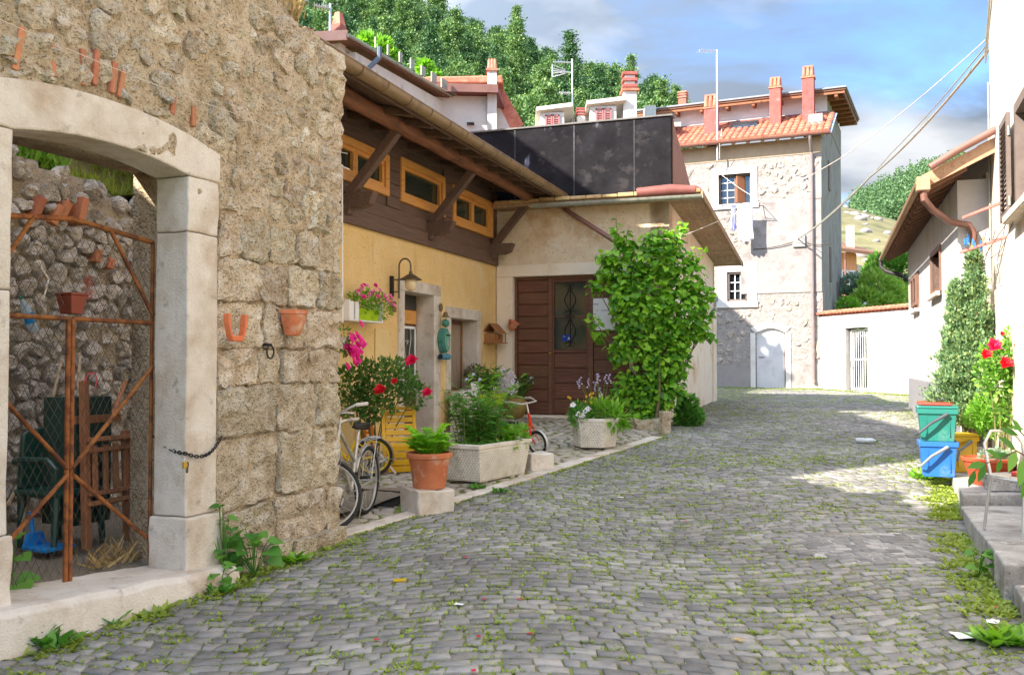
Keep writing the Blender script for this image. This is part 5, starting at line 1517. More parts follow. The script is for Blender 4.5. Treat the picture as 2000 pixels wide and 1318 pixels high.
cable('thin wire drooping from the antenna over the tiled roof', [BH.W(-3.3, .3, 9.6), BH.W(-3.2, -.55, 8.9), BH.W(-3.3, -.1, 8.0), BH.W(-2.0, -.08, 7.0)], .009, .05, m=M_WHITE)
cable('thin wire strung across the face of the ruined stone wall', [SW.W(-3.9, -.13, 3.42), SW.W(-1.5, -.14, 3.36), SW.W(.0, -.09, 3.40)], .0022, .03, 'wall_wire', M_PALESTONE)

# ------------------------------------------------------------------ raised platform at the right
def platform():
    h = thing('stone_platform', 'raised grey stone platform with steps along the cream building', 'steps', loc=(0, 0, 0))
    def slab(name, poly, zt, zb=-.1, amt=.012, m=M_STEPSTONE, sub=3):
        n = len(poly); b = MB()
        zf = zt if callable(zt) else (lambda x, y: zt)
        b.add([(x, y, zb + gz(x, y)) for x, y in poly] + [(x, y, zf(x, y)) for x, y in poly], [tuple(reversed(range(n))), tuple(range(n, 2 * n))] + [(i, (i + 1) % n, (i + 1) % n + n, i + n) for i in range(n)])
        o = b.build(name, m, h, bevel=.014, seg=2); return o
    wl = lambda y: 6.25 - .3946 * (11.97 - y) + .02      # foot of the cream wall
    ex = lambda y: float(np.interp(y, [p[1] for p in PE], [p[0] for p in PE]))
    def strip(y0, y1, off=0.0, n=7, jag=.018):
        ys = np.linspace(y0, y1, n)
        return [(ex(y) + off + jag * nz((y * 4, 0, 2)), float(y)) for y in ys], [(wl(y), float(y)) for y in reversed(ys)]
    def poly(y0, y1, off=0.0):
        a, b_ = strip(y0, y1, off); return [(b_[0])] + list(reversed(a)) + [(b_[-1])] if False else a + b_
    slab('near_slab', poly(2.5, 6.0, .06), lambda x, y: .12)
    slab('slab', poly(6.02, 9.30), lambda x, y: float(np.interp(y, [6, 9.3], [.245, .115])))
    slab('step', poly(9.315, 10.30, .03), .225)
    slab('upper_slab', poly(10.31, 12.25, .02), .24)
    gr = MB(); p0 = at(1962, 1008, 8.4)
    for k in range(9):
        y = 8.05 + .075 * k; x = 4.72 + (y - 8.05) * .38; gr.bar((x, y, .185), (x + .42, y, .185), .03, .02)
    gr.build('drain_grille', M_BLACKIRON, h)
    # long rough stone lying on the step
    st = MB(); a = Vector((4.96, 9.42, .0)); st.box(0, .95, 0, .24, 0, .17)
    o = st.build('stone_block', M_WALLSTONE, None, smooth=True, label='long rough grey stone lying on the step under the terracotta bowl', cat='stone')
    roughen(o, .03, 6, subdiv=3); o.location = (4.93, 9.52, .226); o.rotation_euler = (0, 0, -.12)
    o.data.materials.clear(); o.data.materials.append(M_GREYSTONE)
platform()

def bin_(name, lab, loc, rz, w, d, h, m, lid=False, hm=None):
    t = thing(name, lab, 'bin', loc=loc, rz=rz)
    k = .84
    b = MB(); th = .012
    o_ = lambda f, z: [(-w / 2 * f, -d / 2 * f, z), (w / 2 * f, -d / 2 * f, z), (w / 2 * f, d / 2 * f, z), (-w / 2 * f, d / 2 * f, z)]
    rings = [o_(k, 0), o_(1, h), [(x * .93, y * .93, h) for x, y, _ in o_(1, h)], [(x * .93, y * .93, .03) for x, y, _ in o_(k, 0)]]
    for r in rings: b.v += r
    for i in range(3):
        for j in range(4): b.f.append((i * 4 + j, i * 4 + (j + 1) % 4, (i + 1) * 4 + (j + 1) % 4, (i + 1) * 4 + j))
    b.f.append((3, 2, 1, 0)); b.f.append((12, 13, 14, 15))
    b.build('body', m, t, bevel=.018, seg=3)
    r = MB(); e = .014
    for q in ((-w / 2 - e, w / 2 + e, -d / 2 - e, -d / 2 + .006), (-w / 2 - e, w / 2 + e, d / 2 - .006, d / 2 + e), (-w / 2 - e, -w / 2 + .006, -d / 2 + .006, d / 2 - .006), (w / 2 - .006, w / 2 + e, -d / 2 + .006, d / 2 - .006)): r.box(q[0], q[1], q[2], q[3], h - .055, h + .004)
    r.build('rim', m, t, bevel=.006, seg=2)
    if lid: MB().box(-w / 2 - .02, w / 2 + .02, -d / 2 - .02, d / 2 + .02, h + .005, h + .035).build('lid', m, t, bevel=.012, seg=2)
    for x in (-.12, .12): MB().box(x * w / .4 - .004, x * w / .4 + .004, -d / 2 * .955 - .004, -d / 2 * .9, .06, h - .07).build('rib', m, t)
    # swing handle lowered over the front
    hx = w / 2 + .02
    MB().tube([(hx - .12, -d / 2 - .03, h - .05), (hx - .30, -d / 2 - .07, h - .16), (-hx + .02, -d / 2 - .06, h - .27), (-hx - .012, -d / 2 - .02, h - .285)], [.022, .016, .014, .014], 8).build('handle', hm, t, smooth=True)
    return t
P_GREEN = mat('green_plastic', [S(32, 112, 102), S(44, 128, 116)], scale=2, stain=[(S(120, 140, 130), 4, .58, .8)], bump=.02, rough=.35, spec=.5)
P_BLUE = mat('bin_blue_plastic', [S(36, 98, 180), S(48, 114, 194)], scale=2, stain=[(S(130, 150, 180), 4, .58, .8)], bump=.02, rough=.35, spec=.5)
P_YEL = mat('bin_yellow_plastic', [S(216, 172, 36), S(224, 184, 50)], scale=2, bump=.02, rough=.35, spec=.5)
P_GREY = mat('grey_plastic', [S(120, 122, 126), S(140, 142, 146)], scale=2, bump=.02, rough=.4)
P_BROWN = mat('bin_brown_plastic', [S(120, 78, 50), S(134, 90, 60)], scale=2, bump=.02, rough=.4)
P_RED = mat('bin_red_plastic', [S(206, 60, 56), S(216, 80, 72)], scale=2, bump=.02, rough=.4)
def bins():
    p = at(1846, 931, 10.55); z = .241
    bin_('recycling_bin', 'blue plastic bin with grey swing handle under the green bin', (p.x, p.y + .18, z), -.34, .385, .33, .40, P_BLUE, hm=P_GREY)
    bin_('food_waste_bin', 'green plastic bin with lid stacked on the blue bin', (p.x - .005, p.y + .18, z + .405), -.36, .40, .34, .37, P_GREEN, True, hm=mat('dark_handle', [S(60, 64, 70), S(80, 84, 90)], bump=0, rough=.4))
    q = at(1886, 920, 11.0)
    bin_('plastic_bin', 'yellow plastic bin standing behind the blue bin', (q.x + .02, q.y + .2, z), .1, .30, .30, .42, P_YEL, True, hm=P_GREY)
    bin_('organic_bin', 'tall brown plastic bin mostly hidden behind the green bin', (q.x - .04, q.y + .62, z), .1, .34, .3, .82, P_BROWN, hm=P_GREY)
    lb = MB().box(-.03, .03, -.002, .002, -.02, .02).build('paper_label', M_WHITE, None, label='small white paper label stuck on the blue bin', cat='label')
    lb.location = (p.x - .0, p.y + .018, z + .315); lb.rotation_euler = (-.05, 0, -.34)
    rl = MB().box(-.17, .17, -.14, .14, 0, .02).build('bin_lid', P_RED, None, bevel=.008, label='pale red plastic lid lying on the green bin', cat='lid')
    rl.location = (p.x + .0, p.y + .24, z + .405 + .41); rl.rotation_euler = (0, 0, -.3)
bins()
def bowl_and_chair():
    p = at(1948, 930, 9.95)
    t = thing('terracotta_bowl', 'wide reddish terracotta bowl behind the long grey stone', 'pot', loc=(p.x - .02, p.y + .12, .23))
    MB().lathe([(.17, 0), (.20, .06), (.235, .17), (.24, .18), (.262, .25), (.28, .255), (.285, .285), (.262, .29), (.25, .27), (.0, .25)], 32).build('bowl', mat('red_terracotta', [S(178, 74, 44), S(192, 88, 56)], scale=4, bump=.05, rough=.6), t, smooth=True)
    MB().lathe([(.0, .24), (.25, .262), (.0, .275)], 20).build('soil', M_EARTH, t)
    c = thing('metal_chair', 'bare aluminium tube chair frame cut by the right picture edge', 'chair', loc=(4.10, 7.36, .188), rz=.2)
    al = M_STEEL
    for (x0, y0), (x1, y1) in (((-.22, -.2), (-.17, -.17)), ((.22, -.2), (.17, -.17)), ((-.2, .25), (-.17, .2)), ((.2, .25), (.17, .2))):
        MB().tube([(x0, y0, 0), (x1, y1, .44)], .012, 10).build('leg', al, c, smooth=True)
    MB().tube([(-.2, -.2, .44), (.2, -.2, .44), (.2, .2, .44), (-.2, .2, .44)], .014, 10, closed=True).build('seat_frame', al, c, smooth=True)
    for k in range(5): MB().box(-.19, .19, -.17 + .08 * k, -.12 + .08 * k, .442, .455).build('slat', al, c, bevel=.003)
    MB().tube([(-.17, .2, .44), (-.18, .26, .7), (-.1, .28, .8), (.1, .28, .8), (.18, .26, .7), (.17, .2, .44)], .013, 10).build('backrest', al, c, smooth=True)
    MB().tube([(-.2, -.18, .25), (.2, -.18, .25)], .009, 8).build('stretcher', al, c, smooth=True)
    r = MB().box(-.09, .09, -.06, .06, 0, .035).build('red_box', P_RED, None, bevel=.008, label='small red plastic box lying on the metal chair', cat='box'); r.location = (4.10, 7.40, .188 + .457); r.rotation_euler = (0, 0, .5)
bowl_and_chair()

def litter():
    p = on_ground(1690, 866)
    t = thing('plastic_bottle', 'crushed clear plastic bottle lying on the cobbles', 'bottle', loc=(p.x, p.y, p.z + .045), rz=-.25)
    pl = mat('clear_plastic', [S(206, 210, 212), S(226, 230, 232)], bump=.1, rough=.2, spec=.6)
    Rm = Matrix.Rotation(R(90), 3, 'Y')
    o = MB().lathe([(0, -.14), (.04, -.138), (.042, -.02), (.036, 0), (.042, .02), (.042, .09), (.015, .14), (.015, .155)], 14, (0, 0, 0), Rm).build('body', pl, t, smooth=True)
    roughen(o, .008, 14)
    MB().lathe([(.017, .156), (.017, .178), (0, .179)], 12, (0, 0, 0), Rm).build('cap', mat('green_cap', [S(20, 130, 80), S(30, 140, 90)], bump=0), t)
    def scrap(u, v, s, m, lab, nm='paper_scrap', cat='litter', g=None):
        p = on_ground(u, v); V, F = [], []; n = 5
        for j in range(n):
            for i in range(n): V.append(((i - 2) * s * .4, (j - 2) * s * .3 + .1 * s * nz((i, j, u)), .012 + .25 * s * abs(nz((i * .9, j * .9, u * .1)))))
        for j in range(n - 1):
            for i in range(n - 1): F.append((j * n + i, j * n + i + 1, (j + 1) * n + i + 1, (j + 1) * n + i))
        o = obj(nm, fast_mesh(nm, V, F), m, None, lab, cat, g); o.location = p; o.rotation_euler = (0, 0, rng.uniform(0, 3))
    scrap(1890, 1245, .10, M_WHITE, 'torn clear wrapper on the cobbles near the platform'); scrap(897, 1183, .035, M_WHITE, 'small white paper scrap on the cobbles in the middle of the street')
    scrap(1211, 973, .045, M_WHITE, 'white paper flake lying on the far cobbles'); scrap(781, 1136, .055, leafmat('yellow_leaf', [S(226, 180, 20), S(236, 196, 40)]), 'single yellow leaf lying on the cobbles', 'fallen_leaf', 'leaf')
    scrap(1442, 1252, .04, L_DRY, 'curled dry leaf lying between the cobbles', 'fallen_leaf', 'leaf'); scrap(1940, 1218, .06, M_WHITE, 'white paper scrap in the weeds by the platform')
    for k, (u, v) in enumerate(((935, 1246), (945, 1172), (1016, 1172), (1842, 1018), (1943, 1188), (1035, 1240), (910, 1090), (925, 1313), (735, 1252), (1340, 1020))):
        scrap(u, v, .02, L_RED, 'fallen red rose petal lying on the cobbles', 'rose_petal', 'petal', 'red petals scattered on the cobbles')
litter()

# ------------------------------------------------------------------ plant helpers
FQ = Vector((0, 0, 1)).rotation_difference(Vector((-.1, -.85, .5)).normalized()); FU = (-.1, -.85, .5)
def flower(par, p, r, m, n=16, name='flower', cup=.5):
    p = Vector(p); P, D, U, Z = [], [], [], []
    for i in range(n):
        a = i * 2.4; k = i / n
        d = FQ @ Vector((math.cos(a), math.sin(a), cup * 2 * (1 - k) + .1)).normalized()
        P.append(tuple(p)); D.append(tuple(d)); U.append(FU); Z.append(r * (.55 + .5 * k))
    return leaves(name, 'petal', P, D, U, Z, m, par)
def stems_plant(par, base, n, h, spread, lean, shape, size, per, m, stem_m=None, top_only=.15, up=.4, droop=.0, seed=0, r=.006, fname='foliage'):
    """upright stems with leaves along them; returns stem tips"""
    rr = random.Random(seed); b = MB(); P, D, U, Z, tips = [], [], [], [], []
    for i in range(n):
        a = rr.uniform(0, 6.283); q = spread * math.sqrt(rr.random()); x0, y0 = q * math.cos(a) * .5, q * math.sin(a) * .5
        H = h * rr.uniform(.65, 1.1); lx, ly = math.cos(a) * lean * q / max(spread, .01) + rr.uniform(-.05, .05), math.sin(a) * lean * q / max(spread, .01) + rr.uniform(-.05, .05)
        pts = []
        for k in range(6):
            t = k / 5; pts.append(Vector(base) + Vector((x0 + lx * t * t * H, y0 + ly * t * t * H, H * (t - droop * t * t * t))))
        b.tube(pts, [r * (1 - .6 * k / 5) for k in range(6)], 4); tips.append(pts[-1])
        for j in range(per):
            t = top_only + (1 - top_only) * rr.random(); k = min(int(t * 5), 4); p = pts[k].lerp(pts[k + 1], t * 5 - k)
            aa = rr.uniform(0, 6.283); P.append(tuple(p)); D.append((math.cos(aa), math.sin(aa), up + rr.uniform(-.3, .3))); U.append((rr.gauss(0, .3), rr.gauss(0, .3), 1)); Z.append(size * rr.uniform(.6, 1.25))
    b.build('stem', stem_m or mat('green_stem', [S(96, 120, 56), S(118, 140, 70)], bump=0), par)
    leaves(fname, shape, P, D, U, Z, m, par)
    return tips

# ------------------------------------------------------------------ things on the stone wall
def wall_fittings():
    s, z = SW.hit(578, 630, -.12)
    t = thing('wall_pot', 'fluted terracotta half pot fixed to the stone wall', 'pot', M=SW.M)
    V = []; n = 20; prof = [(.06, -.105), (.075, -.10), (.085, -.07), (.115, .0), (.13, .065), (.14, .068), (.142, .10), (.13, .10)]
    b = MB()
    for r, zz in prof:
        for j in range(n + 1):
            a = math.pi + math.pi * j / n; fl = 1 + (.02 * math.cos(j * math.pi) if -.09 < zz < .06 else 0)
            b.v.append((s + r * fl * math.cos(a), -.07 + r * fl * .95 * math.sin(a), z + zz))
    m = n + 1
    for i in range(len(prof) - 1):
        for j in range(n): b.f.append((i * m + j, i * m + j + 1, (i + 1) * m + j + 1, (i + 1) * m + j))
    b.f.append(tuple(range(m))); b.f.append(tuple(range((len(prof) - 1) * m, len(prof) * m)))
    b.f.append(tuple(i * m for i in range(len(prof))) + tuple(i * m + n for i in reversed(range(len(prof)))))
    b.build('pot', M_TERRACOTTA, t, smooth=True)
    s, z = SW.hit(460, 640, -.1)
    t = thing('broken_wall_pot', 'broken orange terracotta pot rim left hanging on the stone wall', 'pot', M=SW.M)
    prof = [(-.11, .10), (-.084, .10), (-.076, .0), (-.056, -.058), (.056, -.058), (.074, .0), (.082, .10), (.11, .10), (.105, .03), (.075, -.06), (.055, -.10), (-.055, -.10), (-.08, -.05), (-.105, .03)]
    MB().prism([(s + a, z + c) for a, c in prof], -.13, -.075).build('rim', mat('orange_clay', [S(206, 110, 66), S(216, 126, 84)], bump=.1), t, bevel=.008, seg=2)
    s, z = SW.hit(526, 685, -.09)
    t = thing('iron_ring', 'rusty iron tethering ring on the stone wall below the terracotta pot', 'ring', M=SW.M)
    MB().tube([(s + .042 * math.cos(a), -.10, z - .01 + .05 * math.sin(a)) for a in np.linspace(0, 6.283, 19)[:-1]], .007, 7, closed=True).build('ring', M_BLACKIRON, t, smooth=True)
    MB().tube([(s, .0, z + .05), (s, -.11, z + .045)], .012, 7).build('staple', M_BLACKIRON, t, smooth=True)
wall_fittings()

# ------------------------------------------------------------------ clutter in the yard
def yard_clutter():
    Y = 1.35
    def L(u, v, y=Y): s, z = SW.hit(u, v, y); return Vector((s, y, z))
    # plastic armchair
    g = mat('dark_green_plastic', [S(22, 62, 58), S(34, 80, 74)], scale=2, bump=.02, rough=.35, spec=.5)
    c = thing('plastic_chair', 'dark green plastic garden armchair behind the rusty gate', 'chair', M=SW.M)
    a = L(105, 1050, 1.2); sx, sz = a.x, .14
    for dx, dy in ((0, 0), (.46, 0), (.06, .42), (.42, .42)):
        MB().tube([(sx + dx, 1.2 + dy, sz), (sx + dx + (.03 if dx < .2 else -.03), 1.2 + dy + .02, sz + .42)], [.022, .035], 8).build('leg', g, c, smooth=True)
    MB().box(sx + .0, sx + .48, 1.18, 1.64, sz + .40, sz + .45).build('seat', g, c, bevel=.02, seg=3)
    MB().prism([(sx + .03, sz + .45), (sx + .45, sz + .45), (sx + .42, sz + .86), (sx + .35, sz + .90), (sx + .13, sz + .90), (sx + .06, sz + .86)], 1.60, 1.64).build('backrest', g, c, bevel=.015, seg=2)
    for x in (sx - .01, sx + .46): MB().tube([(x, 1.2, sz + .42), (x, 1.18, sz + .62), (x, 1.26, sz + .68), (x, 1.5, sz + .68), (x + .01, 1.62, sz + .66)], .025, 8).build('armrest', g, c, smooth=True)
    # slatted wooden bed end leaning
    w1 = mat('bed_wood', [S(150, 98, 66), S(178, 122, 84), S(130, 84, 58)], scale=5, wood=(3, 3, .6), bump=.2, rough=.6, rnd=.12)
    t = thing('slatted_bench', 'folded reddish wooden slatted bench leaning behind the rusty gate', 'bench', M=SW.M)
    o = Vector((L(180, 1060, 1.0).x - .05, 1.0, .16)); k = .3
    def W(x, z, y=0): return (o.x + x + z * .10, o.y + y + z * k * .5, o.z + z)
    for x in (.0, .40): MB().bar(W(x, .0), W(x, 1.25 if x < .2 else .85), .05, .06, (0, -1, .3)).build('post', w1, t, bevel=.004)
    for z in (.33, .40, .72, .80): MB().bar(W(-.02, z, -.03), W(.44, z, -.03), .035, .065, (0, -1, .3)).build('rail', w1, t, bevel=.004)
    for i in range(4): MB().bar(W(.06 + .10 * i, .40, -.035), W(.06 + .10 * i, .76, -.035), .045, .02, (0, -1, .3)).build('slat', w1, t, bevel=.003)
    MB().bar(W(.0, .95, .1), W(.44, .95, .1), .03, .06).build('rail', w1, t)
    MB().box(o.x + .12, o.x + .46, 1.25, 1.6, .3, 1.28).build('dark_backing', mat('green_tarp', [S(40, 62, 54), S(56, 80, 70)], bump=.2), t)
    # handles, scoop, pot, dried cactus, bottle
    for u0, v0, u1, v1, nm in ((38, 1050, 120, 705, 'long pale broom handle leaning on the yard wall'), (15, 985, 72, 880, 'short grey broom handle leaning low on the yard wall'), (150, 860, 156, 690, 'thin wooden pole standing behind the gate post')):
        a, b_ = L(u0, v0, 1.5), L(u1, v1, 2.2); a.z = max(a.z, .15)
        MB().tube([a, b_], .014, 8).build('broom_handle', mat('pale_pole', [S(170, 150, 124), S(190, 170, 144)], bump=.1), None, smooth=True, label=nm, cat='broom handle').matrix_world = SW.M
    a, b_ = L(213, 830, 1.5), L(245, 745, 2.0)
    MB().tube([a, b_], [.02, .018], 8).build('turned_spindle', w1, None, smooth=True, label='dark turned wooden spindle leaning above the slatted bench', cat='spindle').matrix_world = SW.M
    t = thing('dustpan', 'bright blue plastic dustpan on the gravel under the green chair', 'dustpan', M=SW.M)
    bl = mat('bright_blue_plastic', [S(24, 130, 214), S(40, 150, 226)], bump=.02, rough=.35)
    p = L(90, 1020, 1.3); p.z = .18
    MB().prism([(p.x - .14, 1.15), (p.x + .14, 1.15), (p.x + .1, 1.42), (p.x - .1, 1.42)], p.z - .01, p.z + .01, 'z').build('tray', bl, t)
    MB().prism([(p.x - .1, p.z), (p.x + .1, p.z), (p.x + .06, p.z + .1), (p.x - .06, p.z + .1)], 1.40, 1.43).build('back', bl, t)
    MB().tube([(p.x, 1.42, p.z + .04), (p.x + .03, 1.5, p.z + .24)], .018, 8).build('handle', bl, t, smooth=True)
    q = L(142, 592, .36)
    t = thing('hanging_pot', 'small brown square plant pot hanging on the gate mesh', 'pot', M=SW.M)
    bp = mat('brown_pot_plastic', [S(120, 56, 40), S(136, 68, 50)], bump=.02, rough=.5)
    b = MB(); b.hexa([(q.x - .045, .32, q.z - .07), (q.x + .045, .32, q.z - .07), (q.x + .045, .42, q.z - .07), (q.x - .045, .42, q.z - .07)], [(q.x - .065, .30, q.z + .05), (q.x + .065, .30, q.z + .05), (q.x + .065, .44, q.z + .05), (q.x - .065, .44, q.z + .05)]); b.build('pot', bp, t, bevel=.004)
    MB().box(q.x - .07, q.x + .07, .295, .445, q.z + .051, q.z + .065).build('rim', bp, t, bevel=.003)
    q = L(173, 565, .34); P = []; D = []
    for i in range(260):
        zz = rng.uniform(-.07, .08); a = rng.uniform(0, 6.28); rd = .018 + .012 * math.cos(zz * 40); P.append((q.x + rd * math.cos(a), q.y + rd * math.sin(a), q.z + zz)); D.append((math.cos(a), math.sin(a), rng.uniform(-.5, .8)))
    leaves('dried_cactus', 'blade', P, D, [(0, 0, 1)] * len(P), .03, leafmat('dry_red', [S(190, 60, 56), S(206, 90, 76), S(200, 150, 120)]), None, label='prickly red dried plant hanging on the gate mesh', cat='plant').matrix_world = SW.M
    q = L(55, 605, 2.1)
    t = thing('water_bottle', 'clear plastic water bottle with blue label on the yard wall', 'bottle', M=SW.M @ Matrix.Translation((q.x, q.y, q.z - .05)) @ Matrix.Rotation(R(-25), 4, 'Y'))
    MB().lathe([(0, -.14), (.04, -.138), (.042, .06), (.018, .13), (.016, .15)], 14).build('body', mat('pale_blue_plastic', [S(150, 176, 196), S(176, 196, 212)], bump=.02, rough=.2), t, smooth=True)
    MB().lathe([(.043, -.06), (.0435, .03)], 14).build('label_band', bl, t, smooth=True); MB().lathe([(.018, .15), (.018, .17), (0, .171)], 10).build('cap', P_GREEN, t)
    pts = [L(u, v, .42) for u, v in ((70, 512), (78, 510), (82, 525), (95, 545), (90, 565), (85, 582))]
    MB().tube(pts, .006, 5).build('cord', M_PALESTONE, None, label='short pale cord tied on the gate mesh', cat='cord').matrix_world = SW.M
    pts = [L(u, v, .42) for u, v in ((165, 745), (172, 730), (185, 728), (190, 740), (186, 760))]
    MB().tube(pts, .004, 5).build('red_string', mat('red_string', [S(214, 60, 70), S(220, 80, 90)], bump=0), None, label='thin red string tied on the gate mesh', cat='string').matrix_world = SW.M
    P, D, U, Z = [], [], [], []
    for _ in range(90):
        u = rng.uniform(190, 285); q = SW.hit(u, rng.uniform(1020, 1090), .5); P.append((q[0], .5 + rng.uniform(-.05, .2), .14)); D.append((rng.gauss(0, .9), rng.gauss(0, .4), .8)); U.append((rng.gauss(0, 1), 1, 0)); Z.append(rng.uniform(.06, .24))
    leaves('dead_weeds', 'blade', P, D, U, Z, L_DRY, None, kind='stuff', label='dry dead weeds at the foot of the rusty gate', cat='weeds').matrix_world = SW.M
yard_clutter()

# ------------------------------------------------------------------ things on the yellow facade
def facade_things():
    M = YW.M
    # lamp
    s, z = 1.50, 2.70
    t = thing('wall_lamp', 'swan neck wall lamp with glass globe beside the front door', 'lamp', M=M)
    br = mat('bronze', [S(92, 80, 60), S(112, 98, 74)], bump=.05, metal=.4, rough=.5)
    MB().box(s - .035, s + .035, -.05, -.002, z - .17, z + .14).build('back_plate', M_BLACKIRON, t, bevel=.01)
    pts = [(s, -.05, z - .12), (s, -.14, z - .12), (s, -.145, z + .1)]
    MB().tube([(s, -.145, z - .2), (s, -.145, z + .28)] + [(s, -.145 - .095 * (1 - math.cos(a)), z + .28 + .11 * math.sin(a)) for a in np.linspace(.2, math.pi, 12)] + [(s, -.335, z + .2)], .013, 8).build('arm', br, t, smooth=True)
    for zz in (z - .1, z + .08): MB().tube([(s, -.04, zz), (s, -.15, zz)], .01, 6).build('bracket', br, t)
    c = (s, -.335, z + .1)
    MB().lathe([(.0, .10), (.025, .10), (.03, .06), (.06, .045), (.13, .0), (.165, -.02), (.165, -.03), (.09, -.02), (.0, -.01)], 24, c).build('shade', br, t, smooth=True)
    MB().lathe([(.085, -.03), (.088, -.08), (.08, -.14), (.055, -.18), (.0, -.20)], 20, c).build('globe', mat('frosted_glass', [S(220, 196, 150), S(232, 212, 172)], bump=0, rough=.15, spec=.6), t, smooth=True)
    b = MB().box(s - .04, s + .06, -.08, -.002, z - .40, z - .24); b.build('wooden_bell_box', M_RAFTER, None, bevel=.01, label='small brown wooden box under the wall lamp', cat='box').matrix_world = M
    # meter cover
    b = MB().box(1.0, 1.40, -.025, -.002, 1.50, 2.04); o = b.build('meter_cover', mat('cream_metal', [S(226, 196, 136), S(232, 206, 150)], bump=.05), None, bevel=.004, label='flat cream meter cover on the yellow wall', cat='meter cover'); o.matrix_world = M
    # white pole
    a0, a1 = YW.hit(669, 630, -.3), YW.hit(668, 322, -.3)
    t = thing('white_pole', 'slim white pole with crosspiece at the corner of the stone wall', 'pole', M=M)
    MB().tube([(a0[0], -.3, a0[1]), (a1[0], -.3, a1[1])], .012, 8).build('shaft', M_WHITE, t, smooth=True)
    MB().tube([(a1[0] - .15, -.3, a1[1] - .02), (a1[0] + .12, -.34, a1[1] - .04)], .010, 6).build('crosspiece', M_WHITE, t)
    # crate shelf with lime box of geraniums
    t = thing('flower_shelf', 'white wooden crate shelf on the yellow wall by the stone corner', 'shelf', M=M)
    s0, z0 = YW.hit(668, 628, -.15); s1 = s0 + .95; z0 = 2.12
    MB().box(s0, s1, -.26, -.002, z0 - .02, z0).build('base', M_WHITE, t, bevel=.003)
    for x in (s0, s0 + .03): pass
    for x0 in (s0, s1 - .02): MB().box(x0, x0 + .02, -.26, -.002, z0 + .001, z0 + .26).build('side', M_WHITE, t, bevel=.003)
    for x0 in (s0 + .021, s0 + .16): MB().box(x0, x0 + .10, -.26, -.24, z0 + .001, z0 + .24).build('slat', M_WHITE, t, bevel=.003)
    lime = mat('lime_plastic', [S(160, 196, 20), S(176, 208, 40)], bump=.02, rough=.4)
    t = thing('geranium_box', 'lime green box of trailing pink geraniums on the white shelf', 'flower box', M=M)
    MB().hexa([(s0 + .28, -.22, z0 + .002), (s1 - .08, -.22, z0 + .002), (s1 - .08, -.06, z0 + .002), (s0 + .28, -.06, z0 + .002)], [(s0 + .26, -.25, z0 + .16), (s1 - .05, -.25, z0 + .16), (s1 - .05, -.04, z0 + .16), (s0 + .26, -.04, z0 + .16)]).build('box', lime, t, bevel=.006)
    P, d = blob_points(700, [(s0 + .4, -.18, z0 + .24), (s0 + .65, -.2, z0 + .25), (s0 + .9, -.24, z0 + .2)], [.17, .2, .18], .3)
    leaves('foliage', 'oval', P, d + [0, 0, .5], unit(len(P)), .05, L_LIGHT, t)
    for i in range(34):
        x = s0 + rng.uniform(.1, 1.2); flower(t, (x, -.25 - rng.uniform(0, .15), z0 + .42 - .22 * abs(x - s0 - .5) + rng.uniform(-.08, .08)), .05, L_PINKP if i % 3 else L_MAGENTA, 10, cup=.3)
    # magenta petunias hanging low at the stone corner
    q = YW.hit(668, 675, -.5)
    t = thing('petunia_basket', 'hanging pot of bright magenta petunias at the stone corner', 'flower pot', M=M)
    MB().lathe([(.06, -.14), (.09, 0), (.095, .005)], 14, (q[0] - .06, -.5, q[1] + .10)).build('pot', M_WHITE, t, smooth=True)
    P, d = blob_points(220, [(q[0] - .03, -.5, q[1] + .12), (q[0], -.52, q[1])], [.12, .12], .2); leaves('foliage', 'oval', P, d, unit(len(P)), .05, L_MID, t)
    for i in range(40): flower(t, (q[0] + .05 + rng.gauss(.02, .08), -.62 + rng.gauss(0, .05), q[1] - .04 + rng.gauss(0, .12)), .07, L_MAGENTA, 8, cup=.25)
    # mailbox
    s, z = YW.hit(868, 665, -.10)
    t = thing('mailbox', 'green patinated mailbox with newspaper tube between door and window', 'mailbox', M=M)
    gp = mat('patina_green', [S(62, 122, 106), S(84, 146, 128), S(50, 100, 90)], scale=7, bump=.1, rough=.5)
    MB().prism([(s + .15 * math.cos(a) * (1 if math.sin(a) > 0 else .85), z + (.21 * math.sin(a))) for a in np.linspace(0, 6.283, 25)[:-1]], -.14, -.032).build('body', gp, t, bevel=.012, seg=2)
    MB().prism([(s + .11 * math.cos(a), z - .01 + .165 * math.sin(a)) for a in np.linspace(0, 6.283, 21)[:-1]], -.165, -.141).build('door', mat('pale_patina', [S(92, 156, 136), S(110, 170, 150)], bump=.1), t, bevel=.006)
    MB().box(s - .08, s + .08, -.18, -.166, z + .08, z + .10).build('slot', M_BLACKIRON, t)
    for a in np.linspace(0, 6.28, 7)[:-1]: MB().lathe([(0, 0), (.022, .004), (0, .012)], 8, (s + .035 * math.cos(a), -.167, z - .04 + .035 * math.sin(a)), Matrix.Rotation(R(90), 3, 'X')).build('ornament', M_OLDSTEEL, t)
    MB().tube([(s - .16, -.10, z - .27), (s + .17, -.10, z - .27)], .05, 14).build('newspaper_tube', mat('blue_patina', [S(70, 130, 150), S(96, 156, 170)], bump=.1), t, smooth=True)
    MB().lathe([(0, -.001), (.043, 0), (0, .002)], 14, (s - .163, -.10, z - .27), Matrix.Rotation(R(90), 3, 'Y')).build('tube_mouth', M_BLACKIRON, t)
    t = thing('door_bell', 'old brass bell and green ball hanging above the mailbox', 'bell', M=M)
    MB().lathe([(.0, .08), (.03, .075), (.045, .02), (.07, -.01), (.0, -.012)], 16, (s, -.12, z + .40)).build('bell', mat('old_brass', [S(130, 112, 80), S(150, 130, 96)], bump=.1, metal=.5), t, smooth=True)
    MB().lathe([(.012, -.07), (.052, -.045), (.068, 0), (.052, .045), (.012, .07)], 16, (s, -.12, z + .29)).build('ball', gp, t, smooth=True)
    b = MB()
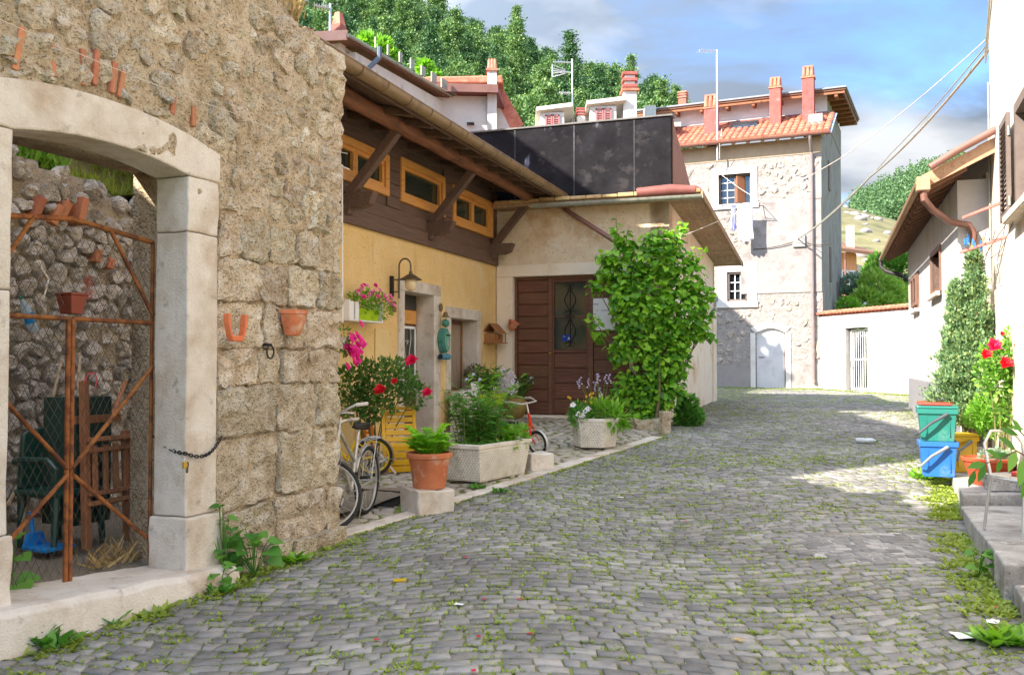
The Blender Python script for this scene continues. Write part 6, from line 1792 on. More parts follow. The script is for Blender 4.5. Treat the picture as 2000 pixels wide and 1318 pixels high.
    for k in range(7):
        a = k * .9; b.tube([(s - .03 + .07 * math.cos(a + tt) * tt / 4, -.05, z + .55 + .07 * math.sin(a + tt) * tt / 4) for tt in np.linspace(0, 4, 8)], .008, 5)
    b.build('bracket', mat('old_brass', [S(130, 112, 80), S(150, 130, 96)]), t, smooth=True)
    # bird house
    s, z = YW.hit(963, 650, -.1)
    t = thing('bird_house', 'small wooden bird house with shingled roof on the yellow wall', 'bird house', M=M)
    wd = mat('birdhouse_wood', [S(150, 100, 60), S(176, 124, 78)], scale=8, wood=(4, 4, .6), bump=.2, rnd=.1)
    MB().box(s - .28, s + .28, -.30, -.002, z - .20, z - .18).build('floor', wd, t, bevel=.003)
    MB().box(s - .22, s + .20, -.22, -.004, z - .179, z - .02).build('body', wd, t, bevel=.004)
    for k in range(6):
        x = s - .25 + k * .085
        MB().hexa([(x, -.29, z - .02), (x + .08, -.29, z - .02), (x + .08, -.12, z + .16), (x, -.12, z + .16)], [(x, -.28, z + .0), (x + .08, -.28, z + .0), (x + .08, -.11, z + .18), (x, -.11, z + .18)]).build('roof_board', wd, t)
    MB().hexa([(s - .25, -.105, z + .15), (s + .26, -.105, z + .15), (s + .26, -.004, z + .02), (s - .25, -.004, z + .02)], [(s - .25, -.105, z + .17), (s + .26, -.105, z + .17), (s + .26, -.004, z + .04), (s - .25, -.004, z + .04)]).build('roof_board', wd, t)
    MB().lathe([(0, 0), (.03, .001), (0, .002)], 12, (s + .02, -.222, z - .09), Matrix.Rotation(R(90), 3, 'X')).build('hole', M_BLACKIRON, t)
    for x in (s + .23, s - .24): MB().tube([(x, -.27, z - .18), (x, -.27, z - .02)], .01, 6).build('post', wd, t)
    # hanging clay pot on the garage jamb
    s, z = GF.hit(1003, 633, -.12)
    t = thing('jamb_pot', 'small orange clay pot tipped on the garage door jamb', 'pot', M=GF.M @ Matrix.Translation((s, -.13, z)) @ Matrix.Rotation(R(25), 4, 'Y'))
    MB().lathe([(.045, -.12), (.06, -.11), (.10, .02), (.112, .022), (.112, .06), (.095, .06), (.08, .0), (0, -.02)], 20).build('pot', M_TERRACOTTA, t, smooth=True)
    MB().tube([(0, .12, -.05), (0, 0, -.05)], .02, 6).build('hook', M_BLACKIRON, t)
    # notice on the garage door
    t = thing('notice_board', 'white handwritten notice pinned on the garage door behind the vine', 'notice', M=GF.M)
    a, zt = GF.hit(1157, 583, .12); c_, _ = GF.hit(1209, 583, .12); _, zb = GF.hit(1180, 645, .12)
    MB().box(a, c_, .112, .124, zb, zt).build('board', M_WHITE, t)
    b = MB()
    for k, (fx0, fx1, fz) in enumerate(((.05, .22, .82), (.35, .62, .62), (.68, .98, .50), (.75, .98, .35), (.7, .95, .26))):
        pts = [(a + (c_ - a) * (fx0 + (fx1 - fx0) * i / 14), .110, zb + (zt - zb) * fz + .012 * math.sin(i * 2.3) * (1 + .5 * math.sin(i))) for i in range(15)]
        b.tube(pts, .004, 4)
    b.build('handwriting', mat('blue_ink', [S(60, 80, 130), S(76, 96, 146)], bump=0), t)
    MB().box(a + (c_ - a) * .85, c_ - .03, .108, .1115, zb + .05, zb + .12).build('red_mark', mat('dark_red', [S(140, 40, 60), S(160, 60, 80)], bump=0), t)
    # blue sticker inside the pane
    a, zz = GF.hit(1098, 664, .14)
    t = thing('blue_sticker', 'blue sticker with white symbols inside the garage door pane', 'sticker', M=GF.M)
    MB().box(a, a + .17, .144, .149, zz - .02, zz + .10).build('sheet', mat('sticker_blue', [S(24, 60, 160), S(34, 74, 176)], bump=0), t)
    b = MB(); b.box(a + .10, a + .16, .141, .1435, zz, zz + .05); b.box(a + .02, a + .08, .141, .1435, zz + .055, zz + .06); b.box(a + .02, a + .08, .141, .1435, zz + .075, zz + .08); b.build('white_print', M_WHITE, t)
facade_things()

# ------------------------------------------------------------------ window-sill group of flowers
def sill_group():
    M = YW.M
    b = MB().box(3.45, 5.1, -.42, -.125, .35, .98); o = b.build('stone_ledge', M_PALESTONE, None, bevel=.02, label='pale stone ledge built under the lower window', cat='ledge'); o.matrix_world = M
    t = thing('picket_box', 'small white picket flower box on the stone ledge', 'flower box', M=M)
    MB().box(3.72, 4.10, -.40, -.2, .985, 1.08).build('box', M_WHITE, t)
    for k in range(7): MB().prism([(3.72 + .055 * k, .985), (3.76 + .055 * k, .985), (3.76 + .055 * k, 1.18), (3.74 + .055 * k, 1.22), (3.72 + .055 * k, 1.18)], -.415, -.402).build('picket', M_WHITE, t)
    lime = MATS['lime_plastic']
    t = thing('lime_flower_box', 'lime green flower box with white blossom in front of the window', 'flower box', M=M)
    MB().hexa([(4.05, -.62, .80), (4.75, -.62, .80), (4.75, -.44, .80), (4.05, -.44, .80)], [(4.02, -.65, 1.0), (4.78, -.65, 1.0), (4.78, -.43, 1.0), (4.02, -.43, 1.0)]).build('box', lime, t, bevel=.008)
    tips = stems_plant(t, (4.3, -.54, .98), 16, .45, .35, .5, 'lance', .13, 22, L_MID, seed=3)
    P, d = blob_points(420, [(4.95, -.6, 1.25), (5.15, -.62, 1.12), (4.8, -.6, 1.15)], [.16, .14, .13], .4); leaves('blossom', 'petal', P, d, unit(len(P)), .05, L_WHITEP, t)
    t = thing('sill_bowl', 'dark bushy plant in a yellow bowl on the window sill', 'plant pot', M=M)
    MB().lathe([(.07, 0), (.12, .06), (.13, .10), (.11, .10), (0, .08)], 18, (4.72, -.10, 1.052)).build('bowl', mat('yellow_glaze', [S(214, 190, 30), S(226, 204, 50)], bump=.02, rough=.3), t, smooth=True)
    P, d = blob_points(500, [(4.72, -.10, 1.32)], [.2], .2); leaves('foliage', 'oval', P, d, unit(len(P)), .045, leafmat('bronze_leaf', [S(96, 92, 56), S(120, 112, 70), S(74, 84, 46)]), t)
    t = thing('green_spray', 'upright light green spray of leaves by the window sill', 'plant', M=M)
    stems_plant(t, (4.35, -.35, 1.0), 5, .55, .1, .3, 'oval', .08, 14, L_LIGHT, seed=9)
sill_group()

# ------------------------------------------------------------------ bicycles
def bicycle(name, lab, rear, heading, r, wb, steer, fm, rimm, extras=True, seat_h=.95, bar_h=1.02):
    """local x forward, origin at the rear wheel contact"""
    p = rear
    t = thing(name, lab, 'bicycle', loc=(p.x, p.y, p.z), rz=heading)
    def wheel(M):
        wn = MB(); n = 32
        ring = lambda rr, w=0: [M @ Vector((rr * math.cos(a), w, rr * math.sin(a))) for a in np.linspace(0, 6.2832, n + 1)[:-1]]
        tw = .020 if r > .3 else .022
        o = wn.tube(ring(r - tw), tw, 8, closed=True).build('wheel', M_RUBBER, t, smooth=True)
        MB().tube(ring(r - 2 * tw - .004), .011, 6, closed=True).build('rim', rimm, o, smooth=True)
        sp = MB()
        for k in range(24):
            a = k / 24 * 6.2832; b_ = a + (.5 if k % 2 else -.5); s_ = .028 if k % 4 < 2 else -.028
            sp.tube([M @ Vector((.02 * math.cos(b_), s_, .02 * math.sin(b_))), M @ Vector(((r - 2 * tw) * math.cos(a), 0, (r - 2 * tw) * math.sin(a)))], .0014, 3, cap=False)
        sp.build('spoke', M_STEEL, o)
        MB().tube([M @ Vector((0, -.045, 0)), M @ Vector((0, .045, 0))], .018, 8).build('hub', M_STEEL, o, smooth=True)
    # steering axis
    head_lo, head_hi = Vector((wb - .20 * r / .34, 0, r * 2 + .06)), Vector((wb - .27 * r / .34, 0, r * 2 + .24))
    ax = (head_hi - head_lo).normalized()
    St = Matrix.Translation(head_lo) @ Matrix.Rotation(steer, 4, ax) @ Matrix.Translation(-head_lo)
    Mr = Matrix.Translation((0, 0, r)); Mf = St @ Matrix.Translation((wb, 0, r))
    wheel(Mr); wheel(Mf)
    bb = Vector((wb * .43, 0, r * .85)); seat = Vector((wb * .26, 0, seat_h - .12))
    f = MB(); tb = .017
    for a, b_, rr in ((bb, seat, tb), (bb, head_lo + ax * .03, tb), (bb.lerp(seat, .55), head_hi - ax * .02, tb) if r > .3 else (bb, head_lo + ax * .06, tb), (head_lo, head_hi, .02)): f.tube([a, b_], rr, 9)
    for s_ in (-.05, .05): f.tube([bb + Vector((0, s_ * .6, 0)), Vector((0, s_, r))], .009, 7); f.tube([bb.lerp(seat, .8) + Vector((0, s_ * .4, 0)), Vector((0, s_, r))], .008, 7)
    f.build('frame', fm, t, smooth=True)
    fk = MB()
    for s_ in (-.05, .05): fk.tube([St @ (head_lo + Vector((0, s_ * .7, 0))), St @ Vector((wb - .07, s_, r * 1.5)), St @ Vector((wb, s_, r))], [.013, .012, .008], 8)
    fk.build('fork', fm, t, smooth=True)
    top = head_hi + ax * (bar_h - head_hi.z)
    hb = MB(); hb.tube([St @ head_hi, St @ top], .012, 8)
    w_ = .27 if r > .3 else .22
    hb.tube([St @ (top + Vector(q)) for q in ((-.22, -w_, .02), (-.1, -w_ * .98, .03), (.05, -w_ * .7, .0), (.06, 0, 0), (.05, w_ * .7, .0), (-.1, w_ * .98, .03), (-.22, w_, .02))], .011, 8); hb.build('handlebar', M_STEEL, t, smooth=True)
    for s_ in (-1, 1): MB().tube([St @ (top + Vector((-.22, s_ * w_, .02))), St @ (top + Vector((-.11, s_ * w_ * .98, .03)))], .017, 8).build('grip', M_PALESTONE if extras else M_OLDSTEEL, t, smooth=True)
    sa = MB(); c = Vector((wb * .22, 0, seat_h)); k = .9 if r > .3 else .7
    sa.add([c + Vector(q) * k for q in ((-.13, -.10, .02), (-.13, .10, .02), (-.02, .085, .015), (.06, .03, .01), (.16, .02, 0), (.16, -.02, 0), (.06, -.03, .01), (-.02, -.085, .015), (-.12, -.08, -.06), (-.12, .08, -.06), (-.02, .06, -.05), (.14, .012, -.035), (.14, -.012, -.035), (-.02, -.06, -.05))],
           [(0, 1, 2, 7), (7, 2, 3, 6), (6, 3, 4, 5), (1, 0, 8, 9), (2, 1, 9, 10), (3, 2, 10), (4, 3, 10, 11), (5, 4, 11, 12), (6, 5, 12, 13), (7, 6, 13), (0, 7, 13, 8), (8, 13, 10, 9), (13, 12, 11, 10)])
    sa.build('saddle', M_RUBBER, t, bevel=.012, smooth=True); MB().tube([seat, c - Vector((0, 0, .03))], .013, 8).build('seat_post', M_STEEL, t, smooth=True)
    for q in ((-1, .11, -.12), (1, -.11, .12)): MB().tube([bb + Vector((0, q[0] * .05, 0)), bb + Vector((q[1], q[0] * .06, q[2]))], .009, 6).build('crank', M_OLDSTEEL, t)
    for q in (bb + Vector((.11, -.10, -.12)), bb + Vector((-.11, .10, .12))): MB().box(q.x - .04, q.x + .04, q.y - .04, q.y + .04, q.z - .012, q.z + .012).build('pedal', M_RUBBER, t)
    MB().lathe([(.0, -.003), (.085 * r / .34, -.003), (.085 * r / .34, .003), (0, .003)], 18, bb + Vector((0, -.045, 0)), Matrix.Rotation(R(90), 3, 'X')).build('chainring', M_OLDSTEEL, t)
    def fender(M, a0, a1):
        fd = MB(); R_ = r + .012; pts = np.linspace(a0, a1, 16)
        for a in pts:
            for w in (-.024, -.012, 0, .012, .024): fd.v.append(tuple(M @ Vector(((R_ + .008 * (1 - (w / .024) ** 2)) * math.cos(a), w, (R_ + .008 * (1 - (w / .024) ** 2)) * math.sin(a)))))
        for i in range(15):
            for j in range(4): fd.f.append((i * 5 + j, i * 5 + j + 1, i * 5 + j + 6, i * 5 + j + 5))
        o = fd.build('fender', M_OLDSTEEL if extras else M_STEEL, t, smooth=True); sm = o.modifiers.new('t', 'SOLIDIFY'); sm.thickness = .002
        st = MB()
        for a in (a0 + .15, a1 - .2):
            for s_ in (-.045, .045): st.tube([M @ Vector((0, s_, 0)), M @ Vector((R_ * math.cos(a), s_ * .5, R_ * math.sin(a)))], .0022, 4)
        st.build('fender_stay', M_STEEL, t)
    fender(Mr, R(20), R(200)); fender(Mf, R(-25), R(140))
    if extras:
        rk = MB(); z = 2 * r + .07
        for s_ in (-.06, 0, .06): rk.tube([(-.25, s_, z), (.18, s_, z)], .005, 5)
        for s_ in (-.06, .06): rk.tube([(-.12, s_, z), (0, s_ * .8, r)], .005, 5)
        rk.tube([(-.25, -.06, z), (-.25, .06, z)], .005, 5); rk.build('carrier', M_STEEL, t)
        lp = St @ (head_lo + Vector((.10, 0, .14)))
        MB().lathe([(0, -.05), (.03, -.045), (.05, 0), (.055, .03), (.05, .034), (0, .03)], 16, lp, Matrix.Rotation(R(90), 3, 'Y')).build('headlamp', M_STEEL, t, smooth=True)
        MB().tube([Vector((.30, .03, .0)), Vector((.36, .10, r * .8))][::-1], .007, 6).build('kickstand', M_STEEL, t)
    return t
rear = on_ground(716, 1003); front = on_ground(664, 1036)
hd = math.atan2(front.y - rear.y, front.x - rear.x)
bicycle('bicycle', 'old silver bicycle leaning behind the corner of the stone wall', rear, hd, .335, 1.02, R(-62), M_OLDSTEEL, M_STEEL, True, .90, 1.0)
p = on_ground(700, 945)
bicycle('child_bicycle', 'small child bicycle with yellow wheel rims behind the silver bicycle', Vector((p.x + .1, p.y + .5, gz(p.x, p.y + .5))), R(200), .24, .75, R(15), mat('yellow_frame', [S(222, 180, 20), S(232, 194, 40)], bump=.02, rough=.35), mat('yellow_rim', [S(226, 190, 30), S(234, 204, 50)], bump=0, rough=.4), False, .62, .78)
p = on_ground(988, 893)
bicycle('red_child_bicycle', 'small red child bicycle between the two concrete planters', Vector((p.x - .02, p.y + .25, gz(p.x, p.y + .25))), R(-8), .175, .48, R(-35), mat('red_frame', [S(206, 44, 20), S(218, 58, 30)], bump=.02, rough=.35), M_STEEL, False, .46, .74)

# ------------------------------------------------------------------ pots, planters, stones
def rock(name, lab, u, v, w, d, h, rz, m=None, amt=.03):
    p = on_ground(u, v)
    b = MB().box(-w / 2, w / 2, -d / 2, d / 2, -.03, h); o = b.build(name, m or M_WALLSTONE, None, bevel=.012, smooth=True, label=lab, cat='stone')
    roughen(o, amt, 5, subdiv=4); o.location = (p.x, p.y + d * .35, p.z); o.rotation_euler = (0, 0, rz); return o
rock('stone_block', 'rough squared limestone block under the fern pot', 832, 1002, .42, .38, .235, R(35), M_PALESTONE, .022)
rock('stone_block', 'squared limestone block beside the long planter', 1047, 917, .36, .30, .21, R(34), M_PALESTONE, .022)
def fern_pot():
    p = on_ground(832, 1002); x, y, z = p.x + .02, p.y + .14, p.z + .237
    t = thing('terracotta_pot', 'round terracotta pot on the limestone block', 'pot', loc=(x, y, z))
    MB().lathe([(.0, 0), (.155, 0), (.165, .02), (.195, .24), (.20, .25), (.212, .30), (.218, .302), (.232, .31), (.236, .345), (.226, .36), (.205, .36), (.195, .33), (.0, .32)], 40).build('pot', M_TERRACOTTA, t, smooth=True)
    MB().lathe([(0, .325), (.195, .332), (0, .34)], 20).build('soil', M_EARTH, t)
    f = thing('fern', 'bushy light green fern growing in the round terracotta pot', 'fern', loc=(x, y, z + .33))
    rr = random.Random(4); P, D, U, Z = [], [], [], []; st = MB()
    for i in range(130):
        a = rr.uniform(0, 6.283); ln = rr.uniform(.12, .27); up = rr.uniform(.8, 3.4); base = Vector((math.cos(a) * .1 * rr.random(), math.sin(a) * .1 * rr.random(), 0)); pts = []
        for k in range(8):
            t_ = k / 7; pts.append(base + Vector((math.cos(a) * ln * t_, math.sin(a) * ln * t_, up * ln * t_ * (1 - .62 * t_))))
        st.tube(pts, [.003 * (1 - .8 * k / 7) for k in range(8)], 3, cap=False)
        side = Vector((-math.sin(a), math.cos(a), 0))
        for k in range(1, 29):
            t_ = k / 29; q = t_ * 7; j = min(int(q), 6); c = pts[j].lerp(pts[j + 1], q - j); tang = (pts[j + 1] - pts[j]).normalized()
            for s_ in (-1, 1):
                P.append(tuple(c)); D.append(tuple(side * s_ + tang * .5 + Vector((0, 0, .15)))); U.append((tang.x * .2, tang.y * .2, 1)); Z.append(.062 * math.sin(math.pi * min(1, .18 + t_ * .85)) * rr.uniform(.8, 1.2))
    st.build('stem', L_FERN, f); leaves('fronds', 'lance', P, D, U, Z, L_FERN, f)
fern_pot()
def diamond_planter(name, lab, foot, top, z0, zt, rim=.05):
    """tapered concrete planter with cast diamond relief; foot/top are plan loops"""
    t = thing(name, lab, 'planter', loc=(0, 0, 0))
    n = len(foot); b = MB()
    b.v = [(x, y, z0) for x, y in foot] + [(x, y, zt - rim) for x, y in top]
    b.f = [(i, (i + 1) % n, (i + 1) % n + n, i + n) for i in range(n)] + [tuple(reversed(range(n)))]
    b.build('body', M_CONCRETE, t)
    # raised lozenges on each side
    dm = MB()
    for i in range(n):
        a0, a1 = Vector((*foot[i], z0)), Vector((*foot[(i + 1) % n], z0)); b0, b1 = Vector((*top[i], zt - rim)), Vector((*top[(i + 1) % n], zt - rim))
        w = (b1 - b0).length; h = (b0 - a0).length; nx, nzv = max(3, int(w / .042)), max(4, int(h / .030))
        nrm = (a1 - a0).cross(b0 - a0).normalized()
        q = lambda fx, fz: (a0.lerp(a1, fx)).lerp(b0.lerp(b1, fx), fz)
        for j in range(nzv - 1):
            for k in range(nx):
                cx, cz = (k + (.5 if j % 2 else 0.02)) / nx, (j + .9) / nzv
                if cx < .5 / nx or cx > 1 - .5 / nx: continue
                hw, hh = .44 / nx, .85 / nzv
                c = q(cx, cz) + nrm * .013
                kk = len(dm.v)
                dm.v += [tuple(q(cx - hw, cz) + nrm * .0005), tuple(q(cx, cz - hh) + nrm * .0005), tuple(q(cx + hw, cz) + nrm * .0005), tuple(q(cx, cz + hh) + nrm * .0005), tuple(c)]
                dm.f += [(kk, kk + 1, kk + 4), (kk + 1, kk + 2, kk + 4), (kk + 2, kk + 3, kk + 4), (kk + 3, kk, kk + 4)]
    dm.build('diamond_relief', M_CONCRETE, t, kind='stuff')
    cx, cy = sum(p[0] for p in top) / n, sum(p[1] for p in top) / n
    rm = MB(); ou = [(cx + (x - cx) * 1.045, cy + (y - cy) * 1.045) for x, y in top]; inn = [(cx + (x - cx) * .88, cy + (y - cy) * .88) for x, y in top]
    for loop, z in ((ou, zt - rim + .001), (ou, zt), (inn, zt), (inn, zt - .09)): rm.v += [(x, y, z) for x, y in loop]
    for r_ in range(3):
        for i in range(n): rm.f.append((r_ * n + i, r_ * n + (i + 1) % n, (r_ + 1) * n + (i + 1) % n, (r_ + 1) * n + i))
    rm.f.append(tuple(range(n)))
    rm.build('rim', M_CONCRETE, t, bevel=.006)
    MB().prism([(x, y) for x, y in inn], zt - .12, zt - .05, 'z').build('soil', M_EARTH, t)
    fx, fy = sum(p[0] for p in foot) / n, sum(p[1] for p in foot) / n
    for sx in (-.6, .6):
        x, y = fx + (foot[1][0] - fx) * sx, fy + (foot[1][1] - fy) * sx
        MB().box(x - .05, x + .05, y - .05, y + .05, z0 - .07, z0 - .001).build('foot', M_CONCRETE, t)
    return t, (cx, cy)
def planters():
    # long planter: corners by their ground contact
    f = on_ground(938, 950); e = (KB - KA).normalized(); n_ = Vector((-e.y, e.x))
    ln, wd = 1.02, .46
    F0 = Vector((f.x, f.y)); z0 = f.z + .05; zt = z0 + .43
    ft = [F0 + n_ * wd, F0, F0 + e * ln, F0 + e * ln + n_ * wd]
    c = sum(ft, Vector((0, 0))) / 4
    tp = [c + (p - c) * (1.16 if abs((p - c).dot(n_)) else 1) for p in ft]
    diamond_planter('long_planter', 'long grey concrete planter with diamond relief beside the kerb', [tuple(p) for p in ft], [tuple(p) for p in tp], z0, zt)
    base = Vector((c.x, c.y, zt - .06))
    t = thing('leafy_plant', 'tall leafy green plant in the long concrete planter', 'plant', loc=tuple(base - Vector((e.x, e.y, 0)) * .12))
    stems_plant(t, (0, 0, 0), 34, .62, .34, .55, 'lance', .13, 26, L_MID, seed=21, up=.1)
    t = thing('dark_shrub', 'thin dark leaved shrub at the near end of the long planter', 'shrub', loc=tuple(base - Vector((e.x, e.y, 0)) * .34 + Vector((n_.x, n_.y, 0)) * .1))
    stems_plant(t, (0, 0, 0), 12, .72, .2, .5, 'lance', .09, 16, L_ROSE, seed=5, up=.2)
    t = thing('pale_spire_plant', 'slender pale green spire plant behind the long planter', 'plant', loc=tuple(base + Vector((e.x, e.y, 0)) * .20 + Vector((n_.x, n_.y, 0)) * .12))
    tips = stems_plant(t, (0, 0, 0), 12, .95, .16, .55, 'lance', .10, 30, L_LIGHT, seed=8, up=.3)
    for q in tips[:6]: flower(t, q, .03, L_LILAC, 9)
    t = thing('trailing_plant', 'light green trailing plant spilling over the far end of the long planter', 'plant', loc=tuple(base + Vector((e.x, e.y, 0)) * .34))
    P, d = blob_points(330, [(0, 0, .1), (.12, -.12, .06), (-.12, -.02, .12), (.2, .1, .08)], [.16, .14, .15, .14], .3); leaves('foliage', 'heart', P, d + [0, 0, .3], unit(len(P)) + [0, 0, 1.5], .085, L_LIGHT, t)
    for _ in range(3): flower(t, (rng.uniform(-.1, .2), rng.uniform(-.25, -.1), rng.uniform(0, .1)), .035, L_YELLOWP, 8)
    t = thing('ground_plants', 'low mixed greenery covering the soil of the long planter', 'plant', loc=tuple(base))
    P, D, U, Z = [], [], [], []
    for _ in range(900):
        q = e * rng.uniform(-.5, .5) + n_ * rng.uniform(-.22, .22); P.append((q.x, q.y, rng.uniform(-.02, .06))); D.append((rng.gauss(0, 1), rng.gauss(0, 1), .8)); U.append((0, 0, 1)); Z.append(rng.uniform(.03, .07))
    leaves('foliage', 'oval', P, D, U, Z, L_MID, t)
    # hexagonal planter
    g = on_ground(1182, 882); z0 = g.z + .05; zt = z0 + .42; cx, cy = g.x - .12, g.y + .36
    hx = [(cx + r_ * math.cos(a), cy + r_ * math.sin(a)) for a in [R(-75 + 60 * k) for k in range(6)] for r_ in (.31,)]
    tp = [(cx + (x - cx) * 1.14, cy + (y - cy) * 1.14) for x, y in hx]
    diamond_planter('hexagonal_planter', 'pale hexagonal concrete planter in front of the garage door', hx, tp, z0, zt)
    t = thing('hosta', 'leafy hosta with tall lilac flower spikes in the hexagonal planter', 'plant', loc=(cx + .05, cy, zt - .06))
    P, d = blob_points(260, [(.05, -.02, .12), (.22, -.1, .08), (.3, .05, .02)], [.17, .15, .12], .4); leaves('foliage', 'lance', P, d + [0, 0, .2], unit(len(P)) * .3 + [0, 0, 1], .17, L_LIGHT, t)
    tips = stems_plant(t, (.02, 0, .0), 9, .62, .3, .35, 'blade', .05, 3, L_MID, seed=12)
    for q in tips:
        for k in range(5): flower(t, Vector(q) + Vector((rng.uniform(-.02, .02), rng.uniform(-.02, .02), -.03 * k + .03)), .02, L_LILAC, 6)
    t = thing('daisies', 'clump of white daisies in the hexagonal planter', 'plant', loc=(cx - .18, cy - .1, zt - .06))
    P, d = blob_points(560, [(0, 0, .12), (-.06, -.08, .08)], [.19, .16], .2); leaves('foliage', 'lance', P, d + [0, 0, .5], unit(len(P)), .07, L_MID, t)
    for i in range(5):
        q = Vector((rng.uniform(-.18, .12), rng.uniform(-.22, -.14), rng.uniform(.08, .26))); flower(t, q, .055, L_WHITEP, 14, cup=.05); flower(t, q + Vector((0, -.005, .008)), .018, L_YELLOWP, 8)
    t = thing('yellow_yarrow', 'dry yellow button flowers on thin stems in the hexagonal planter', 'plant', loc=(cx, cy + .05, zt - .06))
    tips = stems_plant(t, (-.1, 0, 0), 14, .40, .4, .3, 'blade', .06, 5, L_MID, seed=31)
    for q in tips: flower(t, q, .028, L_YELLOWP, 8)
    # amphora
    gs_, _ = GF.hit(1010, 800, -.3); a = GF.W(gs_, -.42, 0); a.z = gz(a.x, a.y)
    t = thing('clay_amphora', 'ribbed olive clay jar standing by the garage door', 'pot', loc=(a.x, a.y + .12, a.z + .0))
    prof = [(.0, 0), (.13, 0), (.14, .02)]
    for k in range(15):
        f_ = k / 14; rr = .14 + .10 * math.sin(min(1, f_ * 1.05) * math.pi * .62); prof.append((rr + (.004 if k % 2 else 0), .02 + .30 * f_))
    prof += [(.17, .375), (.16, .39), (.175, .41), (.165, .42), (.14, .40), (0, .38)]
    MB().lathe(prof, 32).build('jar', mat('olive_clay', [S(140, 116, 62), S(160, 136, 80), S(122, 100, 54)], scale=4, bump=.15, rough=.7), t, smooth=True)
    t = thing('jar_plant', 'leafy plant with pale lilac bells in the clay jar', 'plant', loc=(a.x, a.y + .12, a.z + .39))
    tips = stems_plant(t, (0, 0, 0), 26, .40, .3, .9, 'lance', .12, 12, L_MID, seed=14)
    for q in tips[:9]: flower(t, q, .03, L_LILAC, 7)
planters()

def lounger_and_fence():
    yl = mat('yellow_plastic_lounger', [S(228, 172, 28), S(236, 186, 44)], scale=2, bump=.02, rough=.4, spec=.4)
    p = on_ground(780, 925)
    t = thing('plastic_lounger', 'folded yellow slatted plastic sun lounger standing by the door', 'sun lounger', loc=(p.x, p.y + .15, p.z), rz=R(18))
    Rt = Matrix.Rotation(R(-14), 4, 'X')
    def fr(x0, x1, z0, z1, nm, M=Rt):
        b = MB().box(x0, x1, -.014, .014, z0, z1); o = b.build(nm, yl, t, bevel=.006, seg=2); o.matrix_local = M; return o
    for x in (-.22, .18): fr(x, x + .045, .02, .80, 'side_rail')
    fr(-.22, .225, .801, .84, 'head_rail')
    for k in range(9): fr(-.174, .179, .06 + .083 * k, .06 + .083 * k + .062, 'slat')
    R2 = Matrix.Translation((.02, -.10, 0)) @ Matrix.Rotation(R(10), 4, 'X')
    for k in range(4): fr(-.2, .22, .02 + .09 * k, .02 + .09 * k + .07, 'seat_slat', R2)
    w = thing('lounger_frame', 'white ladder shaped lounger leg frame lying against the yellow lounger', 'frame', loc=(p.x - .12, p.y - .02, p.z), rz=R(25))
    a, b_ = Vector((-.20, 0, .07)), Vector((.30, .02, .30)); up = Vector((-.03, 0, .085))
    for q in (-up * .5, up * .5): MB().bar(a + q, b_ + q, .03, .022).build('rail', M_WHITE, w, bevel=.004)
    for k in range(5): c = a.lerp(b_, .4 + .14 * k); MB().bar(c - up * .5, c + up * .5, .024, .03, (1, 0, 0)).build('rung', M_WHITE, w)
    for q in ((-.02, 0, 0), (.18, .05, 0)): MB().bar((q[0] - .1, q[1], .25), (q[0] + .1, q[1], .0), .03, .025).build('leg', M_WHITE, w, bevel=.004)
    # orange picket fence
    og = mat('orange_paint', [S(216, 116, 24), S(226, 132, 40)], scale=4, bump=.1, rough=.6, rnd=.06)
    g = on_ground(690, 905); t = thing('picket_fence', 'small orange picket fence panel against the yellow wall', 'fence', loc=(g.x - .25, g.y + .5, gz(0, g.y + .5)), rz=R(15))
    for k in range(9):
        x = -.42 + .10 * k; MB().prism([(x, .02), (x + .062, .02), (x + .062, .40), (x + .031, .46), (x, .40)], -.012, .0).build('picket', og, t, bevel=.003)
    for z in (.12, .32): MB().box(-.45, .46, .001, .022, z, z + .035).build('rail', og, t)
    # iron mat set in the paving
    m = thing('boot_grille', 'dark iron boot scraper grille lying on the paving by the bicycle', 'grille', loc=(0, 0, 0))
    c0 = on_ground(735, 975); d = Vector((.33, .944, 0)); n_ = Vector((.944, -.33, 0))
    for k in range(16):
        a = Vector((c0.x, c0.y, 0)) + d * (-.35 + .045 * k) - n_ * .42; b_ = a + n_ * .80
        MB().bar((a.x, a.y, gz(a.x, a.y) + .025), (b_.x, b_.y, gz(b_.x, b_.y) + .025), .022, .02).build('slat', M_BLACKIRON, m)
    yb = MB().lathe([(0, 0), (.09, .02), (.12, .1), (.1, .18), (0, .2)], 16); o = yb.build('yellow_ball', mat('yellow_ball', [S(230, 190, 40), S(238, 204, 60)], bump=.02, rough=.4), None, smooth=True, label='small yellow toy bucket stuck on top of the orange fence', cat='toy'); o.location = (g.x - .22, g.y + .5, gz(0, g.y + .5) + .455)
lounger_and_fence()

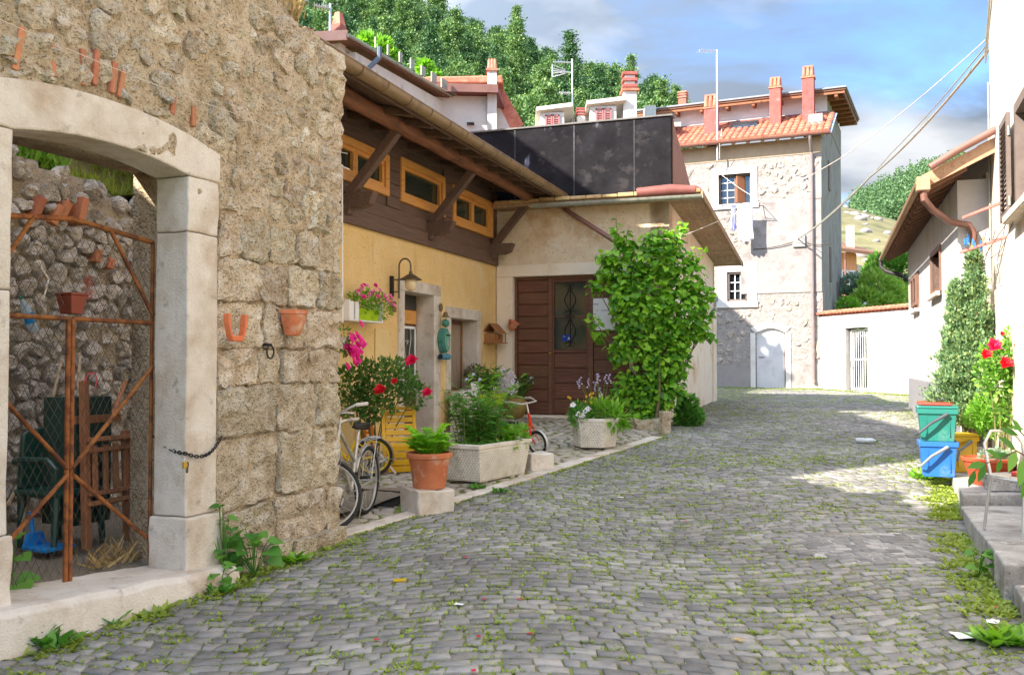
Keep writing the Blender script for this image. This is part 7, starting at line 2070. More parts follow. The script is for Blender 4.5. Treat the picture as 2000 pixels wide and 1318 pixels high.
# ------------------------------------------------------------------ houses behind, upper left
def house_a():
    F = Frame((at(691, 708, 21).x, 21.0), (.393, .919))
    h = thing('upper_house', 'pale house with brick chimney above the yellow house roof', 'house', M=F.M)
    EZ = 8.68
    b = wall_mesh(MB(), 0, 4.4, 3, EZ, 0, .3, [(1.1, 2.0, 7.3, 8.35)]); b.build('side_wall', M_GREYRENDER, h)
    MB().box(0, .3, .301, 5, 3, EZ + .25).build('front_wall', M_GREYRENDER, h)
    MB().box(1.1, 2.0, .15, .2, 7.3, 8.35).build('window', M_GLASS, h)
    f = MB(); f.box(1.1, 1.18, .08, .149, 7.3, 8.35); f.box(1.92, 2.0, .08, .149, 7.3, 8.35); f.box(1.18, 1.92, .08, .149, 8.27, 8.35); f.build('window_frame', M_SHUTTER, h)
    rz = lambda y: EZ + .08 + (y + .6) * .10
    MB().hexa([(-.55, -.15, rz(-.28)), (4.6, -.15, rz(-.4)), (4.6, 5.2, rz(5.2)), (-.55, 5.2, rz(5.2))], [(-.55, -.15, rz(-.28) + .05), (4.6, -.15, rz(-.4) + .05), (4.6, 5.2, rz(5.2) + .05), (-.55, 5.2, rz(5.2) + .05)]).build('roof', M_RAFTER, h)
    MB().bar((-.57, -.15, rz(-.15) + .06), (-.57, 5.2, rz(5.2) + .06), .05, .22).build('verge_board', mat('pink_board', [S(206, 160, 144), S(216, 176, 160)], bump=.1), h)
    MB().tube([(-.6, -.2, rz(-.28) + .05), (4.6, -.2, rz(-.28) + .05)], .045, 8).build('gutter', M_GREYPIPE, h, smooth=True)
    MB().tube([(.3, -.46, rz(-.4) + .05), (.3, -.46, rz(-.4) - .2), (.12, -.1, rz(-.6) - .6), (.12, -.1, 6.5)], .06, 8).build('downpipe', mat('slate_pipe', [S(96, 110, 126), S(112, 126, 140)], bump=.05), h, smooth=True)
    for k in range(8): MB().box(.3 + .55 * k, .33 + .6 * k, -.36, -.33, rz(-.4) + .05, rz(-.4) + .3).build('snow_guard', M_GREYPIPE, h)
    y0, y1 = .22, .44
    c = MB().box(-.30, -.06, y0, y1, 3, 8.83).build('chimney', M_GREYRENDER, h)
    MB().box(-.31, -.05, y0 - .01, y1 + .01, 8.831, 9.28).build('chimney_stack', mat('brick_red_render', [S(150, 92, 82), S(164, 106, 94)], bump=.2), c)
    MB().hexa([(-.30, y0, 9.281), (-.06, y0, 9.281), (-.06, y1, 9.281), (-.30, y1, 9.281)], [(-.25, y0 + .05, 9.57), (-.11, y0 + .05, 9.57), (-.11, y1 - .05, 9.57), (-.25, y1 - .05, 9.57)]).build('chimney_cap', M_PINKTILE, c)
house_a()
def shade_blocks():  # unseen blocks added to keep the sun off the street
    h = thing('shade_block', 'tall beige block added out of view behind the yard wall to shade the street', 'house', loc=(0, 0, 0))
    MB().prism([(-5.6, 6.0), (-5.6, 19.5), (-12, 19.5), (-12, 6.0)], 0, 10.4, 'z').build('wall', M_BEIGE, h)
    MB().prism([(-5.6, 5.8), (-5.6, 19.8), (-12.3, 19.8), (-12.3, 5.8)], 10.401, 10.6, 'z').build('roof', M_PINKTILE, h)
    MB().prism([(-5.9, -4), (-5.9, 5.995), (-12, 5.995), (-12, -4)], 0, 5.4, 'z').build('low_shade_block', M_BEIGE, h)  # lower block added to stop sun coming through the archway
shade_blocks()
def house_b():
    h = thing('middle_house', 'pale stained house with red fascia behind the gutter of the yellow house', 'house', loc=(-.28, 0, 0))
    ft = [(-3.6, 25.75), (-2.13, 25.0), (-.36, 25.12), (.3, 31), (-3.6, 31)]
    EZ = 8.85
    MB().prism(ft, 3, EZ, 'z').build('wall', M_GREYRENDER, h)
    rf = [(-4.0, 25.5), (-2.2, 24.55), (-.1, 24.7), (.5, 31.3), (-4.0, 31.3)]
    MB().prism(rf, EZ + .02, EZ + .14, 'z').build('roof', M_REDFLASH, h)
    for (a, c) in ((rf[0], rf[1]), (rf[1], rf[2])): MB().bar((a[0], a[1] - .03, EZ + .08), (c[0], c[1] - .03, EZ + .08), .05, .22).build('fascia', mat('grey_fascia', [S(206, 200, 194), S(190, 180, 172)], bump=.05) if a is rf[0] else M_BROWNPIPE, h)
    p = at(825, 172, 24.9); MB().tube([(p.x, 24.75, EZ), (p.x + .05, 24.8, EZ - .3), (p.x + .35, 25.02, EZ - .7), (p.x + .35, 25.02, EZ - 2.4)], .055, 8).build('downpipe', M_BROWNPIPE, h, smooth=True)
    MB().box(-2.95, -2.55, 25.2, 25.42, 7.6, 8.3).build('shutter', M_WARMTIMBER, h)
    # upper dormer roof
    a = [(-2.0, 25.6), (.0, 25.9), (.0, 28), (-2.0, 28)]
    MB().prism(a, EZ + .141, EZ + .42, 'z').build('dormer_wall', M_PINKPAINT, h)
    MB().hexa([(-2.4, 25.3, EZ + .42), (.05, 25.55, EZ + .50), (.05, 28.3, EZ + .9), (-2.4, 28.3, EZ + .8)], [(-2.3, 25.3, EZ + .60), (.0, 25.55, EZ + .72), (.0, 28.3, EZ + 1.1), (-2.3, 28.3, EZ + 1.0)]).build('dormer_roof', M_PINKTILE, h, bevel=.04, seg=2)
    s = at(972, 200, 25.0); e = at(990, 200, 25.0)
    c = MB().box(s.x, e.x, 24.95, 25.35, 6, at(980, 140, 25).z).build('chimney', M_GREYRENDER, h)
    zz = at(980, 140, 25).z
    MB().box(s.x - .04, e.x + .04, 24.9, 25.4, zz, zz + .06).build('chimney_slab', M_PINKTILE, c)
    for k in range(3): MB().tube([(s.x + .04 + .085 * k, 24.98, zz + .06), (s.x + .05 + .075 * k, 25.1, zz + .36)], [.05, .04], 7).build('chimney_tile', M_PINKTILE, c, smooth=True)
    # falling verge at the right
    p, q = at(990, 188, 26.5), at(1027, 252, 26.5)
    MB().bar(p, q, .5, .10, (0, -1, 0)).build('verge', M_PINKTILE, h)
    MB().prism([(p.x - .6, 6), (q.x - .12, 6), (q.x - .12, q.z - .12), (p.x - .05, p.z - .12)], 26.35, 29).build('wing_wall', M_GREYRENDER, h)
    for z in (8.05, 7.45): MB().box(-.95, -.75, 24.9, 25.1, z, z + .03).build('wall_tie', M_BLACKIRON, h)
house_b()
def house_c():
    h = thing('row_house', 'low roofed house with red shuttered dormers behind the black parapet', 'house', loc=(0, 0, 0))
    D = 33.0; zr = at(1150, 243, D).z
    x0, x1 = at(1020, 240, D).x, at(1325, 240, D).x
    MB().box(x0, x1, D, D + 6, 3, zr - .4).build('wall', M_GREYRENDER, h)
    MB().hexa([(x0 - .3, D - .5, zr - .5), (x1, D - .5, zr - .2), (x1, D + 3, zr + .5), (x0 - .3, D + 3, zr + .1)], [(x0 - .3, D - .5, zr - .35), (x1, D - .5, zr - .05), (x1, D + 3, zr + .65), (x0 - .3, D + 3, zr + .25)]).build('roof', mat('grey_stone_tile', [S(186, 180, 160), S(202, 196, 178)], scale=3, bump=.4), h)
    for u0, u1, vt, vb in ((1054, 1100, 222, 262), (1150, 1200, 210, 255)):
        a, b_ = at(u0, vt, D), at(u1, vt, D); zt, zb = a.z - .12, at(u0, vb, D).z - .1
        d = MB().box(a.x, b_.x, D - .6, D + 1.2, zb - .3, zt).build('dormer', M_GREYRENDER, h)
        MB().hexa([(a.x - .15, D - .8, zt + .0), (b_.x + .3, D - .8, zt + .16), (b_.x + .55, D + 1.2, zt - .4), (a.x - .15, D + 1.2, zt - .4)], [(a.x - .15, D - .8, zt + .14), (b_.x + .3, D - .8, zt + .30), (b_.x + .55, D + 1.2, zt - .26), (a.x - .15, D + 1.2, zt - .26)]).build('dormer_roof', M_GREYRENDER, d)
        w = (b_.x - a.x) * .62; xs = a.x + (b_.x - a.x) * .2
        f = MB()
        for k in range(2):
            xa, xb = xs + w / 2 * k + .01, xs + w / 2 * (k + 1) - .01
            for q in ((xa, xa + .05, zb - .1, zt - .1), (xb - .05, xb, zb - .1, zt - .1), (xa, xb, zt - .15, zt - .1)): f.box(q[0], q[1], D - .66, D - .61, q[2], q[3])
        f.build('shutter', M_REDSHUTTER, d)
        for i in range(8):
            z = zb + (zt - .18 - zb) * i / 8; MB().bar((xs + .05, D - .635, z), (xs + w - .05, D - .635, z), .05, .02, (0, -.6, .8)).build('slat', M_REDSHUTTER, d)
    I = Frame((0, D), (1, 0))
    chimney(h, I, 1127, 1143, 245, 227, 210, -.2, M_GREYRENDER, 'rings').location = (0, D, 0); chimney(h, I, 1218, 1244, 240, 175, 138, -.6, M_GREYRENDER, 'rings').location = (0, D, 0)
    s0, z0 = I.hit(1214, 178, -.6); s1, _ = I.hit(1248, 178, -.6)
    MB().box(s0, s1, D - .7, D, z0, z0 + .08).build('chimney_shelf', M_PINKTILE, h)
    s0, z0 = I.hit(1261, 235, .2); s1, z1 = I.hit(1281, 206, .2); MB().box(s0, s1, D + .2, D + .8, z0 - .3, z1).build('vent_block', mat('blue_grey_render', [S(160, 172, 172), S(176, 186, 186)], bump=.2), h)
    s0, z0 = I.hit(1100, 240, .6); MB().tube([(s0, D + .6, z0 - .3), (s0 + .02, D + .6, z0 + .5)], [.14, .12], 8).build('clay_flue', M_PINKTILE, h, smooth=True)
house_c()
def antenna(lab, u, vb, vt, D, yagis):
    t = thing('antenna', lab, 'antenna', loc=tuple(at(u, vb, D)))
    o = at(u, vb, D); al = mat('aluminium', [S(190, 192, 196), S(206, 208, 212)], bump=0, rough=.35, metal=.6)
    H = at(u, vt, D).z - o.z
    MB().tube([(0, 0, -1.2), (0, 0, H)], .03, 6).build('mast', al, t)
    for du, v, kind in yagis:
        z = at(u, v, D).z - o.z; ln = du / FP * D; tip = Vector((ln, -.3, abs(ln) * -.12))
        if kind == 'yagi':
            MB().tube([(0, 0, z), (tip.x, tip.y, z + tip.z)], .022, 5).build('boom', al, t)
            for k in range(6):
                c = Vector((0, 0, z)).lerp(Vector((tip.x, tip.y, z + tip.z)), .2 + .16 * k); MB().tube([c + Vector((-.05, .25, 0)), c + Vector((.05, -.25, -.05))], .010, 4).build('element', al, t)
        else:
            MB().tube([(0, 0, z), (ln, -.2, z)], .02, 5).build('boom', al, t)
            for s_ in (-.22, -.08, .08, .22): MB().tube([(ln * .35, -.1, z + s_ * .3), (ln, -.2, z + s_)], .016, 4).build('element', al, t)
            MB().tube([(ln, -.2, z - .22), (ln, -.2, z + .22)], .016, 4).build('element', al, t)
antenna('tall mast with three aerials above the shuttered dormers', 1118, 245, 116, 33, [(-38, 122, 'yagi'), (-40, 142, 'fan'), (-26, 182, 'yagi')])
antenna('thin tall antenna mast on the red tiled roof', 1401, 245, 98, 31, [(-38, 100, 'yagi')])
antenna('small grid antenna beside the brick chimney', 645, 40, 8, 21.5, [(-26, 17, 'yagi')])

# ------------------------------------------------------------------ hills and woods
def zr_left(X): return 42 - .44 * X if X < 26 else 30.5 - 1.4 * (X - 26)
def z_left(X, Y):
    t = min(max((Y - 48) / 92, 0), 1.25); return 1 + (zr_left(X) - 1) * t * (1 if t < 1 else 2 - t) + 1.2 * nz((X * .08, Y * .08, 3))
def grid_hill(name, xs, ys, zf, m):
    V = [(x, y, zf(x, y)) for y in ys for x in xs]; n = len(xs)
    F = [(j * n + i, j * n + i + 1, (j + 1) * n + i + 1, (j + 1) * n + i) for j in range(len(ys) - 1) for i in range(n - 1)]
    me = fast_mesh(name, V, F); me.shade_smooth(); return obj(name, me, m, kind='structure')
M_FOREST = mat('forest_floor', [S(56, 72, 40), S(78, 92, 50), S(96, 104, 62)], scale=.3, bump=.3, bscale=2, rough=.95)
grid_hill('wooded_hill', np.linspace(-75, 48, 50), np.linspace(46, 165, 40), z_left, M_FOREST)
def pine(seed, h, w, kind):
    rr = random.Random(seed); P, D, U, Z = [], [], [], []
    nl = 15
    for i in range(nl):
        t = .16 + .84 * i / (nl - 1); z = h * t
        prof = (1 - t) ** .75 * 1.25 if kind == 0 else math.sqrt(max(0, 1 - ((t - .52) / .5) ** 2))
        prof = max(prof, .10); nb = 7 if i < nl - 2 else 4
        for b_ in range(nb):
            a = rr.uniform(0, 6.283); ln = w * prof * rr.uniform(.55, 1.15)
            for c in range(4):
                f = (c + 1) / 4; cx, cy, cz = math.cos(a) * ln * f, math.sin(a) * ln * f, z + ln * f * .10 + rr.uniform(-.25, .25)
                for _ in range(24):
                    d = Vector((rr.gauss(0, 1), rr.gauss(0, 1), rr.gauss(.45, .7))).normalized(); q = .30
                    P.append((cx + rr.gauss(0, q), cy + rr.gauss(0, q), cz + rr.gauss(0, q * .6))); D.append(tuple(d)); U.append((rr.gauss(0, 1), rr.gauss(0, 1), rr.gauss(0, 1))); Z.append(rr.uniform(.13, .34))
    V, F = leaf_arrays('oval', P, D, U, Z)
    tr = MB().tube([(0, 0, -1), (.05, 0, h * .5), (0, .05, h * .97)], [.22, .15, .04], 6).mesh('trunk')
    return fast_mesh('crown', V, F), tr
PINES = [pine(1, 11, 2.3, 0), pine(2, 12.5, 2.6, 0), pine(3, 10, 2.9, 1), pine(4, 9.5, 2.5, 1), pine(5, 13, 2.4, 0)]
def woods():
    labs = ['tall pointed pine on the wooded hill behind the roofs', 'tall broad pine on the wooded hill behind the roofs', 'round topped pine on the wooded hill behind the roofs', 'low round pine on the wooded hill behind the roofs', 'slim pointed pine on the wooded hill behind the roofs']
    rr = random.Random(11); k = 0
    spots = []
    for Y in np.arange(74, 146, 6.0):
        X = -48 + rr.uniform(0, 4)
        while X < 34:
            u = 1000 + FP * X / Y; z = z_left(X, Y); v = 708 - FP * (z + 10 - CZ) / Y
            if 500 < u < 1345 and -60 < v < 270: spots.append((X, Y + rr.uniform(-2.5, 2.5)))
            X += rr.uniform(2.2, 3.6)
    for X, Y in spots:
        i = rr.choice([0, 1, 2, 2, 3, 3, 4]); c, t = PINES[i]
        o = thing('pine_tree', labs[i], 'tree', loc=(X, Y, z_left(X, Y) - .3), rz=rr.uniform(0, 6.28), group=['pointed pines', 'broad pines', 'round topped pines', 'low round pines', 'slim pines'][i] + ' on the wooded hill')
        s = rr.uniform(.78, 1.12); o.scale = (s, s, s * rr.uniform(.9, 1.1))
        cc = obj('crown', c, None, o); tt = obj('trunk', t, None, o)
        if not c.materials: c.materials.append(L_PINE if i % 2 else L_PINE2)
        if not t.materials: t.materials.append(M_BARK)
    return len(spots)
NPINE = woods()
def right_hills():
    zf = lambda X, Y: 1.0 + (18.2 - .30 * (X - 40)) * min(max((Y - 42) / 66, 0), 1) + 1.0 * nz((X * .12, Y * .1, 3)) - (max(0, Y - 112) * .3)
    grid_hill('grassy_hill', np.linspace(14, 95, 60), np.linspace(42, 150, 50), zf, mat('dry_pasture', [S(80, 88, 52), S(110, 106, 72), S(130, 122, 90), S(70, 80, 46)], scale=.35, det=9, bump=.5, bscale=2.5, rough=.95))
    rr = random.Random(5); V, F = [], []
    for _ in range(60):
        Y = rr.uniform(60, 110); X = Y * rr.uniform(.352, .46); s = rr.uniform(.2, .6) * rr.uniform(.5, 1)
        me = bmesh.new(); bmesh.ops.create_icosphere(me, subdivisions=2, radius=s)
        k = len(V); off = rr.uniform(0, 50)
        for v in me.verts: n_ = 1 + .5 * fbm((v.co.x + off, v.co.y, v.co.z), 1.2); V.append((X + v.co.x * n_ * 1.3, Y + v.co.y * n_, zf(X, Y) + v.co.z * n_ * .75))
        F += [tuple(k + v.index for v in f.verts) for f in me.faces]; me.free()
    obj('hill_rocks', fast_mesh('hill_rocks', V, F), mat('hill_rock', [S(136, 130, 126), S(160, 154, 150)], scale=2, bump=.5), None, 'pale grey rocks scattered over the grassy hill', 'rocks', kind='stuff')
    zg = lambda X, Y: 26 + .42 * (X - 66) + 1.5 * nz((X * .06, Y * .06, 1)) + (Y - 180) * .12
    grid_hill('far_hill', np.linspace(45, 170, 30), np.linspace(150, 230, 20), zg, M_FOREST)
    P, D, U, Z = [], [], [], []
    for _ in range(520):
        Y = rr.uniform(152, 215); X = Y * rr.uniform(.37, .49); z = zg(X, Y); h = rr.uniform(4, 6.5)
        if X < 64 + (Y - 180) * .3: h *= max(.2, 1 - (66 - X) * .12)
        for _k in range(150):
            t = rr.random(); w = 2.2 * math.sqrt(max(.02, 1 - t * .9)); a = rr.uniform(0, 6.28); P.append((X + w * math.cos(a) * rr.random() ** .5, Y + w * math.sin(a) * rr.random() ** .5, z + h * t)); D.append((rr.gauss(0, 1), rr.gauss(0, 1), rr.gauss(.4, .6))); U.append((rr.gauss(0, 1), rr.gauss(0, 1), rr.gauss(0, 1))); Z.append(rr.uniform(.3, .65))
    leaves('far_forest', 'oval', P, D, U, Z, leafmat('far_forest_leaf', [S(70, 100, 62), S(86, 118, 72), S(102, 132, 82)], .15), None, kind='stuff', label='green forest covering the far hill', cat='forest')
right_hills()
def orange_house():
    D = 50.0; x0, x1 = at(1650, 500, D).x, at(1689, 500, D).x
    h = thing('orange_house', 'small orange house with brown eaves beyond the white garden wall', 'house', loc=(0, 0, 0))
    zt, zb = at(1660, 490, D).z, at(1660, 570, D).z
    MB().hexa([(x0 - 1.5, D, 0), (x1, D + 1.2, 0), (x1, D + 6, 0), (x0 - 1.5, D + 6, 0)], [(x0 - 1.5, D, zt), (x1, D + 1.2, zt), (x1, D + 6, zt), (x0 - 1.5, D + 6, zt)]).build('wall', mat('orange_render', [S(226, 156, 110), S(234, 170, 126)], bump=.2), h)
    MB().hexa([(x1 + .02, D + 1.2, 0), (x1 + 1.6, D + 3.2, 0), (x1 + 1.6, D + 7, 0), (x1 + .02, D + 7, 0)], [(x1 + .02, D + 1.2, zt - .6), (x1 + 1.6, D + 3.2, zt - .6), (x1 + 1.6, D + 7, zt - .6), (x1 + .02, D + 7, zt - .6)]).build('white_wing', M_WHITEWALL, h)
    MB().hexa([(x0 - 2, D - .7, zt + .1), (x1 + 1.2, D + .6, zt - .25), (x1 + 1.2, D + 6, zt + 1.0), (x0 - 2, D + 6, zt + 1.6)], [(x0 - 2, D - .7, zt + .28), (x1 + 1.2, D + .6, zt - .07), (x1 + 1.2, D + 6, zt + 1.2), (x0 - 2, D + 6, zt + 1.8)]).build('roof', M_RAFTER, h)
    for u in (1659, 1676):
        a, b_ = at(u - 3.5, 525, D - .1), at(u + 3.5, 525, D - .1); z0, z1 = at(u, 562, D).z, at(u, 528, D).z; yy = D + (a.x - x0 + 1.5) / (x1 - x0 + 1.5) * 1.2
        w = MB().box(a.x - .08, b_.x + .08, yy - .12, yy + .05, z0, z1 + .08).build('window', M_WHITE, h); MB().box(a.x, b_.x, yy - .13, yy - .121, z0, z1).build('pane', M_GLASS, w)
    c0, c1 = at(1657, 440, D + 2), at(1669, 440, D + 2); MB().box(c0.x, c1.x, D + 2, D + 2.4, zt, c0.z).build('chimney', mat('pink_chimney', [S(216, 170, 150), S(226, 184, 166)], bump=.1), h)
    p = at(1652, 500, D - .2); MB().tube([(p.x - .1, D - .3, zt - .1), (p.x + .0, D - .1, zt - .5), (p.x, D - .1, 1)], .06, 6).build('downpipe', M_BROWNPIPE, h)
orange_house()
def garden_shrubs():
    rr = np.random.RandomState(3)
    def bush(lab, blobs, D, n, shape, size, m, nm='shrub'):
        c = [tuple(at(u, v, D + dd)) for u, v, r, dd in blobs]; ra = [r / FP * D for u, v, r, dd in blobs]
        t = thing(nm, lab, 'shrub', loc=(c[0][0], c[0][1], gz(*c[0][:2])))
        o = Vector(t.location); c = [tuple(Vector(q) - o) for q in c]
        P, d = blob_points(n, c, ra, .55, rr); leaves('crown', shape, P, d + [0, 0, .3], unit(n, rr), size * rr.uniform(.7, 1.3, n), m, t)
        MB().tube([(0, 0, -.2), (.1, .1, c[0][2] * .6), c[0]], [.09, .06, .03], 6).build('trunk', M_BARK, t)
    bush('yellow green bush behind the tiled coping of the garden wall', [(1715, 560, 34, 0), (1740, 580, 30, 0), (1690, 590, 26, -.5), (1725, 600, 26, -.5)], 35, 2600, 'oval', .20, leafmat('yellow_bush', [S(120, 156, 60), S(150, 182, 80), S(176, 200, 110)], .35))
    bush('grey green bush beside the stone house and the garden wall', [(1665, 555, 20, 0), (1680, 570, 20, 0), (1655, 580, 20, 0)], 36, 1300, 'oval', .16, L_GREYBUSH)
    bush('tall green tree behind the eaves of the white house', [(1760, 530, 40, 2), (1735, 520, 26, 2), (1770, 575, 34, 1)], 38, 2600, 'oval', .22, L_BUSH)
    bush('dark green hedge added to darken the gap behind the bars of the white gate', [(1684, 660, 26, 0), (1690, 715, 28, 0), (1672, 738, 24, 0), (1700, 690, 26, 0)], 31.5, 1500, 'oval', .13, L_ROSE, 'hedge')  # hedge put in so the gap behind the bars looks shaded
    bush('low bright bush at the left end of the tiled coping', [(1655, 600, 18, -.8), (1672, 608, 14, -.8)], 34, 600, 'oval', .15, L_LIGHT)
    bush('leafy tree top behind the garden wall near the orange house', [(1715, 515, 20, 3), (1700, 535, 16, 3)], 40, 800, 'oval', .22, L_BUSH)
    bush('bright garden trees behind the brick chimney of the pale house', [(745, 95, 16, 0), (715, 85, 14, 0), (760, 110, 12, 0)], 44, 700, 'oval', .35, L_LIGHT); bush('bright shrub behind the snow guards of the upper house', [(830, 135, 12, 0), (845, 150, 10, 0)], 48, 400, 'oval', .35, L_LIGHT)
garden_shrubs()

# ------------------------------------------------------------------ vine on the garage corner
def vine():
    D = 16.35; bl = [(1215, 520, 48, 0), (1288, 505, 52, -.1), (1342, 545, 40, -.1), (1212, 572, 26, 0), (1250, 590, 56, -.2), (1318, 615, 56, -.2), (1352, 640, 26, -.1), (1238, 665, 42, -.15), (1300, 695, 46, -.2), (1235, 755, 38, -.1), (1290, 760, 42, -.2), (1262, 812, 30, -.2), (1225, 480, 20, 0), (1310, 470, 26, 0), (1160, 625, 9, -.1), (1365, 585, 22, -.1)] + [(u, v, r, -.1) for u, v, r in ((1165, 560, 14), (1380, 612, 13), (1375, 650, 15), (1390, 575, 9), (1330, 665, 20), (1205, 690, 16), (1168, 655, 10), (1330, 722, 15), (1322, 765, 14), (1208, 780, 13), (1213, 822, 15), (1355, 500, 13), (1268, 466, 13), (1180, 508, 15), (1205, 455, 10), (1330, 450, 11))]
    base = on_ground(1285, 842); base = Vector((base.x, base.y + .9, gz(base.x, base.y + .9)))
    t = thing('climbing_vine', 'large heart leaved climbing shrub growing over the garage corner', 'vine', loc=tuple(base))
    c = [at(u, v, D + dd) - base for u, v, r, dd in bl]; ra = np.array([[r / FP * D, r / FP * D * .55, r / FP * D] for u, v, r, dd in bl])
    n = 5200; rr = np.random.RandomState(8)
    P, d = blob_points(n, c, ra * .93, .4, rr); P = P + rr.normal(0, .045, P.shape); dn = d * [.8, .8, .3] + [0, -.35, -.55] + rr.normal(0, .35, (n, 3)); up = d + [0, -.8, .9] + rr.normal(0, .3, (n, 3)); sz = rr.uniform(.05, .15, n)
    front = np.argsort(P[:, 1])[:285]; mask = np.ones(n, bool); mask[front] = False
    leaves('foliage', 'heart', P[mask], dn[mask], up[mask], sz[mask], L_VINE, t, kind='stuff')
    lv, lf = LEAF['heart']; me = fast_mesh('leaf', np.array(lv), np.array(lf)); me.materials.append(L_VINE)
    for i in front:
        D_ = Vector(dn[i]).normalized(); X = D_.cross(Vector(up[i])).normalized(); Zv = X.cross(D_); s = sz[i]
        o = obj('leaf', me, None, t); o.matrix_local = Matrix(((X.x * s, D_.x * s, Zv.x * s, P[i][0]), (X.y * s, D_.y * s, Zv.y * s, P[i][1]), (X.z * s, D_.z * s, Zv.z * s, P[i][2]), (0, 0, 0, 1)))
    r2 = random.Random(2)
    for k, q in enumerate(c):
        a = Vector((r2.uniform(-.15, .15), r2.uniform(-.05, .1), -.05)); mid = a.lerp(q, .5) + Vector((r2.uniform(-.12, .12), .05, .15))
        MB().tube([a, a.lerp(mid, .5) + Vector((r2.uniform(-.04, .04), 0, .1)), mid, q], [.035, .028, .018, .006], 6).build('branch', M_BARK, t, smooth=True)
    for u0, u1, v1 in ((1276, 1288, 700),):
        a, b_ = at(u0, 838, D - .35) - base, at(u1, v1, D - .42) - base; m_ = a.lerp(b_, .5) + Vector((r2.uniform(-.06, .06), -.03, 0)); MB().tube([a, a.lerp(m_, .5) + Vector((r2.uniform(-.03, .03), 0, 0)), m_, b_], [.03, .026, .02, .008], 7).build('stem', M_BARK, t, smooth=True)
    for u0, v0, u1, v1 in ((1207, 490, 1203, 428), (1222, 480, 1225, 452), (1262, 480, 1268, 462)):
        a, b_ = at(u0, v0, D) - base, at(u1, v1, D) - base; MB().tube([a, b_], .006, 4).build('sprig', M_BARK, t)
        Q = [tuple(a.lerp(b_, f)) for f in np.linspace(.2, 1, 6)]; leaves('sprig_leaves', 'heart', Q, [(r2.choice([-1, 1]), -.3, -.2) for _ in Q], [(0, -.5, 1)] * 6, .11, L_VINE, t)
    # small shrub at its foot
    p = on_ground(1345, 832); t = thing('corner_shrub', 'low dark green shrub at the foot of the garage side wall', 'shrub', loc=tuple(p))
    P, d = blob_points(900, [(0, .1, .22), (.12, .1, .15), (-.1, .05, .12), (.02, .12, .4)], [.2, .17, .15, .16], .5); leaves('crown', 'heart', P, d + [0, 0, .4], unit(len(P)) + [0, -.5, 1], .07, L_MID, t); MB().tube([(0, .1, 0), (0, .1, .3)], .012, 5).build('trunk', M_BARK, t)
    p = on_ground(1272, 846); o = MB().box(-.28, .28, -.12, .25, -.05, .16).build('base_stones', M_WALLSTONE, None, smooth=True, label='rough stones heaped at the foot of the climbing vine', cat='stone'); roughen(o, .09, 3.5, subdiv=4); o.location = (p.x + .05, p.y + .55, gz(p.x, p.y + .55))
    o = MB().box(-.08, .08, -.08, .08, -.05, .36).build('stone_post', M_WALLSTONE, None, bevel=.015, label='short pale stone post at the end of the kerb', cat='post'); p = on_ground(1302, 848); o.location = (p.x, p.y + .2, gz(p.x, p.y + .2)); o.rotation_euler = (.0, .04, .3)
vine()

# ------------------------------------------------------------------ roses, juniper and weeds
def rose_bush(nm, lab, cents, radii, n, flowers, base, m=L_ROSE, leaf=.06):
    t = thing(nm, lab, 'rose bush', loc=tuple(base)); base = Vector(base)
    c = [Vector(q) - base for q in cents]; P, d = blob_points(n, c, radii, .15); leaves('foliage', 'oval', P, d + [0, 0, .3], unit(n), leaf * nrs.uniform(.7, 1.3, n), m, t)
    for q in c: MB().tube([(rng.uniform(-.1, .1), rng.uniform(-.05, .05), 0), q * .6, q], [.010, .008, .004], 5).build('stem', mat('rose_stem', [S(96, 104, 60), S(120, 110, 70)], bump=0), t)
    for p, r, fm in flowers: flower(t, Vector(p) - base, r, fm, 22, cup=.7)
D = 11.9
fl = [(at(742, 762, D - .5), .095, L_RED), (at(803, 705, D - .6), .10, L_CRIMSON), (at(834, 767, D - .6), .08, L_CRIMSON), (at(770, 745, D - .5), .055, L_RED)]
g = at(725, 860, D); g.z = gz(0, D)
rose_bush('rose_bush', 'rose bush with deep red roses in front of the yellow house door', [at(700, 800, D), at(735, 795, D), at(680, 745, D), at(705, 730, D), at(735, 735, D), at(765, 730, D - .1), at(790, 750, D - .2), at(755, 775, D - .2), at(690, 780, D), at(810, 770, D - .2), at(720, 775, D)], [.2, .2, .18, .2, .22, .22, .2, .2, .17, .17, .2], 2300, fl, g, leaf=.065)
D = 10.2
fl = [(at(1940, 676, D - .3), .10, L_CRIMSON), (at(1925, 693, D - .3), .075, L_RED), (at(1963, 710, D - .3), .09, L_RED), (at(1984, 675, D - .3), .04, L_RED), (at(1957, 652, D - .2), .035, L_RED)]
g = at(1960, 900, D); g.z = .24
rose_bush('tall_rose', 'tall rose with red blooms against the cream building', [at(1945, 700, D), at(1975, 690, D), at(1985, 740, D), at(1950, 750, D), at(1970, 800, D), at(1990, 660, D), at(1930, 730, D), at(1990, 810, D)], [.17, .17, .18, .17, .17, .13, .12, .15], 1500, fl, g, leafmat('tall_rose_leaf', [S(74, 120, 48), S(112, 160, 62), S(150, 188, 86)], .35), .07)
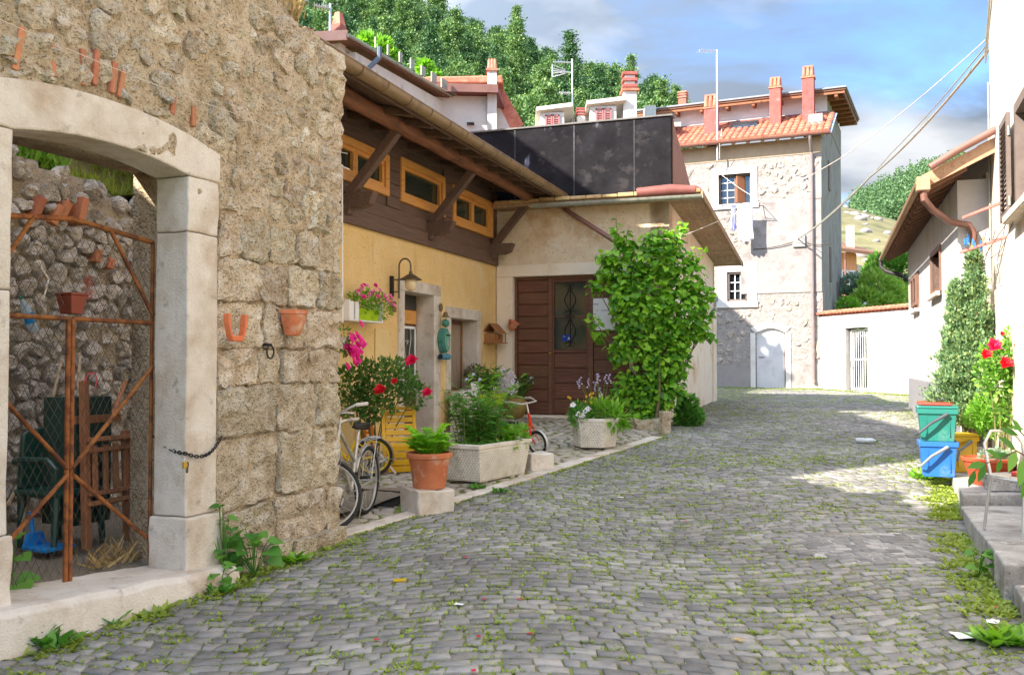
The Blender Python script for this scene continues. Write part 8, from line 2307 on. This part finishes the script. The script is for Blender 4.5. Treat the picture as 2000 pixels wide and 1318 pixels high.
def juniper():
    D = 11.55; b = at(1893, 860, D); b.z = .24
    t = thing('juniper', 'tall blue green juniper with two spires beside the white house', 'conifer', loc=tuple(b))
    P, Dd, Z = [], [], []; rr = np.random.RandomState(4); tr = []
    for u, v, w, vb, n in ((1903, 488, 26, 800, 2600), (1864, 552, 20, 780, 1500), (1885, 620, 44, 830, 2600), (1925, 600, 24, 810, 1200)):
        top, bot = at(u, v, D) - b, at(u + (1890 - u) * .5, vb, D) - b; tr.append((bot, top))
        tt = rr.rand(n) ** .8; r_ = (w * 1.6 / FP * D) * (np.sin(np.clip(tt * 1.05, 0, 1) * math.pi * .62 + .1) ** .9) * (.7 + .5 * np.sin(tt * 37 + u) * .35 + .1)
        a = rr.uniform(0, 6.283, n); q = np.sqrt(rr.uniform(.25, 1, n)); lump = 1 + .28 * np.sin(a * 3 + tt * 17 + u)
        c = np.array(top)[None] * (1 - tt[:, None]) + np.array(bot)[None] * tt[:, None]
        off = np.stack([np.cos(a) * r_ * q * lump, np.sin(a) * r_ * q * lump * .8, rr.normal(0, .03, n)], 1); P.append(c + off); Dd.append(np.stack([np.cos(a) * .7, np.sin(a) * .7, np.ones(n) * 1.1], 1) + rr.normal(0, .35, (n, 3))); Z.append(rr.uniform(.025, .06, n))
    P, Dd, Z = np.concatenate(P), np.concatenate(Dd), np.concatenate(Z)
    V, F = [], []; k = 0
    for s_ in range(5):
        v_, f_ = leaf_arrays('oval', P + rr.normal(0, .02, P.shape), Dd + rr.normal(0, .4, P.shape), unit(len(P), rr), Z); V.append(v_); F.append(f_ + k); k += len(v_)
    obj('crown', fast_mesh('crown', np.concatenate(V), np.concatenate(F)), L_JUNIPER, t)
    for i, (bo, to) in enumerate(tr): MB().tube([(0, 0, 0), bo, to], [.04, .03, .005], 6).build('trunk', M_BARK, t)
juniper()
def right_plants():
    D = 10.7; b = at(1925, 850, D); b.z = .24
    t = thing('low_shrub', 'light green shrub between the juniper and the tall rose', 'shrub', loc=tuple(b))
    c = [at(u, v, D) - b for u, v in ((1930, 800), (1910, 815), (1950, 810), (1935, 830))]; P, d = blob_points(1500, c, [.2, .15, .17, .15], .4); leaves('crown', 'oval', P, d + [0, 0, .4], unit(len(P)), .05, L_LIGHT, t); MB().tube([(0, 0, 0), c[0]], .01, 5).build('trunk', M_BARK, t)
    b = at(1945, 895, 10.1); b.z = .5
    t = thing('bowl_plants', 'pale succulents growing in the terracotta bowl', 'plant', loc=(b.x, b.y, .50)); P, d = blob_points(160, [(0, 0, .03), (.1, 0, .02), (-.1, 0, .02)], [.08, .07, .07], .3); leaves('foliage', 'oval', P, d + [0, 0, .8], unit(len(P)), .05, L_GREYBUSH, t)
    o = MB().box(-.3, .3, -.2, .2, -.05, .22).build('garden_stones', M_GREYSTONE, None, smooth=True, label='pale rounded stones edging the bed behind the bins', cat='stone'); roughen(o, .10, 3, subdiv=4); p = at(1915, 870, 11.2); o.location = (p.x + .05, p.y + .1, .24)
    # branch that reaches in from the right edge, close to the camera
    D = 5.2; t = thing('overhanging_branch', 'leafy branch reaching in from the right picture edge', 'branch', loc=tuple(at(2040, 900, D))); o = Vector(t.location)
    P = [(2030, 905), (1985, 880), (1955, 895), (1925, 905), (1895, 925)]; pts = [at(u, v, D) - o for u, v in P]; MB().tube(pts, [.006, .005, .004, .003, .002], 5).build('twig', M_BARK, t)
    pts2 = [at(u, v, D + .1) - o for u, v in ((2030, 930), (2000, 850), (1985, 835))]; MB().tube(pts2, .004, 5).build('twig', M_BARK, t)
    lv, lf = LEAF['lance']; lv = [(x * 1.05, y, z) for x, y, z in lv]; me = fast_mesh('leaf', np.array(lv), np.array(lf)); me.materials.append(L_MID)
    for u, v, du, dv, s in ((1925, 905, -48, 10, 1), (1925, 905, -20, 50, 1), (1955, 895, -40, -25, 1), (1955, 895, -10, 40, .8), (1985, 880, -45, -38, 1), (1985, 880, -20, 55, 1), (1905, 918, -18, 45, .9), (1990, 850, -50, -18, 1), (1995, 845, -25, -40, 1), (2005, 890, -20, 80, 1.1), (1975, 888, -55, 5, 1), (2005, 930, -10, 60, 1), (2000, 838, -40, -6, .9)):
        a = at(u, v, D) - o; b_ = at(u + du * .75, v + dv * .75, D + rng.uniform(-.06, .06)) - o; d = b_ - a; ln = d.length; d.normalize(); X = d.cross(Vector((0, -1, .7))).normalized(); Zv = X.cross(d)
        q = obj('leaf', me, None, t); q.matrix_local = Matrix(((X.x * ln, d.x * ln, Zv.x * ln, a.x), (X.y * ln, d.y * ln, Zv.y * ln, a.y), (X.z * ln, d.z * ln, Zv.z * ln, a.z), (0, 0, 0, 1)))
right_plants()
def wall_foot_weeds():
    lv, lf = LEAF['heart']; lv = [(x * 1.25, y * .9, z) for x, y, z in lv]; me = fast_mesh('leaf', np.array(lv), np.array(lf)); me.materials.append(L_MID)
    def weed(lab, u, v, h, n, s, nm='mallow', spread=.16):
        p = on_ground(u, v); t = thing(nm, lab, 'weed', loc=(p.x, p.y + .05, p.z))
        for i in range(n):
            a = rng.uniform(0, 6.28); hh = h * rng.uniform(.3, 1); q = Vector((math.cos(a) * spread * rng.uniform(.3, 1), math.sin(a) * spread * .6 * rng.uniform(.3, 1) - .03, hh))
            MB().tube([(0, 0, 0), q * .6 + Vector((0, 0, .02)), q], .003, 4).build('stem', L_MID, t)
            d = Vector((math.cos(a), math.sin(a) - .4, rng.uniform(-.5, .1))).normalized(); X = d.cross(Vector((0, -.3, 1))).normalized(); Zv = X.cross(d); ss = s * rng.uniform(.7, 1.25)
            o = obj('leaf', me, None, t); o.matrix_local = Matrix(((X.x * ss, d.x * ss, Zv.x * ss, q.x), (X.y * ss, d.y * ss, Zv.y * ss, q.y), (X.z * ss, d.z * ss, Zv.z * ss, q.z), (0, 0, 0, 1)))
    weed('broad leaved mallow growing at the foot of the stone wall', 492, 1128, .36, 26, .12)
    weed('climbing weed growing up the joint beside the stone jamb', 432, 1135, .55, 16, .07, spread=.08)
    weed('small mallow seedling at the end of the stone threshold', 425, 1148, .16, 10, .08)
    weed('bright weed pressed to the side of the platform', 1918, 1130, .2, 9, .09, spread=.07)
    weed('leafy weed hanging in at the left picture edge', 8, 1210, .62, 9, .13, spread=.14)
    def rosette(lab, u, v, n, s, m=L_MID):
        p = on_ground(u, v); P, D, U, Z = [], [], [], []
        for i in range(n): a = rng.uniform(0, 6.28); P.append((rng.uniform(-.75, .75) * s, rng.uniform(-.45, .45) * s, .005)); D.append((math.cos(a), math.sin(a), rng.uniform(.3, 1.2))); U.append((0, 0, 1)); Z.append(s * rng.uniform(.5, 1.1))
        o = leaves('leafy_weed', 'lance', P, D, U, Z, m, None, label=lab, cat='weed'); o.location = (p.x, p.y, p.z)
    rosette('large dandelion clump at the near corner of the threshold', 85, 1262, 70, .16); rosette('grassy weed tuft under the threshold stone', 205, 1218, 40, .11); rosette('small weed at the middle of the threshold', 255, 1190, 26, .09)
    rosette('leafy weed against the footing of the stone wall', 567, 1098, 60, .13, L_LIGHT); rosette('weed tuft on the ledge of the stone wall corner', 575, 1062, 26, .10); rosette('flat weed patch below the mallow', 430, 1158, 36, .10)
    rosette('tall grassy weed at the near end of the platform', 1968, 1258, 70, .16, L_LIGHT); rosette('weed clump beside the blue bin', 1806, 935, 60, .18, L_LIGHT); rosette('grass tuft beside the long planter foot', 935, 955, 40, .10); rosette('grass tuft at the kerb below the planter', 975, 962, 30, .10)
    # dry grass on the ruined wall top
    P, D, U, Z = [], [], [], []
    for s0 in (-.72, -.66, -.8):
        for _ in range(40): q = SW.W(s0 + rng.gauss(0, .03), .05 + rng.gauss(0, .05), sw_top(s0) + .04); P.append(tuple(q)); D.append((rng.gauss(.15, .35), rng.gauss(0, .35), 1)); U.append((rng.gauss(0, 1), rng.gauss(0, 1), .1)); Z.append(rng.uniform(.12, .30))
    leaves('wall_top_grass', 'blade', P, D, U, Z, L_DRY, None, label='dry grass tuft on top of the ruined stone wall', cat='grass', kind='stuff')
wall_foot_weeds()
